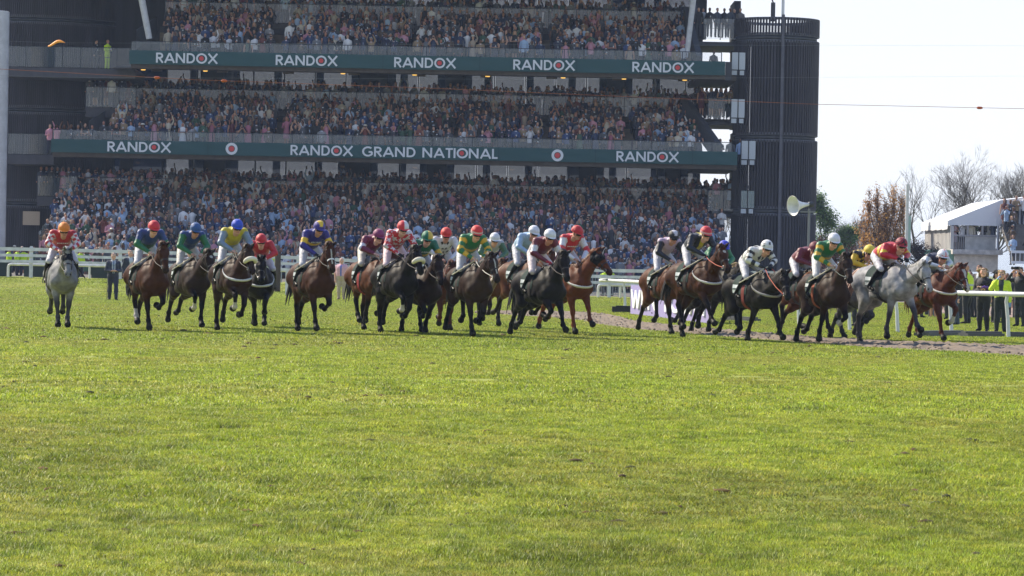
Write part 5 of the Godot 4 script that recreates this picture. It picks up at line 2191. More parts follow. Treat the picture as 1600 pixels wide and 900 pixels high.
func build_ground() -> void:
	var xs := [-1500.0, -400.0, -120.0]
	for k in 12:
		xs.append(-60.0 + k * 4.0)
	for k in 85:
		xs.append(-12.6 + k * 0.3)
	for k in 12:
		xs.append(16.0 + k * 4.0)
	xs.append_array([120.0, 400.0, 1500.0])
	var zs := [60.0, 20.0, 4.0, -4.0, -9.0]
	for k in 100:
		zs.append(-11.0 - k * 0.3)
	for k in 68:
		zs.append(-42.0 - k * 2.0)
	zs.append_array([-200.0, -300.0, -600.0, -3000.0])
	var turf := mat(rgb(170, 180, 62), 0.95, "turf")
	turf.vertex_color_use_as_albedo = false
	turf.uv1_world_triplanar = true
	turf.albedo_texture = noise_map("turf", 0.02, false, 0.62, 1.0, 512)
	turf.uv1_scale = Vector3.ONE * 0.22
	setting("ground", sheet(xs, zs, 0.0).done(), turf)
	# concourse behind the rails, and the paved way at the right
	setting("concourse", sheet(range(-60, 62, 4).map(func(x): return float(x)), range(-152, -240, -4).map(func(z): return float(z)), 0.004).done(), mat(rgb(120, 114, 108), 0.9, "concrete"))
	var pw := MB.new()
	var far := []
	for p in [[[1465, 476], [1465, 490]], [[1500, 477], [1500, 494]], [[1600, 479], [1600, 499]], [[1760, 482], [1760, 505]]]:
		far.append(PackedVector3Array([on_ground(p[0][0], p[0][1]) + Vector3(0, 0.01, 0), on_ground(p[1][0], p[1][1]) + Vector3(0, 0.01, 0)]))
	pw.grid(far, false, [Vector3.UP, Vector3.UP, Vector3.UP, Vector3.UP])
	setting("paved_path", pw.done(), mat(rgb(176, 152, 138), 0.9, "concrete"))
	# the sand crossing: churned strip with ridges and clods
	for k in SAND_FAR.size():
		sand_strip.append([on_ground(SAND_FAR[k][0], SAND_FAR[k][1]), on_ground(SAND_NEAR[k][0], SAND_NEAR[k][1])])
	var nz := FastNoiseLite.new()
	nz.frequency = 0.9
	nz.fractal_octaves = 4
	var sm := MB.new()
	sm.paint(rgb(124, 110, 95))
	var rings := []
	var hints := []
	for k in sand_strip.size() - 1:
		for u in 16:
			var a: Vector3 = sand_strip[k][0].lerp(sand_strip[k + 1][0], u / 16.0)
			var b: Vector3 = sand_strip[k][1].lerp(sand_strip[k + 1][1], u / 16.0)
			var r := PackedVector3Array()
			for w in 41:
				var p := a.lerp(b, w / 40.0)
				var edge := minf(1.0, minf(w, 40 - w) / 4.0)
				p.y = terrain(p.x, p.z) + 0.006 + edge * (0.03 + 0.05 * nz.get_noise_2d(p.x * 1.4, p.z * 1.4) + 0.07 * nz.get_noise_2d(p.x * 5.0, p.z * 5.0))
				r.append(p)
			rings.append(r)
			hints.append(Vector3.UP)
	sm.grid(rings, false, hints)
	for k in sm.c.size():
		var w := 0.95 + 0.6 * nz.get_noise_2d(sm.v[k].x * 3.0, sm.v[k].z * 3.0)
		sm.c[k] = Color(sm.c[k].r * w, sm.c[k].g * w, sm.c[k].b * w)
	for k in 1500:
		var j := rng.randi() % (sand_strip.size() - 2)
		var p: Vector3 = sand_strip[j][0].lerp(sand_strip[j + 1][0], rng.randf()).lerp(sand_strip[j][1].lerp(sand_strip[j + 1][1], rng.randf()), rng.randf_range(0.02, 0.98))
		var s := rng.randf_range(0.012, 0.04)
		var w := rng.randf_range(0.7, 1.1)
		sm.col = Color(0.21 * w, 0.165 * w, 0.12 * w)
		sm.ball(p + Vector3(0, terrain(p.x, p.z) + 0.03 + s * 0.3 - p.y, 0), Vector3(s, s * 0.6, s * 0.9), 5, 3, Basis(Vector3.UP, rng.randf() * 6.0))
	setting("sand_track", sm.done(), mat(Color.WHITE, 0.95, "sand"))


# a tuft of blades that lean and curl
func tuft(seed_: int, blades: int, spread: float, tall: float, width: float) -> ArrayMesh:
	var r := RandomNumberGenerator.new()
	r.seed = seed_
	var m := MB.new()
	for k in blades:
		var a := r.randf() * TAU
		var o := Vector3(cos(a), 0, sin(a)) * spread * sqrt(r.randf())
		var h := tall * r.randf_range(0.45, 1.15)
		var lean := Vector3(r.randf_range(-1, 1), 0, r.randf_range(-1, 1)) * h * 1.25
		var w := width * r.randf_range(0.7, 1.3)
		var t := Vector3(cos(a * 7.3), 0, sin(a * 7.3)) * w
		var tone := r.randf_range(0.35, 1.5)
		m.col = Color(tone * r.randf_range(0.85, 1.2), tone, tone * r.randf_range(0.6, 1.2))
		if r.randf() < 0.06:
			m.col = Color(1.6, 1.6, 2.2)  # near-white blade: a glint of light painted as colour
		var mid := o + lean * 0.4 + Vector3(0, h * 0.62, 0)
		var tip := o + lean + Vector3(0, h, 0)
		var n := t.cross(tip - o).normalized()
		if n.y < 0.0:
			n = -n
		n = (n + Vector3.UP * 0.9).normalized()
		m.tri(o - t, o + t, mid + t * 0.8, n, n, n)
		m.tri(o - t, mid + t * 0.8, mid - t * 0.8, n, n, n)
		m.tri(mid - t * 0.8, mid + t * 0.8, tip, n, n, n)
	return m.done()


func build_grass() -> void:
	var patch := FastNoiseLite.new()
	patch.frequency = 0.22
	patch.fractal_octaves = 3
	patch.seed = 8
	var fine := FastNoiseLite.new()
	fine.frequency = 1.3
	fine.fractal_octaves = 3
	# nearer the lens the blades are drawn one by one; farther off each tuft stands for a wider patch
	var bands := [[12.5, 20.0, 420.0, 34, 0.075, 0.028, 0.0022], [20.0, 34.0, 170.0, 34, 0.12, 0.028, 0.0034], [34.0, 60.0, 52.0, 34, 0.21, 0.031, 0.0056], [60.0, 152.0, 13.0, 34, 0.42, 0.034, 0.0085]]
	for b in bands:
		var where := []
		var tint := PackedColorArray()
		var area: float = 0.162 * (b[1] * b[1] - b[0] * b[0]) * 2.0 * 0.5 * 2.0 + 5.0 * (b[1] - b[0])
		var count := int(area * b[2])
		for k in count:
			var d := sqrt(lerpf(b[0] * b[0], b[1] * b[1], rng.randf()))
			var x := rng.randf_range(-1.0, 1.0) * (0.162 * d + 2.5)
			var p := Vector3(x, 0, -d)
			var n1 := patch.get_noise_2d(p.x, p.z * 0.45)
			var n2 := fine.get_noise_2d(p.x, p.z * 0.6)
			if n1 < -0.12 and rng.randf() < 0.35:
				continue
			if d > 60.0 and on_sand(p + Vector3(0, 0, 1.6 * fine.get_noise_2d(p.x * 0.7 + 9.0, p.z * 0.7))):
				continue
			if d > 146.5:
				continue
			p.y = terrain(p.x, p.z)
			var lush := clampf(0.5 + n1 * 0.9 + n2 * 0.55, 0.0, 1.0)
			var worn_shade := smoothstep(-0.08, 0.25, patch.get_noise_2d(p.x * 0.5 + 40.0, p.z * 0.33)) * (1.0 - smoothstep(22.0, 36.0, d))
			worn_shade = maxf(worn_shade, 0.85 * exp(-pow((d - 22.5 - 0.5 * x + 3.0 * n1) / 3.2, 2.0)) * smoothstep(3.2, -1.2, x + 2.0 * n1) * clampf(0.7 + n2 * 1.2, 0.0, 1.0))  # besides worn patches, a broad band of shading put into the tint
			var s := rng.randf_range(0.75, 1.2) * lerpf(0.75, 1.12, lush)
			if n2 > 0.34:
				s *= 1.15
			s *= 1.0 + 0.7 * maxf(0.0, fine.get_noise_2d(p.x * 4.0, p.z * 4.0))
			where.append(Transform3D(Basis(Vector3.UP, rng.randf() * TAU) * Basis.from_scale(Vector3(1, s, 1)), p))
			var c := Color(0.475, 0.525, 0.078).lerp(Color(0.415, 0.525, 0.052), lush)
			if n2 > 0.30:
				c = c.lerp(Color(0.26, 0.335, 0.045), 0.6)
			elif n1 < -0.18:
				c = c.lerp(Color(0.37, 0.345, 0.09), 0.4)
			if worn_shade > 0.0:
				c = c.lerp(Color(0.20, 0.235, 0.045), worn_shade * 0.72)
			var n3 := fine.get_noise_2d(p.x * 3.1 + 70.0, p.z * 2.3)
			c = c.lerp(Color(0.20, 0.27, 0.035), clampf((n3 - 0.10) * 2.6, 0.0, 0.75))
			c = c.lerp(Color(0.60, 0.59, 0.13), clampf((-0.16 - n3) * 2.4, 0.0, 0.5))
			var v := rng.randf_range(0.62, 1.38)
			tint.append(Color(c.r * v * rng.randf_range(0.92, 1.1), c.g * v, c.b * v))
		var mm := MultiMesh.new()
		mm.transform_format = MultiMesh.TRANSFORM_3D
		mm.use_colors = true
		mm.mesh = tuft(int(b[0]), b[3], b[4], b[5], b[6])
		mm.instance_count = where.size()
		for k in where.size():
			mm.set_instance_transform(k, where[k])
			mm.set_instance_color(k, tint[k])
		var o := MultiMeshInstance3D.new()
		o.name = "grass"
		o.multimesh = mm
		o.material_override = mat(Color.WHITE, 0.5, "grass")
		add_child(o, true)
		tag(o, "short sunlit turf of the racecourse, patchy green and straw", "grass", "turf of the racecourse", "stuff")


# ---------------------------------------------------------------- rails
func round_rail(pts: Array, r: float) -> ArrayMesh:
	var m := MB.new()
	m.tube(pts, [r], 12)
	return m.done()


func build_rails() -> void:
	var white := mat(rgb(226, 228, 232), 0.45, "painted")
	# far rail along the left: posts with three rails, following the rise of the turf
	var path := [[-90, 384, 434], [0, 385.5, 434.0], [130, 388.5, 434.5], [330, 394, 437], [480, 400.5, 447], [640, 409, 455], [800, 416, 461], [960, 420, 465.5], [1100, 422, 468], [1300, 425.0, 470]]
	var line := []
	for p in path:
		var top := at(p[0], p[1], 35.0)
		line.append(top)
	var curve := Curve3D.new()
	for p in line:
		curve.add_point(Vector3(p.x, p.y - 1.33, p.z))
	var o := thing("white_rail_fence", "white three rail fence running along the back of the turf before the crowd", "fence")
	var length := curve.get_baked_length()
	var n := int(length / 1.92)
	var spots := []
	for k in n + 1:
		var p := curve.sample_baked(length * k / n)
		spots.append(p)
		var pm := MB.new()
		pm.box(Vector3(0, 0.62, 0), Vector3(0.15, 1.44, 0.13))
		pm.box(Vector3(0, 1.36, 0), Vector3(0.11, 0.06, 0.10))
		if not shared.has("rail_post"):
			shared["rail_post"] = pm.done()
		put("post", shared["rail_post"], white, o, p)
	for k in n:
		for y in [[1.245, 0.15], [0.965, 0.125], [0.70, 0.125]]:
			var m := MB.new()
			m.bar(spots[k] + Vector3(0, y[0], 0.09), spots[k + 1] + Vector3(0, y[0], 0.09), 0.05, y[1])
			put("rail", m.done(), white, o)
	# hooped barriers behind it
	var hoop := MB.new()
	hoop.tube([Vector3(-1.0, -0.1, 0), Vector3(-1.0, 0.42, 0), Vector3(-0.97, 0.52, 0), Vector3(-0.88, 0.56, 0), Vector3(0.88, 0.56, 0), Vector3(0.97, 0.52, 0), Vector3(1.0, 0.42, 0), Vector3(1.0, -0.1, 0)], [0.058], 8)
	hoop.tube([Vector3(0, -0.1, 0), Vector3(0, 0.55, 0)], [0.05], 8)
	var hoop_mesh := hoop.done()
	for k in 15:
		var p := curve.sample_baked(length * (k + 0.45) / 15.0) + Vector3(0, 0, -0.75)
		p.y = maxf(p.y, terrain(p.x, p.z)) 
		var h := put("hoop_barrier", hoop_mesh, white, self, p)
		tag(h, "low white hooped barrier behind the far rail, %s from the left" % ordinal(k + 1), "barrier", "hooped barriers behind the far rail")
	# dark boards and barred barriers between rail and crowd
	for k in 13:
		var p := curve.sample_baked(length * (k + 0.5) / 13.0) + Vector3(0, 0, -2.2)
		p.y = terrain(p.x, p.z)
		if p.x < -13.0:
			var bd := MB.new()
			bd.box(Vector3(0, 0.32, 0), Vector3(2.5, 0.72, 0.05))
			bd.box(Vector3(0, 0.69, 0.01), Vector3(2.5, 0.05, 0.08))
			var b := put("dark_board", bd.done(), mat(rgb(30, 48, 50), 0.7, "painted"), self, p)
			tag(b, "dark green board standing behind the far rail, %s from the left" % ordinal(k + 1), "board", "dark boards behind the far rail")
		else:
			var b := thing("crowd_barrier", "steel crowd barrier with upright bars behind the far rail, %s from the left" % ordinal(k + 1), "barrier", p, 0.0, "barred crowd barriers behind the far rail")
			var f := MB.new()
			f.bar(Vector3(-1.25, 0.98, 0), Vector3(1.25, 0.98, 0), 0.04, 0.04)
			f.bar(Vector3(-1.25, 0.12, 0), Vector3(1.25, 0.12, 0), 0.04, 0.04)
			f.bar(Vector3(-1.25, 0, 0), Vector3(-1.25, 1.0, 0), 0.04, 0.04)
			f.bar(Vector3(1.25, 0, 0), Vector3(1.25, 1.0, 0), 0.04, 0.04)
			var steel := mat(rgb(146, 154, 170), 0.4, "metal")
			put("frame", f.done(), steel, b)
			var bars := MB.new()
			for q in 18:
				bars.bar(Vector3(-1.12 + q * 0.132, 0.12, 0), Vector3(-1.12 + q * 0.132, 0.98, 0), 0.022, 0.022)
			put("bars", bars.done(), steel, b).set_meta("kind", "stuff")
	# weathered post standing on its own, and a slim white one
	var wp := at(433, 462, 36.5)
	var pm := MB.new()
	for k in 4:
		pm.lathe([[0.13, -0.1], [0.135, 0.5], [0.128, 1.1], [0.13, 1.56], [0.11, 1.6], [0.01, 1.6]], 14)
		break
	tag(put("wooden_post", pm.done(), mat(rgb(88, 76, 66), 0.9, "slat"), self, Vector3(wp.x, terrain(wp.x, wp.z), wp.z)), "stout weathered wooden post standing on the turf before the far rail", "post")
	wp = at(448.5, 463, 37.0)
	var sm := MB.new()
	sm.box(Vector3(0, 0.5, 0), Vector3(0.16, 1.1, 0.12))
	tag(put("white_post", sm.done(), white, self, Vector3(wp.x, terrain(wp.x, wp.z), wp.z)), "short square white post beside the weathered wooden post", "post")
	# near running rail at the right: round plastic rail on legs, flared end, lilac board
	var run := [[975.0, 487.0], [1040.0, 496.0], [1110.0, 504.0], [1246.0, 513.0], [1325.0, 516.5], [1400.0, 519.5], [1484.0, 524.0], [1573.0, 528.0], [1660.0, 531.0], [1750.0, 534.0]]
	var rail := thing("running_rail", "white round running rail on slim legs curving past the spectators at right", "rail")
	var top := []
	for p in run:
		var g := on_ground(p[0], p[1])
		top.append(g + Vector3(0, 1.08, 0))
	var end := [top[0] + Vector3(0.1, -0.02, -3.6), top[0] + Vector3(-0.55, 0.0, -3.2), top[0] + Vector3(-0.80, 0.0, -2.0), top[0] + Vector3(-0.72, 0.02, -0.9), top[0] + Vector3(-0.4, 0.0, -0.2)]
	put("rail", round_rail(end + top, 0.062), white, rail)
	for k in run.size():
		var g: Vector3 = top[k] - Vector3(0, 1.08, 0)
		var leg := MB.new()
		leg.tube([g + Vector3(0.05, -0.05, 0), g + Vector3(0.02, 0.5, -0.02), g + Vector3(-0.02, 0.9, -0.05), g + Vector3(0, 1.06, 0)], [0.05, 0.046, 0.044, 0.044], 10)
		put("leg", leg.done(), white, rail)
	var net := MB.new()
	var e0: Vector3 = top[0]
	for k in 7:
		var z := -0.5 - k * 0.42
		net.bar(e0 + Vector3(-0.74, 0.05, z), e0 + Vector3(0.05, 0.05, z - 0.3), 0.16, 0.03)
	put("flared_end_slats", net.done(), mat(rgb(66, 74, 74), 0.7, "painted"), rail)
	var feet := MB.new()
	feet.box(Vector3(0, 0.1, 0), Vector3(0.95, 0.22, 0.5))
	feet.box(Vector3(0, 0.22, 0), Vector3(0.7, 0.04, 0.4))
	var f0 := on_ground(983, 489)
	tag(put("rubber_block", feet.done(), mat(rgb(34, 34, 36), 0.8, "painted"), self, f0 + Vector3(-0.1, 0, -0.5)), "black rubber ballast block under the flared end of the running rail", "block")
	var a := on_ground(986, 491)
	var c := on_ground(1112, 507)
	var board := thing("sponsor_board", "lilac sponsor board with large white letters standing along the running rail", "board")
	var dir := c - a
	var panels := 3
	var face := Basis(dir.normalized(), Vector3.UP, dir.normalized().cross(Vector3.UP))
	for k in panels:
		var mid := a + dir * (k + 0.5) / panels + Vector3(0, 0.5, 0)
		var bm := MB.new()
		bm.box(Vector3.ZERO, Vector3(dir.length() / panels - 0.03, 0.96, 0.05))
		put("panel", bm.done(), mat(rgb(150, 140, 190), 0.6, "canvas"), board, mid, face)
	letters(board, "WEN TOWN", 0.62, Transform3D(face, a + Vector3(0, 0.22, 0) + face.z * 0.03 + face.x * 0.4), mat(rgb(232, 232, 238), 0.6, "ink"), null, dir.length() * 0.94 / (width_of("WEN TOWN") * 0.62))
	# flat cable trunking lying on the grass beside the rail
	for s in [[1440.0, 526.0, 1500.0, 525.0], [1505.0, 526.5, 1562.0, 527.0], [1576.0, 527.5, 1640.0, 529.0], [1135.0, 501.0, 1180.0, 503.0]]:
		var p0 := on_ground(s[0], s[1])
		var p1 := on_ground(s[2], s[3])
		var m := MB.new()
		m.bar(p0 + Vector3(0, 0.05, 0), p1 + Vector3(0, 0.05, 0), 0.42, 0.09)
		m.bar(p0 + Vector3(0, 0.12, 0), p1 + Vector3(0, 0.12, 0), 0.2, 0.05)
		tag(put("cable_ramp", m.done(), mat(rgb(90, 92, 92), 0.6, "painted"), self), "flat grey cable ramp on the grass below the running rail, %s" % ["left end", "middle", "right end", "behind the dark horses"][[1440.0, 1505.0, 1576.0, 1135.0].find(s[0])], "cable ramp", "cable ramps by the running rail")


# lumps of torn turf: trodden in, and a few kicked up round the hooves
func build_divots(spots: Array) -> void:
	var m := MB.new()
	var r := RandomNumberGenerator.new()
	r.seed = 91
	for k in 420:
		var d := lerpf(14.0, 74.0, pow(r.randf(), 1.3))
		var p := Vector3(r.randf_range(-1, 1) * (0.162 * d + 1.0), 0, -d)
		p.y = terrain(p.x, p.z) + 0.012
		var s := r.randf_range(0.012, 0.04) * (0.6 + d / 60.0)
		m.paint(rgb(70 + r.randi() % 30, 60 + r.randi() % 20, 40))
		m.ball(p, Vector3(s * r.randf_range(0.9, 2.2), s * 0.55, s), 6, 3, Basis(Vector3.UP, r.randf() * 6.0))
	for q in spots:
		for k in 4:
			var a := r.randf() * TAU
			var p: Vector3 = q + Vector3(cos(a), 0, sin(a)) * r.randf_range(0.1, 0.8) + Vector3(0, pow(r.randf(), 2.5) * 0.5 + 0.01, 0)
			var s := r.randf_range(0.008, 0.020)
			if r.randf() < 0.5:
				m.paint(rgb(64, 54, 38))
			else:
				m.paint(rgb(86, 92, 40))
			m.ball(p, Vector3(s, s * 0.7, s * 1.3), 5, 3, Basis(Vector3(1, 1, 0).normalized(), r.randf() * 6.0))
	tag(put("turf_clods", m.done(), mat(Color.WHITE, 0.95, "sand")), "small clods of torn turf scattered over the racecourse and round the hooves", "turf clods", "", "stuff")


# ---------------------------------------------------------------- trees and buildings behind
func limbs(m: MB, r: RandomNumberGenerator, a: Vector3, dir: Vector3, len: float, rad: float, depth: int, spread: float, tips: Array, up := 0.12) -> void:
	var pts := [a]
	var radii := [rad]
	var p := a
	var d := dir
	var seg := 3
	for k in seg:
		d = (d + Vector3(r.randf_range(-1, 1), r.randf_range(-0.6, 0.8) + up, r.randf_range(-1, 1)) * 0.16).normalized()
		p += d * len / seg
		pts.append(p)
		radii.append(rad * lerpf(1.0, 0.62, (k + 1.0) / seg))
	m.tube(pts, radii, 7 if depth > 3 else (5 if depth > 1 else 3), false)
	if depth <= 0:
		tips.append([p, d])
		return
	var n := 2 + (1 if r.randf() < 0.55 else 0)
	for k in n:
		var side := Vector3(r.randf_range(-1, 1), r.randf_range(-0.35, 0.5), r.randf_range(-1, 1)).normalized()
		var nd := (d + side * spread * r.randf_range(0.6, 1.1)).normalized()
		var start: Vector3 = p if k == 0 else pts[r.randi_range(1, seg)]
		limbs(m, r, start, nd, len * r.randf_range(0.66, 0.84), rad * r.randf_range(0.56, 0.70), depth - 1, spread, tips, up)


func bare_tree(label: String, px: float, py: float, s: float, tall: float, seed_: int, spread: float, depth := 7) -> void:
	var p := at(px, py, s)
	var o := thing("bare_tree", label, "tree", Vector3(p.x, 0.0, p.z), 0.0, "bare trees behind the marquee")
	var r := RandomNumberGenerator.new()
	r.seed = seed_
	var bark := mat(rgb(120, 110, 106), 0.9, "slat")
	var m := MB.new()
	var tips := []
	var h := tall * 0.16
	m.tube([Vector3(0, -0.2, 0), Vector3(0, h * 0.6, 0), Vector3(0.05, h, 0)], [tall * 0.030, tall * 0.024, tall * 0.021], 10, false)
	put("trunk", m.done(), bark, o)
	var c := MB.new()
	for k in 5:
		var an := TAU * k / 5.0 + r.randf()
		limbs(c, r, Vector3(0.05, h * 0.95, 0), Vector3(cos(an) * spread, 1.0, sin(an) * spread).normalized(), tall * (0.25 if depth < 7 else 0.22), tall * (0.0115 if depth < 7 else 0.0082), depth - 1, 0.55, tips)
	var cr := put("branches", c.done(), bark, o)
	var tw := MB.new()
	for t in tips:
		for k in 2:
			var d: Vector3 = (t[1] + Vector3(r.randf_range(-1, 1), r.randf_range(-0.4, 0.6), r.randf_range(-1, 1)) * 0.7).normalized()
			tw.tube([t[0], t[0] + d * 0.3, t[0] + d * r.randf_range(0.45, 0.8) + Vector3(0, -0.03, 0)], [0.009, 0.007, 0.003], 3, false)
	put("twigs", tw.done(), bark, cr).set_meta("kind", "stuff")


# leaves on twigs spread through lobes of a crown
func leafy(called: String, label: String, px: float, py: float, s: float, lobes: Array, count: int, size: float, tones: Array, seed_: int, group := "", upright := false) -> void:
	var p := at(px, py, s)
	var o := thing(called, label, "tree" if "tree" in called else "shrub", Vector3(p.x, 0.0, p.z), 0.0, group)
	var r := RandomNumberGenerator.new()
	r.seed = seed_
	var bark := mat(rgb(76, 64, 56), 0.9, "slat")
	var m := MB.new()
	var lv := MB.new()
	var base := Vector3(0, 0, 0)
	m.tube([base + Vector3(0, -0.2, 0), Vector3(0, lobes[0][0].y * 0.5, 0), lobes[0][0]], [0.22, 0.16, 0.07], 9, false)
	var each := count / lobes.size()
	for l in lobes:
		var c: Vector3 = l[0]
		var e: Vector3 = l[1]
		m.tube([Vector3(0, c.y * 0.35, 0), Vector3(c.x * 0.5, c.y * 0.65, c.z * 0.5), c], [0.055, 0.04, 0.02], 6, false)
		var sprigs := maxi(6, each / 14)
		for k in sprigs:
			var q := Vector3(r.randfn(), r.randfn(), r.randfn()).normalized() * pow(r.randf(), 0.45)
			var tip := c + q * e
			var root := c + q * e * 0.35
			if upright:
				root = tip - Vector3(q.x * 0.15, e.y * 0.35, q.z * 0.15)
			m.tube([root, root.lerp(tip, 0.6) + Vector3(0, 0.05, 0), tip], [0.016, 0.010, 0.004], 3, false)
			var tone: Array = tones[r.randi() % tones.size()]
			for n in 14:
				var u := r.randf_range(0.35, 1.1)
				var w := root.lerp(tip, u) + Vector3(r.randf_range(-1, 1), r.randf_range(-1, 1), r.randf_range(-1, 1)) * size * 1.5
				var v := r.randf_range(0.75, 1.25)
				var base_c := lin(tone)
				lv.col = Color(base_c.r * v, base_c.g * v, base_c.b * v)
				var d := Vector3(r.randf_range(-1, 1), r.randf_range(-1, 0.6), r.randf_range(-1, 1)).normalized()
				var x := d.cross(Vector3(r.randf_range(-1, 1), 1, r.randf_range(-1, 1))).normalized()
				var len := size * r.randf_range(0.7, 1.3)
				var nn := d.cross(x).normalized()
				lv.tri(w, w + d * len * 0.5 + x * len * 0.28, w + d * len, nn, nn, nn)
				lv.tri(w, w + d * len, w + d * len * 0.5 - x * len * 0.28, nn, nn, nn)
	put("trunk", m.done(), bark, o)
	put("crown", lv.done(), mat(Color.WHITE, 0.6, "leaf"), o).set_meta("kind", "stuff")


func build_trees() -> void:
	bare_tree("tall bare tree with a wide crown behind the marquee roof at the far right", 1540, 400, 20.0, 12.5, 11, 0.8, 7)
	bare_tree("bare tree with wispy crown between the brown tree and the marquee", 1448, 400, 20.0, 10.0, 24, 0.7, 6)
	bare_tree("bare tree cut by the right picture edge behind the marquee", 1625, 400, 19.0, 11.4, 37, 0.75, 6)
	bare_tree("pale bare tree left of the tall brown leaved tree", 1342, 400, 18.0, 6.6, 45, 0.6, 7)
	bare_tree("bare tree seen through the gap between grandstand and stair tower", 1122, 400, 15.0, 10.6, 52, 0.6, 7)
	var brown := []
	for k in 13:
		var a := TAU * k / 13.0
		var q := 0.35 + 0.75 * fposmod(k * 0.37, 1.0)
		brown.append([Vector3(cos(a) * q * 1.5, 2.6 + 2.5 * fposmod(k * 0.61, 1.0), sin(a) * q * 1.2), Vector3(0.6, 1.5, 0.5)])
	for k in 5:
		brown.append([Vector3(-1.0 + k * 0.5, 5.6 + 0.5 * sin(k * 2.3), 0.1 * k), Vector3(0.24, 1.4, 0.22)])
	leafy("brown_tree", "upright tree with sparse golden brown leaves right of the stair tower", 1381, 410, 25.0, brown, 11500, 0.125, [[186, 138, 78], [154, 116, 76], [204, 156, 72], [140, 114, 84], [168, 130, 86]], 5, "", true)
	leafy("green_tree", "rounded green tree just right of the dark stair tower", 1289, 410, 23.0, [[Vector3(-0.4, 3.0, 0), Vector3(1.4, 1.6, 1.1)], [Vector3(0.8, 3.2, 0), Vector3(1.1, 1.3, 1.0)], [Vector3(0.0, 5.0, 0), Vector3(1.0, 1.2, 1.0)], [Vector3(1.5, 4.0, 0.2), Vector3(0.8, 0.8, 0.8)], [Vector3(-0.6, 6.1, 0.2), Vector3(0.8, 1.1, 0.8)]], 12000, 0.15, [[88, 122, 62], [108, 142, 70], [74, 104, 60], [130, 156, 84]], 6)
	leafy("red_shrub", "rusty red leaved shrub below the green tree", 1317, 415, 28.0, [[Vector3(-0.9, 2.1, 0), Vector3(1.1, 1.2, 0.9)], [Vector3(0.5, 2.2, 0), Vector3(0.9, 1.0, 0.8)], [Vector3(-0.2, 1.1, 0.2), Vector3(1.4, 1.0, 0.8)], [Vector3(-1.1, 2.9, 0), Vector3(0.7, 0.7, 0.6)]], 9000, 0.10, [[170, 92, 72], [120, 60, 48], [172, 92, 62], [92, 74, 50]], 7)
	leafy("purple_shrub", "dark purple leaved shrub between the white pole and the marquee", 1443, 415, 28.0, [[Vector3(0, 1.5, 0), Vector3(1.0, 1.3, 0.8)], [Vector3(-0.3, 2.7, 0), Vector3(0.8, 1.0, 0.7)], [Vector3(0.6, 2.4, 0), Vector3(0.7, 1.1, 0.6)]], 5200, 0.10, [[52, 40, 44], [66, 46, 48], [40, 34, 38], [96, 62, 50]], 8)
	leafy("hedge_shrub", "olive green hedge behind the brown tree's foot", 1390, 415, 26.0, [[Vector3(-1.3, 0.9, 0), Vector3(1.0, 0.9, 0.6)], [Vector3(0.3, 1.0, 0), Vector3(1.2, 1.0, 0.6)], [Vector3(1.3, 1.2, 0), Vector3(0.7, 1.1, 0.6)]], 5200, 0.11, [[98, 98, 78], [66, 68, 54], [92, 86, 66]], 9)
	leafy("ivy_shrub", "yellow green climber on the post beside the stair tower's foot", 1122, 412, 24.0, [[Vector3(0.1, 1.6, 0), Vector3(0.35, 1.2, 0.35)], [Vector3(0.2, 2.6, 0), Vector3(0.3, 0.7, 0.3)], [Vector3(-0.5, 0.9, 0), Vector3(0.7, 0.6, 0.5)]], 1700, 0.10, [[128, 124, 70], [104, 110, 62], [150, 138, 90]], 10)
	# spiky young plant before the tower
	var p := at(1230, 425, 33.0)
	var o := thing("spiky_plant", "spiky light green plant growing before the stair tower", "plant", Vector3(p.x, 0.1, p.z))
	var m := MB.new()
	for k in 26:
		var a := rng.randf() * TAU
		m.paint(rgb(110 + rng.randi() % 40, 132 + rng.randi() % 30, 62))
		var h := rng.randf_range(0.7, 1.55)
		var b := Vector3(cos(a), 0, sin(a)) * 0.3
		m.tube([b * 0.4, b + Vector3(0, h * 0.6, 0), b * 1.8 + Vector3(0, h, 0)], [0.04, 0.03, 0.006], 4, false, 0.4)
	put("leaves", m.done(), mat(Color.WHITE, 0.6, "leaf"), o)


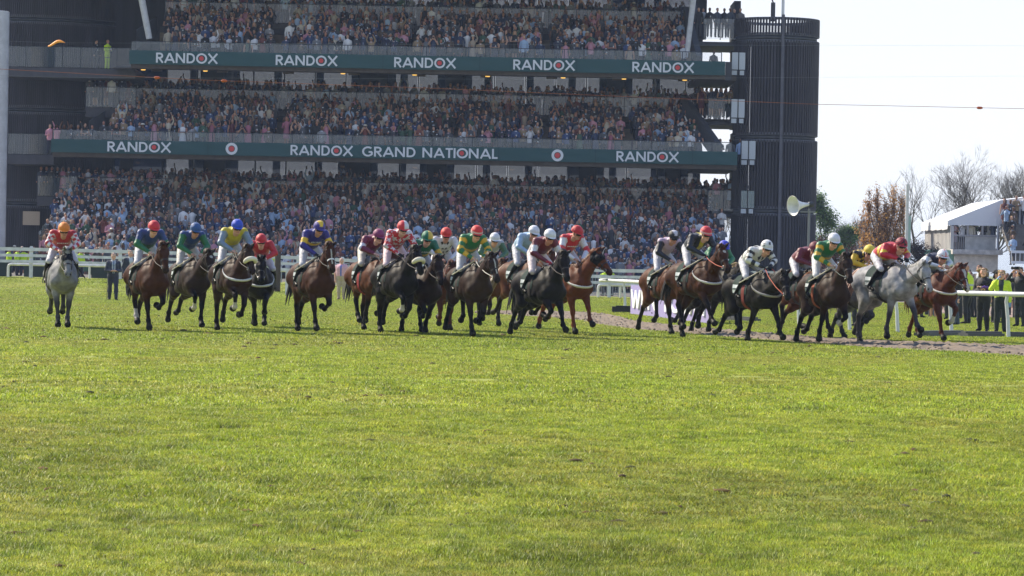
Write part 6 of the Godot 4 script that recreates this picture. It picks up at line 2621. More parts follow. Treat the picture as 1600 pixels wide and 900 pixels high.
func build_marquee() -> void:
	var s := 26.0
	var white := mat(rgb(226, 228, 234), 0.55, "canvas")
	var wall := mat(rgb(226, 222, 218), 0.8, "concrete")
	var metal := mat(rgb(150, 150, 156), 0.5, "metal")
	var o := thing("marquee", "white roofed hospitality marquee with a balcony at the far right", "marquee")
	# roof: a gable end towards us, sloping eave on the left
	var zf := -FOCAL / s
	var P := func(px: float, py: float, back: float) -> Vector3:
		var v := at(px, py, s)
		return v + Vector3(0, 0, -back)
	var e0: Vector3 = P.call(1481, 345, 0.0)
	var top: Vector3 = P.call(1645, 303, 0.0)
	var e1: Vector3 = P.call(1830, 352, 0.0)
	var back := Vector3(-0.45, 0.0, -9.0)
	var g := MB.new()
	var knee: Vector3 = P.call(1563, 313, 0.0)
	g.face([e0, knee, top, e1, e1 + Vector3(0, -0.25, 0), e0 + Vector3(0, -0.25, 0)], Vector3.BACK)
	put("gable", g.done(), white, o)
	for k in 5:
		var a0 := back * (k / 5.0)
		var a1 := back * ((k + 1) / 5.0)
		var mid := (a0 + a1) / 2.0 + Vector3(0, -0.06, 0)
		for edge in [[e0, knee], [knee, top], [top, e1]]:
			var rp := MB.new()
			rp.face([edge[0] + a0, edge[1] + a0, edge[1] + mid, edge[0] + mid], Vector3(-0.3, 1, 0))
			rp.face([edge[0] + mid, edge[1] + mid, edge[1] + a1, edge[0] + a1], Vector3(-0.3, 1, 0))
			if edge[0] == e0:
				rp.face([e0 + a0, e0 + a1, e0 + a1 + Vector3(-0.02, -0.55, 0), e0 + a0 + Vector3(-0.02, -0.5, 0)], Vector3.LEFT)
			put("roof_panel", rp.done(), white, o)
	# side wall: fluted pale curtains, then posts and windows of the front
	var sw := MB.new()
	for k in 20:
		var a := e0 + back * (k / 20.0) + Vector3(0.25, -0.3, 0)
		sw.box(a + Vector3(0, -1.3, 0), Vector3(0.2, 2.6, 0.36))
	put("side_curtain", sw.done(), mat(rgb(186, 184, 184), 0.8, "canvas"), o)
	var q := func(x0: float, x1: float, y0: float, y1: float, deep: float, thick: float, called: String, m: Material) -> void:
		var a: Vector3 = P.call(x0, y1, deep)
		var b: Vector3 = P.call(x1, y0, deep)
		put(called, box_mesh(Vector3(snappedf(absf(b.x - a.x), 0.001), snappedf(absf(b.y - a.y), 0.001), thick)), m, o, Vector3((a.x + b.x) / 2.0, (a.y + b.y) / 2.0, zf - deep))
	q.call(1482, 1562, 369, 398, 2.2, 0.2, "front_wall", mat(rgb(200, 196, 190), 0.8, "concrete"))
	for w in [[1492, 1508], [1514, 1530], [1541, 1555]]:
		q.call(w[0], w[1], 350, 368, 2.05, 0.06, "window", mat(Color(0.7, 0.76, 0.82, 0.45), 0.0, "glass"))
	for x in [1484.0, 1510.0, 1533.0, 1558.0]:
		q.call(x, x + 4.0, 345, 392, 0.1, 0.16, "post", metal)
	q.call(1507, 1556, 369, 391, 0.0, 0.12, "balcony_panel", mat(rgb(196, 193, 188), 0.6, "painted"))
	for k in 6:
		q.call(1488.0 + k * 3.2, 1489.6 + k * 3.2, 370, 390, 0.0, 0.08, "baluster", metal)
	q.call(1486, 1557, 367.5, 369.2, -0.05, 0.14, "balcony_rail", metal)
	q.call(1484, 1562, 391, 397, -0.1, 2.4, "balcony_floor", wall)
	q.call(1488, 1556, 397, 424, 0.2, 2.2, "base_wall", mat(rgb(238, 232, 224), 0.8, "painted"))
	q.call(1440, 1492, 391, 412, -0.4, 0.1, "green_hoarding", mat(rgb(142, 190, 166), 0.7, "canvas"))
	q.call(1556, 1559, 344, 412, -0.2, 0.14, "white_post", white)
	# steps at the right with a white rail above and below
	for k in 12:
		q.call(1562, 1660, 352.0 + k * 4.6, 358.0 + k * 4.6, -0.5 - k * 0.42, 0.5, "step", mat(rgb(128, 124, 122), 0.85, "concrete"))
	for l in [[1582.0, 1660.0, 326.0, 350.0, -0.2], [1556.0, 1660.0, 394.0, 412.0, -6.0]]:
		q.call(l[0], l[1], l[2], l[2] + 2.0, l[4], 0.08, "rail", white)
		q.call(l[0], l[1], l[3] - 2.0, l[3], l[4], 0.08, "rail", white)
		for k in 16:
			var x: float = l[0] + k * (l[1] - l[0]) / 16.0
			q.call(x, x + 1.2, l[2] + 2.1, l[3] - 2.1, l[4], 0.05, "baluster", white)
	# low white tent glimpsed behind the shrubs, far off
	var tp := at(1338, 405, 24.0)
	var tent := thing("white_tent", "low bright white tent side glimpsed beneath the red shrub and brown tree", "tent", Vector3(tp.x, 0.1, tp.z - 2.0))
	var tm := MB.new()
	tm.box(Vector3(0, 0.9, 0), Vector3(3.6, 1.6, 2.0))
	put("wall", tm.done(), white, tent)
	var tr := MB.new()
	tr.face([Vector3(-1.9, 1.702, 1.1), Vector3(1.9, 1.702, 1.1), Vector3(1.7, 2.1, 0), Vector3(-1.7, 2.1, 0)], Vector3.BACK)
	tr.face([Vector3(-1.9, 1.702, -1.1), Vector3(1.9, 1.702, -1.1), Vector3(1.7, 2.1, 0), Vector3(-1.7, 2.1, 0)], Vector3.FORWARD)
	put("roof", tr.done(), white, tent)
	# people on its balcony and stairs
	var r := RandomNumberGenerator.new()
	r.seed = 77
	var named := ["first", "second", "third", "fourth", "fifth", "sixth", "seventh", "eighth", "ninth", "tenth", "eleventh", "twelfth"]
	var xs := [1492.0, 1497.0, 1505.0, 1512.0, 1518.0, 1526.0, 1537.0, 1547.0, 1553.0]
	for k in xs.size():
		var l := looks(r)
		var pale: Array = [["pink top", [226, 196, 204]], ["black dress", [50, 46, 52]], ["white shirt", [236, 236, 240]], ["navy jacket", [60, 70, 96]], ["cream top", [230, 222, 204]]][k % 5]
		l.merge({"top": pale[1], "shirt": pale[1], "tie": pale[1], "name": "guest in " + pale[0], "hat": 0, "arms": [1, 0, 2][k % 3]}, true)
		var p: Vector3 = P.call(xs[k], 391.0, 0.5 + 0.5 * (k % 2))
		lone(l, Transform3D(Basis(Vector3.UP, r.randf_range(-0.6, 0.6)), p), "%s, %s from left behind the marquee's balcony panel" % [l.name, named[k]], "guests on the marquee's balcony", "racegoer", "racegoer")
	var st := [[1566.0, 356.0, -0.7], [1575.0, 358.0, -0.8], [1566.0, 368.0, -1.6], [1576.0, 370.0, -1.7], [1568.0, 384.0, -3.0], [1564.0, 399.0, -4.5], [1588.0, 404.0, -4.8], [1560.0, 414.0, -5.6], [1583.0, 416.0, -5.7], [1599.0, 414.0, -5.5], [1586.0, 351.0, -0.3], [1598.0, 351.0, -0.3]]
	for k in st.size():
		var l := looks(r)
		l.arms = [0, 1, 2][k % 3]
		var p: Vector3 = P.call(st[k][0], st[k][1], st[k][2])
		lone(l, Transform3D(Basis(Vector3.UP, r.randf_range(-0.9, 0.3)), p), "%s standing on the marquee's outside stairs, %s from the top" % [l.name, named[k]], "guests on the marquee's outside stairs", "racegoer", "racegoer")
	# bush in the balcony's planter
	var pl := at(1530, 352, s)
	var bush := thing("potted_tree", "small round potted tree behind the guests on the marquee's balcony", "plant", Vector3(pl.x, pl.y - 1.3, pl.z - 0.9))
	var lv := MB.new()
	for k in 420:
		var d := Vector3(r.randfn(), r.randfn(), r.randfn()).normalized() * pow(r.randf(), 0.4) * Vector3(0.62, 0.6, 0.5) + Vector3(0, 1.35, 0)
		lv.paint(rgb(90 + r.randi() % 50, 124 + r.randi() % 50, 92))
		var a := Vector3(r.randf_range(-1, 1), r.randf_range(-1, 1), r.randf_range(-1, 1)).normalized() * 0.11
		var b := a.cross(Vector3.UP).normalized() * 0.05
		lv.tri(d - b, d + b, d + a, b.cross(a).normalized(), b.cross(a).normalized(), b.cross(a).normalized())
	put("foliage", lv.done(), mat(Color.WHITE, 0.6, "leaf"), bush).set_meta("kind", "stuff")
	var tk := MB.new()
	tk.tube([Vector3(0, 0.2, 0), Vector3(0, 1.2, 0)], [0.05, 0.04], 7)
	tk.lathe([[0.01, -0.2], [0.2, -0.2], [0.27, 0.28], [0.01, 0.26]], 14)
	put("pot_and_stem", tk.done(), mat(rgb(80, 68, 60), 0.8, "slat"), bush)


func build_poles() -> void:
	# horn loudspeaker on its pole before the stair tower
	var b := at(1263, 396, 38.0)
	var t := at(1263, 326, 38.0)
	var o := thing("loudspeaker", "white horn loudspeaker on a grey pole before the stair tower", "loudspeaker", Vector3(b.x, 0.15, b.z))
	var m := MB.new()
	m.tube([Vector3(0, 0, 0), Vector3(0, t.y - 0.15, 0)], [0.055, 0.05], 10)
	m.bar(Vector3(-0.35, t.y - 0.28, 0), Vector3(0.25, t.y - 0.28, 0), 0.07, 0.07)
	put("pole", m.done(), mat(rgb(120, 124, 132), 0.5, "metal"), o)
	var h := MB.new()
	var prof := [[0.05, -0.05], [0.07, 0.10], [0.11, 0.28], [0.18, 0.45], [0.27, 0.58], [0.34, 0.66], [0.365, 0.67], [0.35, 0.655], [0.26, 0.55], [0.15, 0.40], [0.07, 0.2], [0.005, 0.1]]
	var turn := Basis(Vector3.UP, -1.02) * Basis(Vector3.RIGHT, PI / 2.0 + 0.10)
	h.lathe(prof, 32, Transform3D(turn * Basis.from_scale(Vector3.ONE * 1.15), Vector3(-0.05, t.y + 0.02, 0)))
	put("horn", h.done(), mat(rgb(236, 238, 240), 0.45, "painted"), o)
	var d := MB.new()
	d.lathe([[0.01, -0.24], [0.10, -0.24], [0.115, -0.2], [0.115, -0.06], [0.06, -0.02], [0.01, -0.02]], 18, Transform3D(turn, Vector3(-0.05, t.y + 0.02, 0)))
	d.bar(Vector3(0, t.y - 0.3, 0), Vector3(-0.02, t.y + 0.02, 0), 0.05, 0.05)
	put("driver", d.done(), mat(rgb(70, 72, 74), 0.5, "metal"), o)
	# tall slim white pole with a narrow sign
	var pb := at(1416, 396, 33.0)
	var pt := at(1420.0, 288, 33.0)
	var w := thing("white_pole", "tall slim white pole with a narrow vertical sign before the brown tree", "pole", Vector3(pb.x, 0.1, pb.z))
	var pm := MB.new()
	pm.tube([Vector3.ZERO, Vector3(0, pt.y - 0.1, 0)], [0.085, 0.075], 14)
	put("shaft", pm.done(), mat(rgb(222, 224, 228), 0.45, "painted"), w)
	var sg := MB.new()
	sg.box(Vector3(0.13, (pt.y - 0.1) * 0.55, 0.02), Vector3(0.12, 2.1, 0.03))
	put("sign_strip", sg.done(), mat(rgb(150, 176, 174), 0.6, "canvas"), w)
	# cables across the whole view, with orange markers
	var cable := thing("marker_cable", "thin orange overhead cable crossing in front of the grandstand", "cable")
	var pts := []
	for p in [[-120, 100], [0, 108], [310, 125], [700, 139], [1000, 152], [1275, 163], [1600, 170], [1760, 172]]:
		pts.append(at(p[0], p[1], 60.0))
	var cm := MB.new()
	cm.tube(pts, [0.0065], 5)
	put("wire", cm.done(), mat(rgb(156, 92, 60), 0.5, "painted"), cable)
	for p in [[350.0, 126.6], [245.0, 121.5], [1530.0, 168.6]]:
		var q := at(p[0], p[1], 60.0)
		var mm := MB.new()
		mm.tube([q + Vector3(-0.07, 0, 0), q + Vector3(-0.04, 0, 0), q + Vector3(0.05, 0, 0), q + Vector3(0.09, 0, 0)], [0.012, 0.035, 0.035, 0.012], 8)
		put("marker", mm.done(), mat(rgb(196, 92, 40), 0.5, "painted"), cable)
	for l in [[64.0, 70.0, "upper"], [118.0, 116.0, "lower"]]:
		var q := [at(-120.0, l[0] - 4.0, 58.0), at(88.0, l[0] + 3.0, 58.0), at(800.0, l[0] + 6.0, 58.0), at(1760.0, l[1] + 2.0, 58.0)]
		var m2 := MB.new()
		m2.tube(q, [0.0016], 4)
		var c2 := thing("thin_cable", "hair thin grey %s cable crossing the sky right of the stair tower" % l[2], "cable")
		put("wire", m2.done(), mat(rgb(150, 156, 160), 0.5, "metal"), c2)
	var f := at(88, 70, 58.0)
	var fl := MB.new()
	var rings := []
	for k in 9:
		var u := k / 8.0
		var c := Vector3(lerpf(-0.22, 0.24, u), 0.05 * sin(u * 5.0 - 1.6) + 0.07 * u, 0.02 * sin(u * 4.0))
		var w2 := 0.034 * sin(PI * clampf(u * 0.9 + 0.08, 0.0, 1.0)) + 0.008
		rings.append(PackedVector3Array([c + Vector3(0, w2, 0), c + Vector3(0, 0, 0.022), c - Vector3(0, w2, 0), c - Vector3(0, 0, 0.022)]))
	fl.grid(rings, true)
	tag(put("cable_streamer", fl.done(), mat(rgb(255, 168, 84), 0.6, "canvas"), self, f), "bright orange streamer hanging in the air before the dark left wall", "streamer")


# ---------------------------------------------------------------- the field
const GREEN_J := [24, 116, 68]
const GOLD := [226, 178, 40]
const WHITE_C := [226, 226, 232]

# one row per runner, left to right: where its middle stands (column and scale), heading, coat, legs [left front, right front, left hind, right hind]
func runners() -> Array:
	return [
		{"px": 94.0, "s": 71.6, "yaw": 13.0, "coat": "grey", "pose": ["stand", [10, -6, 20], "swing", "trail"], "neck": 29.0, "head": 58.0, "tail": [214, 206, 190], "swish": 0.25, "hood": [26, 26, 30], "label": "light grey horse with a black hood, leftmost runner under the orange capped jockey",
			"jockey": {"short": "red with chequered sleeves", "label": "jockey in red silks with red and white chequered sleeves and orange cap", "body": ["plain", [186, 30, 40]], "sleeves": ["check", [190, 34, 44], WHITE_C, 9.0, 6.0], "crouch": 0.15, "cap": ["plain", [232, 134, 34]], "whip": "left", "whip_light": false, "word": "ENERGY"}},
		{"px": 229.0, "s": 72.6, "yaw": 22.0, "coat": "bay", "pose": ["fold", [4, 0, 28], "drive", "far"], "neck": 43.0, "head": 64.0, "socks": [3], "label": "bay horse with one white hind sock under the red capped jockey in green and blue",
			"jockey": {"short": "green and blue with red cap", "label": "jockey in green and blue silks with a red cap, on the bay second from left", "body": ["yoke", [38, 92, 70], [34, 62, 128], 0.5], "sleeves": ["yoke", [36, 62, 120], [30, 110, 66], 0.35], "crouch": -0.10, "cap": ["plain", [214, 42, 58]], "whip": "side"}},
		{"px": 294.0, "s": 69.0, "yaw": 23.0, "coat": "brown", "pose": [[14, 2, 30], "raise", "trail", "drive"], "neck": 33.0, "head": 60.0, "turn": 8.0, "mark": "star", "socks": [1], "bridle": [70, 62, 56], "label": "brown horse with a white star, third runner from the left under the blue capped jockey",
			"jockey": {"short": "green and blue with blue cap", "label": "jockey in blue silks with green sleeves and a dull blue cap", "body": ["yoke", [30, 104, 74], [30, 66, 128], 0.0], "sleeves": ["plain", [24, 112, 62]], "crouch": -0.20, "cap": ["plain", [44, 88, 146]], "breeches": [206, 200, 192], "whip": "side"}},
		{"px": 360.0, "s": 72.2, "yaw": 19.0, "coat": "dark_bay", "pose": [[24, -34, -90], "raise", "drive", [24, -38, 0, 24]], "neck": 35.0, "head": 56.0, "turn": 6.0, "sheepskin": true, "breast": [206, 206, 204], "socks": [1], "label": "dark bay with white sheepskin noseband and white breastgirth under the yellow and grey jockey",
			"jockey": {"short": "yellow with grey sleeves", "label": "jockey in yellow silks with grey blue sleeves and a bright blue cap", "body": ["yoke", [150, 160, 176], [206, 190, 40], 0.35], "sleeves": ["plain", [126, 146, 170]], "crouch": -0.10, "cap": ["plain", [44, 82, 206]], "whip": "side"}},
		{"px": 405.0, "s": 67.4, "yaw": 5.0, "coat": "black", "pose": ["raise", "bkx", "far", "drive"], "neck": 29.0, "head": 56.0, "breast": [206, 206, 206], "label": "near black horse with white breastgirth and lifted foreleg beside the weathered wooden post",
			"jockey": {"short": "plain red", "label": "jockey in plain red silks and red cap on the near black horse", "body": ["plain", [196, 32, 42]], "sleeves": ["plain", [200, 36, 44]], "crouch": 0.30, "cap": ["plain", [214, 46, 50]], "hands_wide": true}},
		{"px": 486.0, "s": 71.6, "yaw": 23.0, "coat": "bay", "pose": ["fold", [10, 2, 30], "drive", "under"], "neck": 47.0, "head": 62.0, "turn": -4.0, "noseband": [220, 220, 220], "mark": "stripe", "label": "bay horse with a white noseband under the purple and yellow jockey",
			"jockey": {"short": "purple with yellow hoop", "label": "jockey in purple silks with a yellow hoop and purple cap with yellow peak patch", "body": ["band", [46, 40, 132], [232, 192, 34], 0.46, 0.62], "sleeves": ["band", [50, 42, 134], [232, 192, 34], 0.22, 0.42], "crouch": -0.30, "cap": ["peak", [62, 52, 146], [236, 196, 48]], "gloves": [24, 22, 24], "whip": "side", "word": "SILVER"}},
		{"px": 577.0, "s": 69.4, "yaw": 24.0, "coat": "light_bay", "pose": ["lift", "bkx", "stand", "far"], "neck": 35.0, "head": 60.0, "turn": 4.0, "bridle": [120, 60, 40], "girth": [150, 40, 40], "label": "lighter bay horse with pale hind quarters under the maroon jockey with white armband",
			"jockey": {"short": "maroon with white armband", "label": "jockey in maroon silks with a white armband and a plum cap", "body": ["plain", [120, 26, 66]], "sleeves": ["band", [120, 26, 66], WHITE_C, 0.30, 0.52], "crouch": 0.35, "cap": ["plain", [136, 40, 96]], "look": 10.0, "breeches": [206, 198, 188]}},
		{"px": 617.0, "s": 71.2, "yaw": 21.0, "coat": "black", "pose": ["lift", "raise", "drive", "stand"], "neck": 41.0, "head": 58.0, "turn": 6.0, "sheepskin": true, "socks": [1], "label": "black horse with white sheepskin noseband under the red jockey with white stars",
			"jockey": {"short": "red with white stars", "label": "jockey in red silks covered in white stars with a red and white halved cap", "body": ["spots", [202, 34, 48], WHITE_C, 0.13, 5.0, "star"], "sleeves": ["spots", [202, 34, 48], WHITE_C, 0.12, 3.0, "star"], "crouch": -0.30, "cap": ["halves", [214, 44, 56], WHITE_C], "breeches": [232, 206, 210], "gloves": [24, 22, 24], "whip": "side", "whip_light": false}},
		{"px": 657.0, "s": 70.2, "yaw": 17.0, "coat": "brown", "pose": ["bkx", "fold", "far", "drive"], "neck": 39.0, "head": 62.0, "turn": 5.0, "label": "dark brown horse under the jockey in green and gold halved cap",
			"jockey": {"short": "green with gold hoop", "label": "jockey in green silks with a gold hoop and a green and gold halved cap", "body": ["band", [22, 110, 84], GOLD, 0.36, 0.50], "sleeves": ["band", [22, 110, 84], GOLD, 0.30, 0.5], "crouch": -0.20, "cap": ["halves", [28, 120, 88], [224, 190, 74]], "word": "MARINE", "gloves": [24, 22, 24]}},
		{"px": 690.0, "s": 67.2, "yaw": 10.0, "coat": "red_chestnut", "pose": ["stand", "lift", "drive", "trail"], "neck": 21.0, "head": 60.0, "mark": "snip", "label": "chestnut horse half hidden behind the leading dark horses under the diamond silks",
			"jockey": {"short": "white with black diamonds", "label": "jockey in white silks with black diamonds on the chest and a scarlet cap", "body": ["spots", WHITE_C, [30, 30, 38], 0.15, 7.0, "diamond"], "sleeves": ["plain", WHITE_C], "crouch": -0.30, "cap": ["plain", [222, 50, 46]]}},
		{"px": 764.0, "s": 62.5, "yaw": 14.0, "coat": "light_bay", "pose": ["stand", "lift", "drive", "under"], "neck": 25.0, "head": 60.0, "label": "light bay horse almost wholly hidden behind the green and gold jockey with red cap",
			"jockey": {"short": "pale silks", "label": "jockey almost hidden behind the red capped green and gold rider, white cap edge showing", "body": ["plain", [180, 186, 196]], "sleeves": ["plain", [70, 110, 80]], "crouch": 0.00, "cap": ["plain", [226, 226, 232]]}},
		{"px": 732.0, "s": 72.6, "yaw": 20.0, "coat": "brown", "pose": ["lift", "stand", "swing", "drive"], "neck": 35.0, "head": 58.0, "turn": 8.0, "mark": "stripe", "rein": [196, 192, 184], "label": "dark brown horse with a thin white face stripe leading the middle group",
			"jockey": {"short": "green and gold hoops", "label": "jockey in green and gold hooped silks with a red cap edged white", "body": ["band", GREEN_J, GOLD, 0.38, 0.52], "sleeves": ["hoops", GREEN_J, GOLD, 3.2, 0.35], "crouch": -0.20, "cap": ["band", [222, 44, 44], [226, 190, 190]], "whip": "side"}},
		{"px": 818.0, "leg": 1.06, "s": 66.0, "yaw": 28.0, "coat": "light_bay", "pose": ["lift", "bkx", "stand", "trail"], "neck": 31.0, "head": 56.0, "tail": [196, 176, 150], "swish": -0.3, "socks": [2], "label": "light bay horse with pale tail behind the black horse, under the pale blue jockey",
			"jockey": {"short": "pale blue", "label": "jockey in pale sky blue silks and white cap behind the black horse", "body": ["plain", [166, 196, 222]], "sleeves": ["plain", [162, 192, 220]], "crouch": -0.10, "cap": ["plain", [226, 228, 234]], "whip": "down", "whip_light": false}},
		{"px": 843.0, "leg": 1.06, "s": 71.6, "yaw": 26.0, "coat": "black", "pose": ["ext", "fold", "trail", "drive"], "neck": 45.0, "head": 66.0, "turn": -6.0, "label": "jet black horse with pricked ears under the white capped maroon and white jockey",
			"jockey": {"short": "maroon and white", "label": "jockey in maroon silks with white and maroon sleeves and a white cap", "body": ["yoke", [226, 214, 216], [112, 26, 46], 0.42], "sleeves": ["band", [112, 26, 46], WHITE_C, 0.22, 0.5], "crouch": -0.20, "cap": ["plain", [230, 232, 238]], "breeches": [232, 216, 218], "gloves": [190, 34, 44]}},
		{"px": 886.0, "leg": 1.06, "s": 68.6, "yaw": 26.0, "coat": "chestnut", "pose": ["ext", [6, 2, 30], "trail", "drive"], "neck": 44.0, "head": 48.0, "turn": 30.0, "hood": [26, 26, 28], "blinkers": true, "breast": [214, 210, 200], "label": "bright chestnut horse in black blinkers with white breastgirth, head turned to the right",
			"jockey": {"short": "red with white sleeves", "label": "jockey upright in red silks with red and white hooped sleeves and red cap", "body": ["plain", [206, 36, 46]], "sleeves": ["band", WHITE_C, [212, 44, 50], 0.36, 0.62], "crouch": -0.40, "cap": ["plain", [200, 34, 46]], "look": 20.0, "word": "RANDOX"}},
		{"px": 1038.0, "leg": 1.12, "s": 66.2, "yaw": 22.0, "coat": "light_bay", "pose": ["lift", [8, 4, 24], "swing", "drive"], "neck": 29.0, "head": 64.0, "turn": 5.0, "label": "light bay horse trotting past the lilac sponsor board under the black capped jockey",
			"jockey": {"short": "pink with black sleeves", "label": "jockey in pale pink silks with black sleeves and black cap with white mark", "body": ["yoke", [196, 190, 194], [196, 172, 190], 0.4], "sleeves": ["yoke", [24, 26, 36], [24, 26, 36], 0.5], "crouch": -0.20, "cap": ["peak", [24, 24, 30], [210, 206, 214]], "whip": "side"}},
		{"px": 1114.0, "leg": 1.12, "s": 65.0, "yaw": 27.0, "coat": "black", "pose": ["ext", "bkx", "drive", "trail"], "neck": 29.0, "head": 56.0, "label": "dark horse hidden behind the bay with the star, under the royal blue cap",
			"jockey": {"short": "green with royal blue cap", "label": "jockey with royal blue cap showing over the bay horse's head", "body": ["plain", [24, 116, 70]], "sleeves": ["plain", [26, 120, 72]], "crouch": 0.30, "cap": ["plain", [52, 64, 200]], "gloves": [24, 22, 24]}},
		{"px": 1085.0, "leg": 1.12, "s": 70.6, "yaw": 26.0, "coat": "bay", "pose": ["bkx", "ext", [26, -40, 0, 20], "far"], "neck": 43.0, "head": 54.0, "turn": -4.0, "mark": "star", "breast": [208, 204, 198], "rein": [180, 80, 50], "browband": true, "label": "rich bay horse with white star and white breastgirth under the navy jockey",
			"jockey": {"short": "navy with yellow chest", "label": "jockey in navy silks with a yellow chest and red cap with pale band", "body": ["middle", [26, 30, 48], [206, 190, 50], 0.05], "sleeves": ["plain", [26, 30, 48]], "crouch": 0.10, "cap": ["band", [208, 40, 58], [226, 176, 178]], "boot_top": [110, 34, 44], "whip": "side", "gloves": [24, 22, 24]}},
		{"px": 1176.0, "leg": 1.12, "s": 72.4, "yaw": 27.0, "coat": "black", "pose": ["ext", "bkx", "swing", "trail"], "neck": 19.0, "head": 56.0, "turn": -14.0, "girth": [120, 44, 36], "rein": [180, 80, 50], "breast": [150, 146, 142], "label": "black brown horse with head low under the black and white patched jockey",
			"jockey": {"short": "black and white patches", "label": "jockey in white silks with big black patches and white cap with black stars", "body": ["spots", [226, 226, 222], [26, 26, 30], 0.20, 5.0, "diamond"], "sleeves": ["hoops", [226, 226, 222], [26, 26, 30], 3.6, 0.2], "crouch": 0.30, "cap": ["star", [226, 226, 228], [24, 24, 28]], "lean": 0.04, "whip": "side", "gloves": [24, 22, 24]}},
		{"px": 1254.0, "leg": 1.12, "s": 68.4, "yaw": 26.0, "coat": "light_bay", "pose": ["ext", "lift", "drive", "swing"], "neck": 23.0, "head": 58.0, "tail": [196, 192, 186], "label": "light bay horse behind the dark bay with the green and gold jockey",
			"jockey": {"short": "maroon with maroon cap", "label": "jockey in deep maroon silks and maroon cap beside the green and gold rider", "body": ["plain", [112, 26, 44]], "sleeves": ["plain", [112, 26, 44]], "crouch": 0.50, "cap": ["plain", [120, 34, 50]]}},
		{"px": 1288.0, "leg": 1.12, "s": 73.2, "yaw": 18.0, "coat": "brown", "pose": ["fold", "bkx", "trail", "drive"], "neck": 47.0, "head": 58.0, "turn": -6.0, "socks": [0], "rein": [40, 60, 54], "girth": [150, 76, 50], "label": "tall dark brown horse with high head under the white capped green and gold jockey",
			"jockey": {"short": "green and gold with white cap", "label": "jockey in green and gold hooped sleeves with a plain white cap", "body": ["band", GREEN_J, GOLD, 0.34, 0.5], "sleeves": ["hoops", GREEN_J, GOLD, 3.4, 0.35], "crouch": -0.10, "cap": ["plain", [230, 230, 240]], "whip": "side", "breeches": [220, 220, 220]}},
		{"px": 1338.0, "leg": 1.12, "s": 68.6, "yaw": 28.0, "coat": "iron_grey", "pose": ["bkx", "fold", "drive", "far"], "neck": 21.0, "head": 56.0, "label": "dark dappled grey horse half hidden behind the front grey under the yellow jockey",
			"jockey": {"short": "yellow and black", "label": "jockey in yellow silks with black chequered body and yellow cap", "body": ["check", [26, 26, 26], [222, 186, 40], 9.0, 10.0], "sleeves": ["plain", [224, 184, 36]], "crouch": 0.55, "cap": ["peak", [232, 204, 62], [236, 208, 70]], "whip": "side"}},
		{"px": 1384.0, "leg": 1.12, "s": 73.0, "yaw": 31.0, "coat": "pale_grey", "pose": ["ext", [-20, -22, 5], "drive", [26, -40, 0, 20]], "neck": 21.0, "head": 62.0, "turn": -10.0, "tail": [206, 160, 140], "swish": -0.2, "bridle": [28, 26, 28], "girth": [24, 24, 26], "label": "pale grey horse with dark legs leading at right under the red and yellow jockey",
			"jockey": {"short": "red with yellow bands", "label": "jockey in red silks with yellow bands and a red and black striped cap", "body": ["band", [200, 30, 48], [232, 196, 44], 0.34, 0.46], "sleeves": ["band", [202, 32, 50], [232, 196, 44], 0.30, 0.5], "crouch": 0.75, "cap": ["stripes", [190, 34, 62], [34, 26, 38]], "look": -10.0, "gloves": [24, 22, 24]}},
		{"px": 1454.0, "leg": 1.12, "s": 68.0, "yaw": 22.0, "coat": "red_chestnut", "pose": ["raise", [20, 8, 40], "drive", "far"], "neck": 29.0, "head": 56.0, "turn": 2.0, "mark": "blaze", "socks": [0], "breast": [212, 206, 198], "bridle": [26, 22, 20], "label": "chestnut horse with a white blaze and white breastgirth at the far right of the field",
			"jockey": {"short": "white and navy", "label": "jockey crouched low in white and navy silks with white cap bearing a red star", "body": ["band", [32, 38, 62], [214, 220, 228], 0.0, 0.7], "sleeves": ["plain", [206, 214, 222]], "crouch": 1.0, "cap": ["big_star", [232, 232, 236], [206, 40, 44]], "lean": 0.0}},
	]


func build_field() -> void:
	var spots := []
	for h in runners():
		var built := build_horse(h)
		var x: float = (level(h.px, 520.0).x - 800.0) / h.s
		var z: float = -FOCAL / h.s
		var t := Transform3D(Basis(Vector3.UP, deg_to_rad(h.yaw)) * Basis.from_scale(Vector3.ONE * 1.05), Vector3(x, terrain(x, z) + (built.lift + 0.035 * fposmod(h.px * 0.37, 1.0)) * 1.05, z))
		built.root.transform = t
		build_jockey(h.jockey, t, h)
		spots.append(Vector3(x, terrain(x, z), z))
		spots.append(t * Vector3(0, -built.lift, 0.7))
	build_divots(spots)


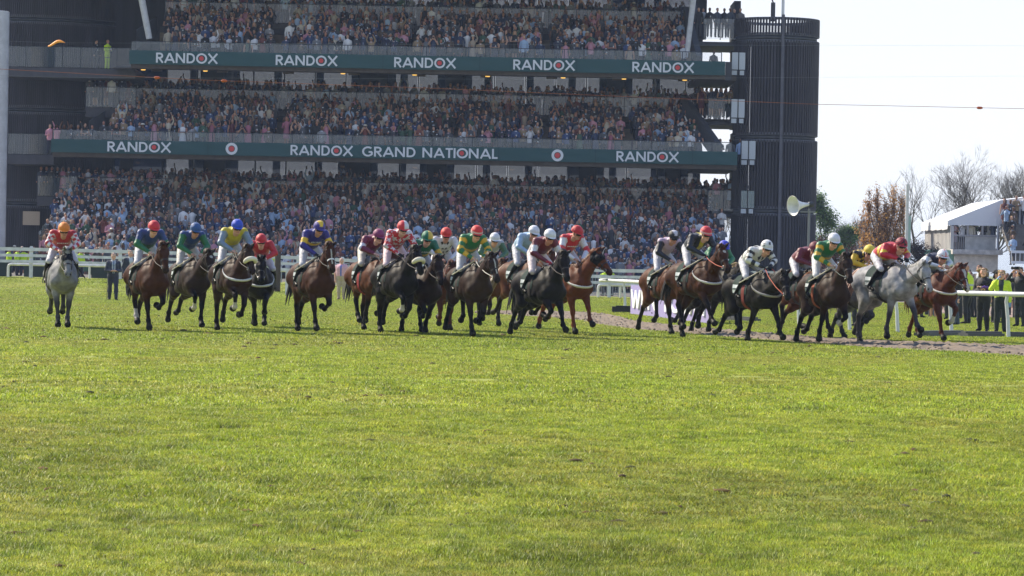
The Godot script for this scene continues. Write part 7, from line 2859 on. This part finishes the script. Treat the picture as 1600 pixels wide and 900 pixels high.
func build_people() -> void:
	# three men walking on the turf at the left, and one standing
	stander("person", "older man in navy suit with pale waistcoat walking on the turf at left", "man", 176, 392, 468, 43.0, 12, {"top": [38, 44, 70], "legs": [36, 42, 66], "shirt": [178, 186, 196], "tie": [82, 104, 140], "hair": [176, 172, 166], "arm_l": "front", "arm_r": "front", "step": 0.5, "girth": 1.12, "tall": 1.74, "tone": 1})
	stander("person", "older man in navy sweater walking just behind the navy suited man", "man", 202, 390, 458, 41.0, 20, {"top": [34, 44, 66], "legs": [34, 34, 42], "shirt": [200, 206, 214], "hair": [170, 164, 158], "step": -0.5, "girth": 1.15, "tall": 1.74, "raised": 0.12, "tone": 1, "top_name": "sweater"})
	stander("person", "man's face showing between the red capped jockey's arm and the bay's head", "man", 233, 392, 460, 40.0, 10, {"top": [44, 50, 70], "legs": [44, 46, 56], "hair": [150, 140, 130], "tall": 1.70, "raised": 0.12, "tone": 1})
	stander("person", "man's face showing beneath the arm of the blue capped jockey", "man", 295, 388, 460, 40.0, 5, {"top": [180, 188, 204], "legs": [50, 54, 70], "hair": [160, 150, 140], "tall": 1.75, "raised": 0.15, "tone": 1})
	stander("person", "grey haired man in pink shirt, blue tie and beige trousers standing on the turf", "man", 533, 402, 467, 38.0, -5, {"top": [226, 176, 190], "legs": [188, 172, 150], "tie": [74, 112, 196], "hair": [190, 184, 176], "girth": 1.24, "tall": 1.74, "short_sleeves": true, "top_name": "shirt", "shoes": [150, 128, 106], "bald": true, "tone": 1})
	var cane := at(167, 467, 43.5)
	var cm := MB.new()
	cm.tube([Vector3(0, 0, 0), Vector3(0, 0.62, 0), Vector3(-0.04, 0.68, 0), Vector3(-0.09, 0.66, 0)], [0.012], 6)
	tag(put("walking_stick", cm.done(), mat(rgb(70, 54, 40), 0.5, "slat"), self, Vector3(cane.x, terrain(cane.x, cane.z), cane.z)), "thin brown stick standing in the turf beside the navy suited man", "stick")
	# along the running rail at right
	stander("person", "policewoman in yellow tabard with mirrored sunglasses raising a hand to her face", "policewoman", 1563, 422, 520, 58.0, -8, {"top": [226, 250, 50], "vest": [226, 250, 50], "sleeve": [220, 246, 54], "legs": [26, 34, 34], "shirt": [48, 60, 66], "stripe": [206, 210, 206], "hair": [196, 164, 112], "style": "tied", "glasses": [60, 54, 130], "arm_r": "face", "arm_l": "down", "tall": 1.68, "gloves": [120, 150, 190], "tone": 1, "top_name": "tabard"})
	stander("person", "blonde woman in black hooded top holding something purple beside the policewoman", "woman", 1536, 415, 517, 57.5, -30, {"top": [30, 28, 34], "legs": [26, 26, 30], "hair": [176, 146, 104], "style": "long", "arm_l": "cross", "arm_r": "cross", "look": 30.0, "nod": 0.12, "tall": 1.74, "tone": 1, "girth": 1.08, "top_name": "hooded_top"})
	var pg := at(1540, 450, 57.63)
	var gm := MB.new()
	for k in 5:
		gm.tube([Vector3(-0.10 + k * 0.03, 0.0, 0.0), Vector3(-0.06 + k * 0.03, 0.03 + 0.015 * (k % 2), 0.02), Vector3(0.0 + k * 0.025, 0.012 - 0.01 * k, 0.03), Vector3(0.03 + k * 0.02, -0.03, 0.0)], [0.022, 0.028, 0.026, 0.014], 7)
	tag(put("purple_gloves", gm.done(), mat(rgb(104, 66, 156), 0.7, "canvas"), self, pg), "purple gloves held against the black top of the blonde woman", "gloves")
	stander("person", "bald policeman in yellow jacket with dark sleeves standing with his back half turned", "policeman", 1511, 405, 500, 50.5, -120, {"top": [226, 250, 54], "sleeve": [40, 44, 48], "legs": [30, 32, 38], "stripe": [196, 206, 206], "hair": [90, 74, 62], "bald": true, "arm_l": "front", "arm_r": "front", "tall": 1.86, "girth": 1.12, "look": 70.0, "tone": 2, "top_name": "jacket"})
	stander("person", "woman with long dark hair and sunglasses in black coat and jeans beside the bald policeman", "woman", 1493, 418, 502, 51.5, -60, {"top": [34, 30, 34], "legs": [70, 84, 110], "hair": [70, 44, 36], "style": "long", "glasses": [24, 22, 22], "arm_r": "front", "step": 0.5, "tall": 1.66, "tone": 1, "top_name": "coat"})
	stander("person", "tall bearded man in grey suit and white shirt looking over the policeman's shoulder", "man", 1530, 400, 490, 44.0, -30, {"top": [64, 60, 68], "legs": [40, 42, 50], "shirt": [222, 224, 228], "hair": [66, 46, 34], "beard": true, "tall": 1.90, "look": -20.0})
	stander("person", "woman in black furry hat and pink scarf behind the policewoman", "woman", 1556, 409, 492, 49.0, 20, {"top": [176, 140, 144], "legs": [30, 30, 34], "hair": [30, 26, 26], "style": "long", "hat": [24, 22, 24], "furry": true, "tall": 1.66})
	stander("person", "person in dark jacket raising a camera at the right picture edge", "photographer", 1594, 408, 501, 52.0, -40, {"top": [32, 32, 38], "legs": [32, 34, 42], "hair": [50, 38, 30], "arm_l": "camera", "arm_r": "camera", "tall": 1.80})
	var cp := at(1589.5, 419, 52.25)
	var cb := MB.new()
	cb.box(Vector3.ZERO, Vector3(0.14, 0.10, 0.07))
	cb.tube([Vector3(-0.02, 0, 0.03), Vector3(-0.05, 0, 0.14), Vector3(-0.06, 0, 0.2)], [0.04, 0.042, 0.048], 10)
	tag(put("camera", cb.done(), mat(rgb(26, 26, 28), 0.4, "painted"), self, cp, Basis(Vector3.UP, -0.7)), "black camera held up by the person at the right picture edge", "camera")
	stander("person", "dark haired man behind the white and navy jockey's cap", "man", 1484, 404, 490, 46.0, -20, {"top": [60, 56, 60], "legs": [40, 40, 46], "hair": [44, 34, 28], "tall": 1.82, "beard": true})
	stander("person", "man with swept dark hair between the white capped jockey and the bald policeman", "man", 1497, 408, 490, 45.0, -40, {"top": [70, 56, 56], "legs": [40, 40, 46], "hair": [34, 26, 24], "tall": 1.76})
	stander("person", "steward in yellow jacket behind the red and yellow jockey's shoulder", "steward", 1436, 402, 490, 45.0, 30, {"top": [226, 250, 54], "legs": [40, 40, 46], "hair": [40, 30, 26], "tall": 1.84, "top_name": "jacket"})
	stander("person", "photographer in yellow bib lifting an elbow between the white capped and yellow jockeys", "steward", 1340, 415, 515, 55.0, -30, {"top": [190, 216, 50], "legs": [40, 44, 50], "hair": [70, 54, 40], "short_sleeves": true, "arm_r": "camera", "arm_l": "camera", "tall": 1.66, "tone": 1, "top_name": "bib"})
	stander("person", "blonde woman with sunglasses in dark coat by the foot of the stair tower", "woman", 1147, 401, 500, 48.0, 55, {"top": [34, 42, 54], "legs": [40, 42, 50], "hair": [190, 162, 112], "style": "long", "glasses": [30, 24, 22], "tall": 1.80, "tone": 1, "top_name": "coat"})
	stander("person", "man in pale flat cap peering past the light bay's head by the lilac board", "man", 1068, 412, 500, 50.0, 20, {"top": [60, 62, 66], "legs": [40, 42, 50], "hair": [70, 54, 40], "hat": [196, 190, 176], "tall": 1.66, "tone": 1})
	# stewards in yellow behind the far rail, and the one on the left balcony
	var named := ["leftmost of those at the left edge", "second from the left edge", "third from the left edge", "right of the grey horse's head", "left of the weathered post", "left of the pale blue jockey", "right of the chestnut horse's head", "beside the flared rail end"]
	var xs := [14.0, 27.0, 37.0, 126.0, 424.0, 796.0, 946.0, 955.0]
	for k in xs.size():
		var p := at(xs[k], 396.0 + xs[k] * 0.04, 33.0)
		var o := looks(rng)
		o.merge({"top": [190, 222, 40], "shirt": [190, 222, 40], "tie": [170, 200, 60], "dress": false, "style": 0, "hat": 2, "hatc": [34, 36, 44], "arms": 0}, true)
		var t := Transform3D(Basis(Vector3.UP, rng.randf_range(-2.0, 2.0)) * Basis.from_scale(Vector3(1.05, 0.74, 1.05)), Vector3(p.x, terrain(p.x, p.z) + 0.0, p.z))
		lone(o, t, "yellow steward behind the far rail, " + named[k], "stewards sitting behind the far rail", "steward", "steward")
	var l := looks(rng)
	l.merge({"top": [200, 232, 40], "shirt": [200, 232, 40], "tie": [200, 232, 40], "legs": [190, 222, 44], "dress": false, "style": 0, "hat": 0, "arms": 1}, true)
	var bp := sat(168.0, 96.0, 3.2)
	lone(l, Transform3D(Basis(Vector3.UP, 0.8), Vector3(bp.x, 12.62, bp.z)), "steward in full yellow suit leaning on the upper left glass balcony", "", "steward", "steward")
	l = looks(rng)
	l.merge({"top": [30, 34, 48], "shirt": [216, 220, 228], "tie": [216, 220, 228], "dress": false, "style": 0, "hat": 0, "arms": 0}, true)
	bp = sat(150.0, 96.0, 3.6)
	lone(l, Transform3D(Basis(Vector3.UP, 0.9), Vector3(bp.x, 12.62, bp.z)), "man in dark suit beside the yellow steward on the upper left balcony", "", "spectator", "spectator")
	# figures outlined against the sky on the landings at the stand's right end
	var dark := [34, 36, 44]
	var outlined := [
		[1091.0, 15.25, 4.0, dark, "first from left on the top landing before the sky"], [1098.0, 15.25, 4.4, [196, 200, 210], "second from left on the top landing, in white"], [1108.0, 15.25, 4.0, dark, "third from left on the top landing, standing clear of the others"], [1120.0, 15.25, 4.0, [70, 76, 90], "fourth from left on the top landing"],
		[1131.0, 15.25, 4.2, dark, "fifth from left on the top landing"], [1140.0, 15.25, 4.0, [60, 66, 76], "sixth from left on the top landing"], [1147.0, 15.25, 4.4, dark, "last at right on the top landing"], [1156.0, 15.25, 4.0, [110, 104, 100], "beside the tower's crown on the top landing"],
		[1115.0, 12.6, 2.0, dark, "alone on the landing beside the upper banner's right end"],
		[1125.0, 7.45, 2.0, dark, "with folded arms on the landing at the lower banner's right end"], [1141.0, 7.45, 2.0, [110, 110, 114], "in grey between two others at the lower banner's right end"], [1157.0, 7.45, 1.2, [166, 190, 226], "in pale blue shirt behind the end screen of the lower banner"],
	]
	for q in outlined:
		var o := looks(rng)
		o.merge({"top": q[3], "shirt": q[3], "tie": q[3], "dress": false, "style": 0, "hat": 0, "arms": 1 if q[0] in [1108.0, 1125.0] else 0}, true)
		var p := sat(q[0], 60.0 if q[1] > 13.0 else (90.0 if q[1] > 10.0 else 230.0), q[2])
		lone(o, Transform3D(Basis(Vector3.UP, rng.randf_range(-0.6, 0.6)), Vector3(p.x, q[1], p.z)), "spectator " + q[4], "spectators outlined against the sky at the grandstand's right end")
	for k in 9:
		var p := sat(1120.0 + k * 5.2, 310.0, 3.9 + 0.4 * (k % 2))
		spectator(Vector3(p.x, 5.15, p.z), rng.randf_range(-0.4, 0.4), looks(rng))
		p = sat(1096.0 + k * 7.6, 165.0, 3.9 + 0.4 * (k % 2))
		spectator(Vector3(p.x, 10.55, p.z), rng.randf_range(-0.4, 0.4), looks(rng))
	for k in 8:
		var p := sat(64.0 + k * 8.5, 300.0, 5.0 + 0.4 * (k % 2))
		spectator(Vector3(p.x, 5.15, p.z), rng.randf_range(-0.4, 0.4), looks(rng))
		p = sat(140.0 + k * 8.5, 160.0, 4.8 + 0.4 * (k % 2))
		spectator(Vector3(p.x, 10.55, p.z), rng.randf_range(-0.4, 0.4), looks(rng))
	for k in 7:
		var p := sat(78.0 + k * 11.0, 225.0, 0.8)
		spectator(Vector3(p.x, 7.5, p.z), rng.randf_range(-0.4, 0.4), looks(rng))
	# the crowd standing behind the policewoman at the right
	var r := RandomNumberGenerator.new()
	r.seed = 31
	var loose := []
	for k in 46:
		var s := r.randf_range(36.0, 44.0)
		loose.append([at(r.randf_range(1446.0, 1650.0), 420.0, s), looks(r), r.randf_range(0.9, 1.02), r.randf_range(-1.2, 0.2)])
	loose.sort_custom(func(a, b): return a[0].x / -a[0].z < b[0].x / -b[0].z)
	for k in loose.size():
		var q: Array = loose[k]
		lone(q[1], Transform3D(Basis(Vector3.UP, q[3]) * Basis.from_scale(Vector3(1, q[2], 1)), Vector3(q[0].x, terrain(q[0].x, q[0].z) - 0.12, q[0].z)), "%s, %s from left in the crowd behind the police" % [q[1].name, ordinal(k + 1)], "people in the loose crowd at right", "bystander", "bystander")


func _ready() -> void:
	rng.seed = 20
	var cam := Camera3D.new()
	cam.name = "camera"
	cam.fov = 2.0 * rad_to_deg(atan(450.0 / FOCAL))
	cam.position = Vector3(0, EYE, 0)
	cam.rotation = Vector3(-atan((450.0 - HORIZON) / FOCAL), 0, deg_to_rad(ROLL))
	cam.near = 1.0
	cam.far = 4000.0
	add_child(cam)
	cam.current = true
	var env := Environment.new()
	env.background_mode = Environment.BG_SKY
	var sky := Sky.new()
	var sm := ProceduralSkyMaterial.new()
	sm.sky_top_color = rgb(96, 138, 200)
	sm.sky_horizon_color = rgb(248, 251, 255)
	sm.sky_energy_multiplier = 0.92
	sm.sky_curve = 0.30
	sm.ground_horizon_color = rgb(196, 204, 206)
	sm.ground_bottom_color = rgb(110, 120, 90)
	sm.sun_angle_max = 40.0
	sm.sun_curve = 0.1
	sky.sky_material = sm
	env.sky = sky
	env.tonemap_mode = Environment.TONE_MAPPER_LINEAR
	env.tonemap_exposure = 1.5
	env.fog_enabled = true
	env.fog_density = 0.00026
	env.fog_light_color = rgb(192, 212, 244)
	env.ssao_enabled = true
	env.ssil_enabled = true
	env.sdfgi_enabled = true
	var we := WorldEnvironment.new()
	we.name = "world_environment"
	we.environment = env
	add_child(we)
	var sun := DirectionalLight3D.new()
	sun.name = "sun"
	sun.light_energy = 1.6
	sun.light_color = Color(1.0, 0.95, 0.86)
	sun.light_angular_distance = 0.53
	sun.shadow_enabled = true
	add_child(sun)
	# high behind the stand, to the left
	sun.look_at_from_position(Vector3(-0.66, 0.72, -0.52), Vector3.ZERO)
	var t0 := Time.get_ticks_msec()
	build_ground()
	build_grandstand()
	build_marquee()
	build_trees()
	build_rails()
	build_poles()
	print("setting ", Time.get_ticks_msec() - t0)
	build_field()
	print("field ", Time.get_ticks_msec() - t0)
	build_people()
	build_crowd()
	print("people ", Time.get_ticks_msec() - t0)
	build_grass()
	print("all ", Time.get_ticks_msec() - t0)
